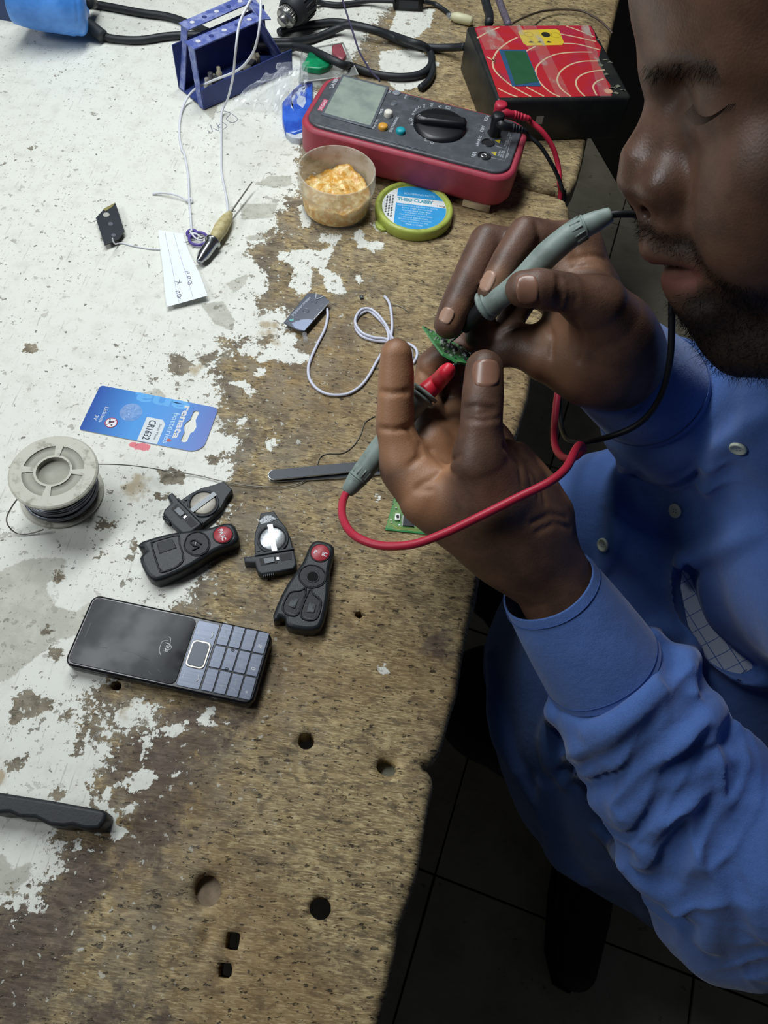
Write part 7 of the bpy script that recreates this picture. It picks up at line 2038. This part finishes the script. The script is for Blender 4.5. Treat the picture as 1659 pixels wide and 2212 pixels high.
# breast pocket: a lip standing off the chest with the slit behind it
lip = [(1474, 1216), (1464, 1270), (1478, 1335), (1512, 1395), (1560, 1440), (1610, 1464), (1658, 1472)]
slit = [(1484, 1222), (1480, 1275), (1496, 1335), (1530, 1388), (1578, 1430), (1630, 1452)]
hl_ = [V(q) for q in along_surface(lip)]; hs_ = [V(q) for q in along_surface(slit)]
shirt.chain([q - (q - V(CAM)).normalized() * 0.002 for q in hl_], .0055, .010)
shirt.chain([q - (q - V(CAM)).normalized() * 0.0005 for q in hs_], [.003] + [.0085] * (len(hs_) - 2) + [.004], .004, 's')
def cloth_mat():
    n = NT('blue_shirt_cotton')
    f = n.noise(28, 4, 0.6)
    c = n.mix(n.ramp(f, 0.3, 0.75), lin('4a6cae'), lin('41619f'))
    we = n.noise(1.0, 2, 0.5, vec=n.map(sc=(1500, 1500, 1500)))
    c = n.mix(n.math('MULTIPLY', n.ramp(we, 0.35, 0.65), 0.22), c, lin('6d8cc8'))
    n.set(Base_Color=c, Roughness=0.85)
    n.b.inputs['Specular IOR Level'].default_value = 0.25
    n.b.inputs['Sheen Weight'].default_value = 0.25
    n.b.inputs['Sheen Roughness'].default_value = 0.5
    n.bump(n.math('ADD', n.math('MULTIPLY', we, 0.25), n.math('MULTIPLY', n.noise(70, 4, 0.6), 1.2)), 0.5, 0.0015)
    return n.mat
sp, sq = shirt.mesh(0.0023)
def crumple(pos, quads):
    """small drag folds: skewed ridges round the sleeves, soft drape on the body"""
    nrm = np.zeros_like(pos)
    a, b, c = pos[quads[:, 0]], pos[quads[:, 1]], pos[quads[:, 2]]
    fn = np.cross(b - a, c - a)
    for k in range(4):
        for d in range(3): nrm[:, d] += np.bincount(quads[:, k], fn[:, d], len(pos))
    nrm /= np.maximum(np.linalg.norm(nrm, axis=1), 1e-12)[:, None]
    disp = np.zeros(len(pos))
    for line, amp, per, skew in (([Q(1322, 1474, .503), Q(1425, 1640, .518), Q(1540, 1830, .538), LE], .0030, .031, V(CU) * 0.55 + V(CR) * 0.45), ([LE, (0.335, 0.095, TZ + 0.02), SH_L], .0035, .045, Vector((0, 0, 1))), ([ra + rax * 0.08, ra + rax * 0.17, RE], .0028, .028, Vector((0, 0, 1)))):
        L = np.array([np.asarray(V(q)) for q in line]); s0 = 0.0
        best = np.full(len(pos), 1e9); S = np.zeros(len(pos)); W = np.zeros((len(pos), 3))
        for p0, p1 in zip(L[:-1], L[1:]):
            e = p1 - p0; le = np.linalg.norm(e); t = np.clip(((pos - p0) @ e) / (le * le), 0, 1)
            v = pos - p0 - t[:, None] * e; dd = np.linalg.norm(v, axis=1)
            m = dd < best
            best[m] = dd[m]; S[m] = s0 + t[m] * le; W[m] = v[m]; s0 += le
        k = np.clip((0.086 - best) / 0.016, 0, 1) * np.clip(S / 0.03, 0, 1)
        an = W @ np.asarray(V(skew).normalized())
        ph = S / per + an * 16 + 0.55 * np.sin(an * 70 + S * 40) + 0.35 * np.sin(W[:, 0] * 120 + 2 * S * 55)
        r = 1 - np.abs(np.sin(math.pi * ph)); r = r ** 1.6
        mod = 0.45 + 0.55 * np.sin(S * 47 + an * 55 + 1.3) * np.sin(W[:, 2] * 60 + S * 23)
        disp += k * amp * (r * 1.5 - 0.5) * np.clip(mod, 0.1, 1)
    x, y, z = pos.T
    disp += 0.0016 * np.sin(x * 38 + z * 26 + 1.2 * np.sin(y * 33)) * np.sin(y * 29 - z * 17) + 0.0010 * np.sin(x * 95 - y * 60 + z * 70 + 1.5 * np.sin(z * 50))
    return pos + nrm * disp[:, None]
sp = crumple(sp, sq)
cloth = cloth_mat()
sh = mesh_obj('shirt', inv(sp), sq, [cloth], root_man, smooth_iter=1)
setp(sh, label='blue cotton shirt with long sleeves')
def cuff(o0, n0, o1, n1, r0, r1, label):
    """a doubled band of cloth round the wrist, open towards the hand"""
    o0, n0, o1, n1 = [V(x) for x in (o0, n0, o1, n1)]
    n0.normalize(); n1.normalize()
    N, Mv = 56, 12
    x0 = n1.orthogonal().normalized()
    rings = []
    def ring(t, dr, shift=0.0):
        o = o0.lerp(o1, t); n = n0.lerp(n1, min(1, t * 1.3)).normalized()
        x = (x0 - n * x0.dot(n)).normalized(); y = n.cross(x)
        r = r0 + (r1 - r0) * t + dr
        out = []
        for k in range(N):
            a = 2 * math.pi * k / N
            w = 1 + 0.012 * math.sin(3 * a + 1.0 + 2 * t) + 0.008 * math.sin(5 * a - 3 * t)
            out.append(o + n * shift + (x * math.cos(a) + y * math.sin(a)) * r * w - off)
        return out
    for k in range(Mv + 1): rings.append(ring(1 - k / Mv, 0.0008 * math.sin(math.pi * k / Mv)))
    rings.append(ring(0, -0.0003, 0.0006)); rings.append(ring(0, -0.0012, 0.0006)); rings.append(ring(0, -0.0016, 0.0))
    for k in range(1, Mv + 1): rings.append(ring(k / Mv, -0.0018))
    v = [p for r_ in rings for p in r_]
    f_ = [(k * N + i, k * N + (i + 1) % N, (k + 1) * N + (i + 1) % N, (k + 1) * N + i) for k in range(len(rings) - 1) for i in range(N)]
    mb = MB(); mb.add(v, f_, cloth, True); o = mb.build('cuff', sh)
    for t in (0.07, 0.93):
        q = ring(t, 0.0007); mb = MB(); mb.tube(q + [q[0]], 0.00035, M_('shirt_seam', '38548f', 0.9), 4, caps=False); mb.build('stitching', o)
    return o
off = Vector((0.42, 0.26, 0.0))
sh.location = (0, 0, 0)
a_ = np.array(Q(1168, 1244, .480)); b_ = np.array(Q(1300, 1440, .501)); la = (a_ - b_) / np.linalg.norm(a_ - b_)
vw = (CAM - a_) / np.linalg.norm(CAM - a_)
cl = cuff(Q(1182, 1260, .4812), la + 0.30 * vw, Q(1304, 1446, .5015), la + 0.05 * vw, .0318, .0412, 'left')
cr2 = cuff(ra, -rax, ra + rax * 0.074, -rax, .0322, .0405, 'right')
tree = BVHTree.FromPolygons([Vector(p) for p in sp], [tuple(q) for q in sq])
body_tree = BVHTree.FromPolygons([Vector(p) for p in bp], [tuple(q) for q in bq])
def cast(px, py, tr=None):
    r = Vector(ray(px, py)).normalized()
    h, nrm, *_ = (tr or tree).ray_cast(Vector(CAM), r)
    if h is None: return None, None
    if nrm.dot(r) > 0: nrm = -nrm
    return h, nrm
off = Vector((0.42, 0.26, 0.0))
# buttons down the front
bm_ = M_('button_horn', 'c3cbbb', 0.3, var=0.3, scale=200)
for px, py in ((1596, 966), (1461, 1103), (1305, 1177)):
    h, nrm = cast(px, py)
    if h is None: continue
    z = nrm.normalized(); x = z.orthogonal().normalized()
    Mx = basis(h - off + z * 0.0006, x, z.cross(x), z)
    mb = MB(); mb.lathe([(0, 0.0012), (0.0032, 0.0012), (0.0040, 0.0020), (0.0050, 0.0022), (0.0056, 0.0014), (0.0056, 0.0), (0, 0)], bm_, 24, Mx); bt = mb.build('button', root_man, label='pale shirt button')
    mb = MB()
    for i, j in ((1, 1), (1, -1), (-1, 1), (-1, -1)): mb.cyl(0.0005, 0.0012, 0.0014, M_('thread_blue', '6a7fa8', 0.8), 6, Mx, cx=i * 0.001, cy=j * 0.001)
    mb.build('thread', bt)['kind'] = 'stuff'
# cuff and placket seams: fine raised stitching lines
st = M_('shirt_seam', '3c5a98', 0.85)
def seam(pts, rad=0.0006):
    path = []
    for q in cr([(x, y, 0) for x, y in pts], 6):
        h, nrm = cast(q.x, q.y)
        if h is not None: path.append(h - off + nrm * 0.0002)
    if len(path) > 2: mb = MB(); mb.tube(path, rad, st, 5); mb.build('seam', root_man)
# squared paper in the pocket
pg = NT('squared_paper')
br = pg.n('ShaderNodeTexBrick', i_Vector=pg.map(sc=(1, 1, 1), rot=(0, 0, 0.0)), i_Scale=1.0)
br.offset = 0.0
br.inputs['Brick Width'].default_value = 0.013; br.inputs['Row Height'].default_value = 0.013; br.inputs['Mortar Size'].default_value = 0.00035
br.inputs['Color1'].default_value = lin('c9d0da'); br.inputs['Color2'].default_value = lin('c4ccd8'); br.inputs['Mortar'].default_value = lin('4a6fae')
pg.set(Base_Color=br.outputs[0], Roughness=0.7)
ps = [(1476, 1216), (1486, 1236), (1492, 1252), (1509, 1250), (1523, 1276), (1537, 1303), (1544, 1307), (1573, 1357), (1600, 1398), (1629, 1442), (1597, 1460), (1545, 1440), (1500, 1372), (1478, 1300)]
hA, hB = V(shirt.hit(1490, 1262)), V(shirt.hit(1590, 1420))
x_ = (hB - hA).normalized(); vdir = (V(CAM) - hA).normalized()
zax = (vdir - x_ * vdir.dot(x_)).normalized(); y_ = zax.cross(x_)
o_ = (hA + hB) / 2 + zax * 0.0015
def onplane(px, py, lift=0.0):
    r = Vector(ray(px, py)); t = (o_ + zax * lift - V(CAM)).dot(zax) / r.dot(zax)
    w = V(CAM) + r * t - o_
    return (w.dot(x_), w.dot(y_))
pr = thing('folded_paper', 'torn squared paper sheets sticking out of the shirt breast pocket', 'paper')
pr.matrix_world = basis(o_, x_, y_, zax)
mb = MB(); mb.prism([onplane(*p) for p in ps], -0.0004, 0.0, pg.mat); mb.build('sheet', pr)
ps2 = [(1474, 1212), (1484, 1262), (1512, 1330), (1560, 1395), (1612, 1445), (1590, 1462), (1530, 1432), (1486, 1350), (1470, 1270)]
mb = MB(); mb.prism([onplane(*p) for p in ps2], 0.0004, 0.0008, pg.mat); sh2 = mb.build('sheet', pr)

# ------------------------------------------------------------------ finger nails
nm = M_('finger_nail', '84604f', 0.3, var=0.2, scale=200)
nm2 = M_('finger_nail_pale', 'a98672', 0.32, var=0.2, scale=200)
def nail(px, py, tipdir, w, l, mat):
    """a curved plate laid on the fingertip: grid points dropped on the skin"""
    ux, uy = tipdir; n_ = math.hypot(ux, uy); ux, uy = ux / n_, uy / n_
    vx, vy = -uy, ux
    N, Mv = 12, 12
    v, ok = [], True
    pts = []
    for i in range(N + 1):
        for j in range(Mv + 1):
            s, t = i / N * 2 - 1, j / Mv * 2 - 1
            # squircle outline
            e = 0.86
            ss = s * math.sqrt(max(1 - e * t * t / 2, 0)); tt = t * math.sqrt(max(1 - e * s * s / 2, 0))
            h, nrm = cast(px + ux * tt * l + vx * ss * w, py + uy * tt * l + vy * ss * w, body_tree)
            if h is None: return
            edge = max(abs(s), abs(t))
            v.append(h - off + nrm * (0.0006 if edge < 0.99 else -0.0006))
    f = [(i * (Mv + 1) + j, (i + 1) * (Mv + 1) + j, (i + 1) * (Mv + 1) + j + 1, i * (Mv + 1) + j + 1) for i in range(N) for j in range(Mv)]
    mb = MB(); mb.add(v, f, mat, True); mb.build('fingernail', root_man)
nail(1050, 806, (-0.04, -1), 33, 33, nm)
nail(1139, 625, (-1, 0.06), 35, 27, nm)
nail(1054, 608, (-0.42, 0.9), 15, 27, nm2)
nail(965, 682, (-0.45, 0.9), 16, 20, nm2)

# ------------------------------------------------------------------ beard, brows, lashes: short curled hairs
def hairs(name, test, n, length, rad, seed, curl):
    rng = np.random.default_rng(seed)
    tn = skin.data.attributes['tone']
    col = np.zeros(len(bp) * 4, np.float32); tn.data.foreach_get('color', col); col = col.reshape(-1, 4)
    hl = (bp - HN) @ HM * 1000
    w = test(hl, col)
    w = np.where(w > 0.25, w, 0)
    if w.sum() == 0: return
    nrm = np.zeros(len(bp) * 3, np.float32); skin.data.vertices.foreach_get('normal', nrm); nrm = nrm.reshape(-1, 3)
    pick = rng.choice(len(bp), n, p=w / w.sum())
    v, f = [], []
    for i in pick:
        p = bp[i] + rng.normal(0, 0.0006, 3); d = nrm[i] * rng.uniform(0.35, 0.9) + HM @ np.array([rng.normal(0.1, curl), rng.normal(0, curl), -0.5 + rng.normal(0, curl)])
        d /= np.linalg.norm(d); L = length * rng.uniform(0.5, 1.1)
        s = np.cross(d, rng.normal(0, 1, 3)); s /= np.linalg.norm(s)
        b = len(v)
        q = p.copy()
        for k in range(4):
            wd = rad * (1 - 0.25 * k)
            v.append(q - s * wd); v.append(q + s * wd)
            d = d + s * rng.normal(0, curl * 0.8) + rng.normal(0, curl * 0.7, 3); d /= np.linalg.norm(d); q = q + d * L / 3
        for k in range(3): f.append((b + 2 * k, b + 2 * k + 1, b + 2 * k + 3, b + 2 * k + 2))
    v = np.array(v) - np.array(off)
    mb = MB(); mb.add([tuple(x) for x in v], f, M_('black_hair', '070606', 0.9, var=0.2, spec=0.1), True)
    o = mb.build(name, root_man); o['kind'] = 'stuff'
hairs('beard', lambda h, c: c[:, 1] * (h[:, 2] < -84), 15000, 0.0075, 0.00012, 1, 0.5)
hairs('moustache', lambda h, c: c[:, 1] * (h[:, 2] > -84) * (h[:, 2] < -42), 1800, 0.0042, 0.00010, 2, 0.35)
hairs('eyebrow', lambda h, c: c[:, 1] * (h[:, 2] > 0) * (h[:, 2] < 30) * (h[:, 1] > 0), 520, 0.0050, 0.00010, 3, 0.25)
mb = MB()
for t in np.linspace(0, 1, 34):
    p = Hd(-9.6 - 11 * t * t, 20 + 26 * t, -6.5 - 4.0 * math.sin(math.pi * min(t * 1.1, 1))); q = p + HM @ np.array([0.0036, 0.0012 * (t - 0.3), -0.0022])
    h = np.array(head_only.hit(*pix(p), near=0.1)) - np.array(off); q = h + (q - p)
    mb.tube([tuple(h), tuple(h * 0.45 + q * 0.55 + np.array([0, 0, -0.0004])), tuple(q)], [0.00012, 0.00009, 0.00004], M_('black_hair', '070606', 0.9, spec=0.1), 4)
mb.build('eyelashes', root_man)['kind'] = 'stuff'

# ------------------------------------------------------------------ trousers, shoes, stool
legs = Field()
legs.chain([(0.46, 0.20, TZ - 0.33), (0.15, 0.24, TZ - 0.30)], [.085, .062], .02)
legs.chain([(0.46, 0.34, TZ - 0.33), (0.16, 0.40, TZ - 0.30)], [.085, .062], .02)
TOE, HEEL = P(1226, 2122, -TZ + 0.02), P(1268, 1760, -TZ + 0.02)
FT = HEEL
legs.chain([(0.15, 0.24, TZ - 0.30), (FT[0] * 0.5 + 0.075, 0.24 * 0.5 + FT[1] * 0.5, 0.28), (FT[0], FT[1], 0.09)], [.060, .055, .046], .01)
legs.chain([(0.16, 0.40, TZ - 0.30), (0.34, 0.40, 0.09)], [.060, .046], .01)
lp_, lq_ = legs.mesh(0.006)
mesh_obj('trousers', inv(lp_), lq_, [M_('dark_trousers', '15171f', 0.9, var=0.4, scale=200)], root_man)
shm = M_('shoe_leather', '1c1815', 0.5, var=0.4, scale=80); sol = M_('shoe_sole', '0d0c0b', 0.8); tanm = M_('sock_tan', '5a4d3d', 0.9)
def shoe(heel, toe):
    h, t = np.array([heel[0], heel[1], 0.0]), np.array([toe[0], toe[1], 0.0])
    d_ = (t - h) / np.linalg.norm(t - h); s_ = np.array([-d_[1], d_[0], 0]); t = h + d_ * 0.235
    at = lambda x, y, z: tuple(h + d_ * x + s_ * y + np.array([0, 0, z]))
    sf = Field(); sf.chain([at(0.0, 0, .045), at(0.06, 0, .055), at(0.14, .004, .038), at(0.21, .006, .030)], [.038, .042, .040, .030], .01)
    c = at(0.1, 0, 0)
    sf._add(lambda q: q[:, 2] - 0.016, (c[0] - 0.25, c[1] - 0.25, -0.1), (c[0] + 0.25, c[1] + 0.25, 0.016), 's', 0.002)
    p_, q_ = sf.mesh(0.005); o = mesh_obj('shoe', inv(p_), q_, [shm], root_man)
    ol = [(-.040, -.018), (-.040, .018), (-.02, .034), (.06, .040), (.15, .045), (.215, .030), (.243, .006), (.238, -.016), (.20, -.034), (.12, -.040), (.04, -.037), (-.02, -.034)]
    mb = MB(); mb.prism([at(x, y, 0)[:2] for x, y in ol], 0.001, 0.018, sol, bev=0.003, M=Matrix.Translation(-off)); mb.build('sole', o)
shoe(HEEL, TOE); shoe((0.34, 0.40), (0.20, 0.41))
sr = thing('stool', 'low wooden stool under the seated man', 'stool', (0.50, 0.27, 0))
wd = M_('stool_wood', '4a3826', 0.7, var=0.5)
mb = MB(); mb.prism(rrect(-0.15, 0.15, -0.15, 0.15, 0.02), TZ - 0.450, TZ - 0.422, wd, bev=0.004); mb.build('seat', sr)
for i in (-1, 1):
    for j in (-1, 1):
        mb = MB(); mb.tube([(i * 0.12, j * 0.12, 0.0), (i * 0.11, j * 0.11, TZ - 0.450)], 0.016, wd, 10); mb.build('leg', sr)

# ------------------------------------------------------------------ the board in the hand
A_, B_, C_ = [V(q) for q in qn((913, 703, .4775), (1031, 768, .4690), (1024, 788, .4490))]
nz = (B_ - A_).cross(C_ - A_).normalized()
if nz.dot(V(CAM) - A_) < 0: nz = -nz
bx = (B_ - A_).normalized(); by = nz.cross(bx)
hb = thing('held_board', 'small bright green circuit board pinched in the left hand between both probes', 'circuit board')
hb.matrix_world = basis(A_, bx, by, nz)
def onb(px, py, lift=0.0):
    r = Vector(ray(px, py)); t = (A_ + nz * lift - V(CAM)).dot(nz) / r.dot(nz)
    w = V(CAM) + r * t
    return w, ((w - A_).dot(bx), (w - A_).dot(by))
out = [onb(*p)[1] for p in ((913, 703), (940, 717), (985, 741), (1031, 767), (1027, 788), (988, 781), (957, 764), (936, 737))]
gb = NT('green_board'); gb.set(Base_Color=gb.mix(gb.ramp(gb.noise(260, 4, 0.6), 0.4, 0.65), lin('2c7a43'), lin('5b8f57')), Roughness=0.35)
mb = MB(); mb.prism(out, -0.0011, 0.0, gb.mat); mb.build('board', hb)
eg = M_('board_edge_green', '18a04a', 0.3)
mb = MB(); mb.prism([(x * 1.0, y) for x, y in out], -0.0013, -0.0011, eg); mb.build('edge', hb)
rng = random.Random(12)
tin = M_('tin', 'c9cbc6', 0.35, 0.7); chp = M_('chip_black', '24262a', 0.45)
mb = MB()
poly = np.array(out)
k = 0
while k < 70:
    x, y = rng.uniform(poly[:, 0].min(), poly[:, 0].max()), rng.uniform(poly[:, 1].min(), poly[:, 1].max())
    if poly_sd(np.array([[x, y]]), poly)[0] < 0.0012: continue
    k += 1
    s_ = rng.uniform(0.0004, 0.0010)
    mb.box(x - s_, x + s_, y - s_ * 0.6, y + s_ * 0.6, 0.0, rng.uniform(0.0004, 0.0012), tin if rng.random() < 0.6 else chp)
mb.build('components', hb)['kind'] = 'stuff'
for px, py, s_ in ((958, 738, 0.0020), (978, 752, 0.0022), (1004, 766, 0.0018)):
    x, y = onb(px, py)[1]; mb = MB(); mb.box(x - s_, x + s_, y - s_ * 0.7, y + s_ * 0.7, 0.0, 0.0016, chp, bev=0.0002); mb.build('chip', hb)

# ------------------------------------------------------------------ probes and cords of the two leads
gr = NT('probe_grey'); gr.set(Base_Color=gr.mix(gr.ramp(gr.noise(120, 4, 0.6), 0.4, 0.7), lin('84928c'), lin('707d77')), Roughness=0.5)
steel = M_('probe_steel', 'b5b7b8', 0.25, 0.95)
def sweep(name, parent, pts, rads, mat, org, n=20, seg=6):
    c = cr([tuple(V(p) - org) for p in pts], seg)
    rr = np.interp(np.linspace(0, 1, len(c)), np.linspace(0, 1, len(rads)), rads)
    mb = MB(); mb.tube(c, list(rr), mat, n); return mb.build(name, parent)
# black lead
r, wo, m, cp = LEADS['black']; wo = V(wo)
tipw = onb(970, 742, 0.0004)[0]
tip_dep = (np.array(tipw) - CAM) @ FWD
pin = [tipw, Q(986, 727, tip_dep - .0065), Q(1004, 709, tip_dep - .013)]
pb = sweep('probe_handle', r, [Q(1052, 660, .4370), Q(1085, 640, .4275), Q(1130, 604, .4190), Q(1180, 552, .4130), Q(1230, 510, .4080), Q(1262, 490, .4050)], [.0078, .0064, .0070, .0074, .0070, .0062], gr.mat, wo, 28)
pb['label'] = 'grey moulded probe handle'
sweep('pin', r, pin, [.0004, .0010, .0011], steel, wo, 10)
sweep('tip_sleeve', r, [Q(1003, 711, tip_dep - .0128), Q(1025, 686, .4440), Q(1050, 661, .4375)], [.0030, .0046, .0058], m, wo, 20)
sweep('tail', r, [Q(1262, 490, .4050), Q(1290, 477, .4030), Q(1320, 463, .4010)], [.0064, .0056, .0038], gr.mat, wo, 20)
def rings(parent, centre, toward, rads, gap, wd_):
    a, b = V(centre) - wo, V(toward) - wo
    for k, rr in enumerate(rads):
        mb = MB(); mb.lathe([(rr * 0.6, -wd_), (rr, -wd_ * 0.6), (rr * 1.03, 0), (rr, wd_ * 0.6), (rr * 0.6, wd_)], gr.mat, 28, along(a + (b - a).normalized() * gap * k, b + (b - a).normalized()))
        mb.build('guard_ring', parent)
rings(pb, Q(1050, 661, .4375), Q(1130, 604, .4190), [.0092, .0084], .0034, .0016)
rings(pb, Q(1262, 490, .4050), Q(1290, 477, .4030), [.0066], .001, .0010)
def ribs(parent, c0, c1, R, n, length):
    a, b = V(c0) - wo, V(c1) - wo
    Mx = along(a, b); mb = MB()
    for k in range(n):
        an = 2 * math.pi * k / n
        mb.tube([Mx @ Vector((R * math.cos(an), R * math.sin(an), 0)), Mx @ Vector((R * 0.97 * math.cos(an), R * 0.97 * math.sin(an), length))], 0.0008, gr.mat, 5)
    mb.build('grip_ribs', parent)['kind'] = 'stuff'
ribs(pb, Q(1238, 505, .4074), Q(1262, 490, .4050), .0065, 12, .006)
# its cord: under the chin, down across the chest, back up to the plug
tail = [tuple(V(q) - wo) for q in qn((1318, 464, .4010), (1345, 462, .4000), (1385, 468, .402), (1425, 510, .408), (1448, 590, .415), (1451, 680, .424), (1447, 780, .436), (1425, 860, .452), (1380, 915, .468), (1310, 945, .485), (1240, 955, .505), (1215, 930, .53), (1208, 860, .56), (1214, 790, .60))]
down = [cp[-1]]
mb = MB(); mb.tube(cr(tail + [tuple(V(cp[-1]) * 0.5 + V(tail[-1]) * 0.5 + Vector((0, 0, -0.04)))] + cp[::-1], 8), 0.0020, m, 10); mb.build('cord', r)
# red lead
r, wo, m, cp = LEADS['red']; wo = V(wo)
tw = onb(987, 783, -0.0014)[0]; td = (np.array(tw) - CAM) @ FWD
pb = sweep('probe_handle', r, [Q(914, 853, .4725), Q(890, 884, .4735), Q(855, 925, .4755), Q(815, 978, .4775), Q(785, 1018, .4790), Q(772, 1034, .4795)], [.0076, .0064, .0072, .0074, .0068, .0062], gr.mat, wo, 28)
pb['label'] = 'grey moulded probe handle'
sweep('pin', r, [tw, Q(976, 792, td + .001), Q(966, 800, td + .002)], [.0006, .0010, .0011], steel, wo, 10)
rt = M_('probe_red', 'd4283c', 0.4)
sweep('tip_sleeve', r, [Q(970, 797, td + .0018), Q(965, 803, td + .0025), Q(948, 822, .4705), Q(918, 849, .4720)], [.0038, .0050, .0056, .0066], rt, wo, 20)
sweep('tail', r, [Q(772, 1034, .4795), Q(760, 1050, .4800), Q(749, 1064, .4805)], [.0066, .0056, .0040], gr.mat, wo, 20)
rings(pb, Q(918, 849, .4722), Q(890, 884, .4735), [.0092, .0084], .0034, .0016)
rings(pb, Q(774, 1032, .4795), Q(760, 1050, .4800), [.0067], .001, .0010)
ribs(pb, Q(790, 1012, .4788), Q(774, 1032, .4795), .0064, 12, .006)
sweep('colour_stripe', pb, [Q(812, 960, .4765), Q(796, 980, .4770), Q(783, 1000, .4775)], [.0008, .0030, .0010], rt, wo, 10)
loop = [tuple(V(q) - wo) for q in qn((750, 1062, .4805), (740, 1085, .472), (741, 1120, .458), (765, 1156, .444), (820, 1178, .434), (890, 1176, .427), (960, 1152, .424), (1040, 1114, .422), (1120, 1074, .421), (1185, 1042, .422), (1222, 1012, .428), (1242, 975, .440), (1252, 962, .452), (1258, 972, .462), (1235, 990, .474), (1212, 985, .490), (1198, 955, .510), (1200, 890, .535), (1210, 820, .56), (1222, 760, .60))]
mb = MB(); mb.tube(cr(loop + [tuple(V(cp[-1]) * 0.5 + V(loop[-1]) * 0.5 + Vector((0, 0, -0.04)))] + cp[::-1], 8), 0.0026, m, 12); mb.build('cord', r)
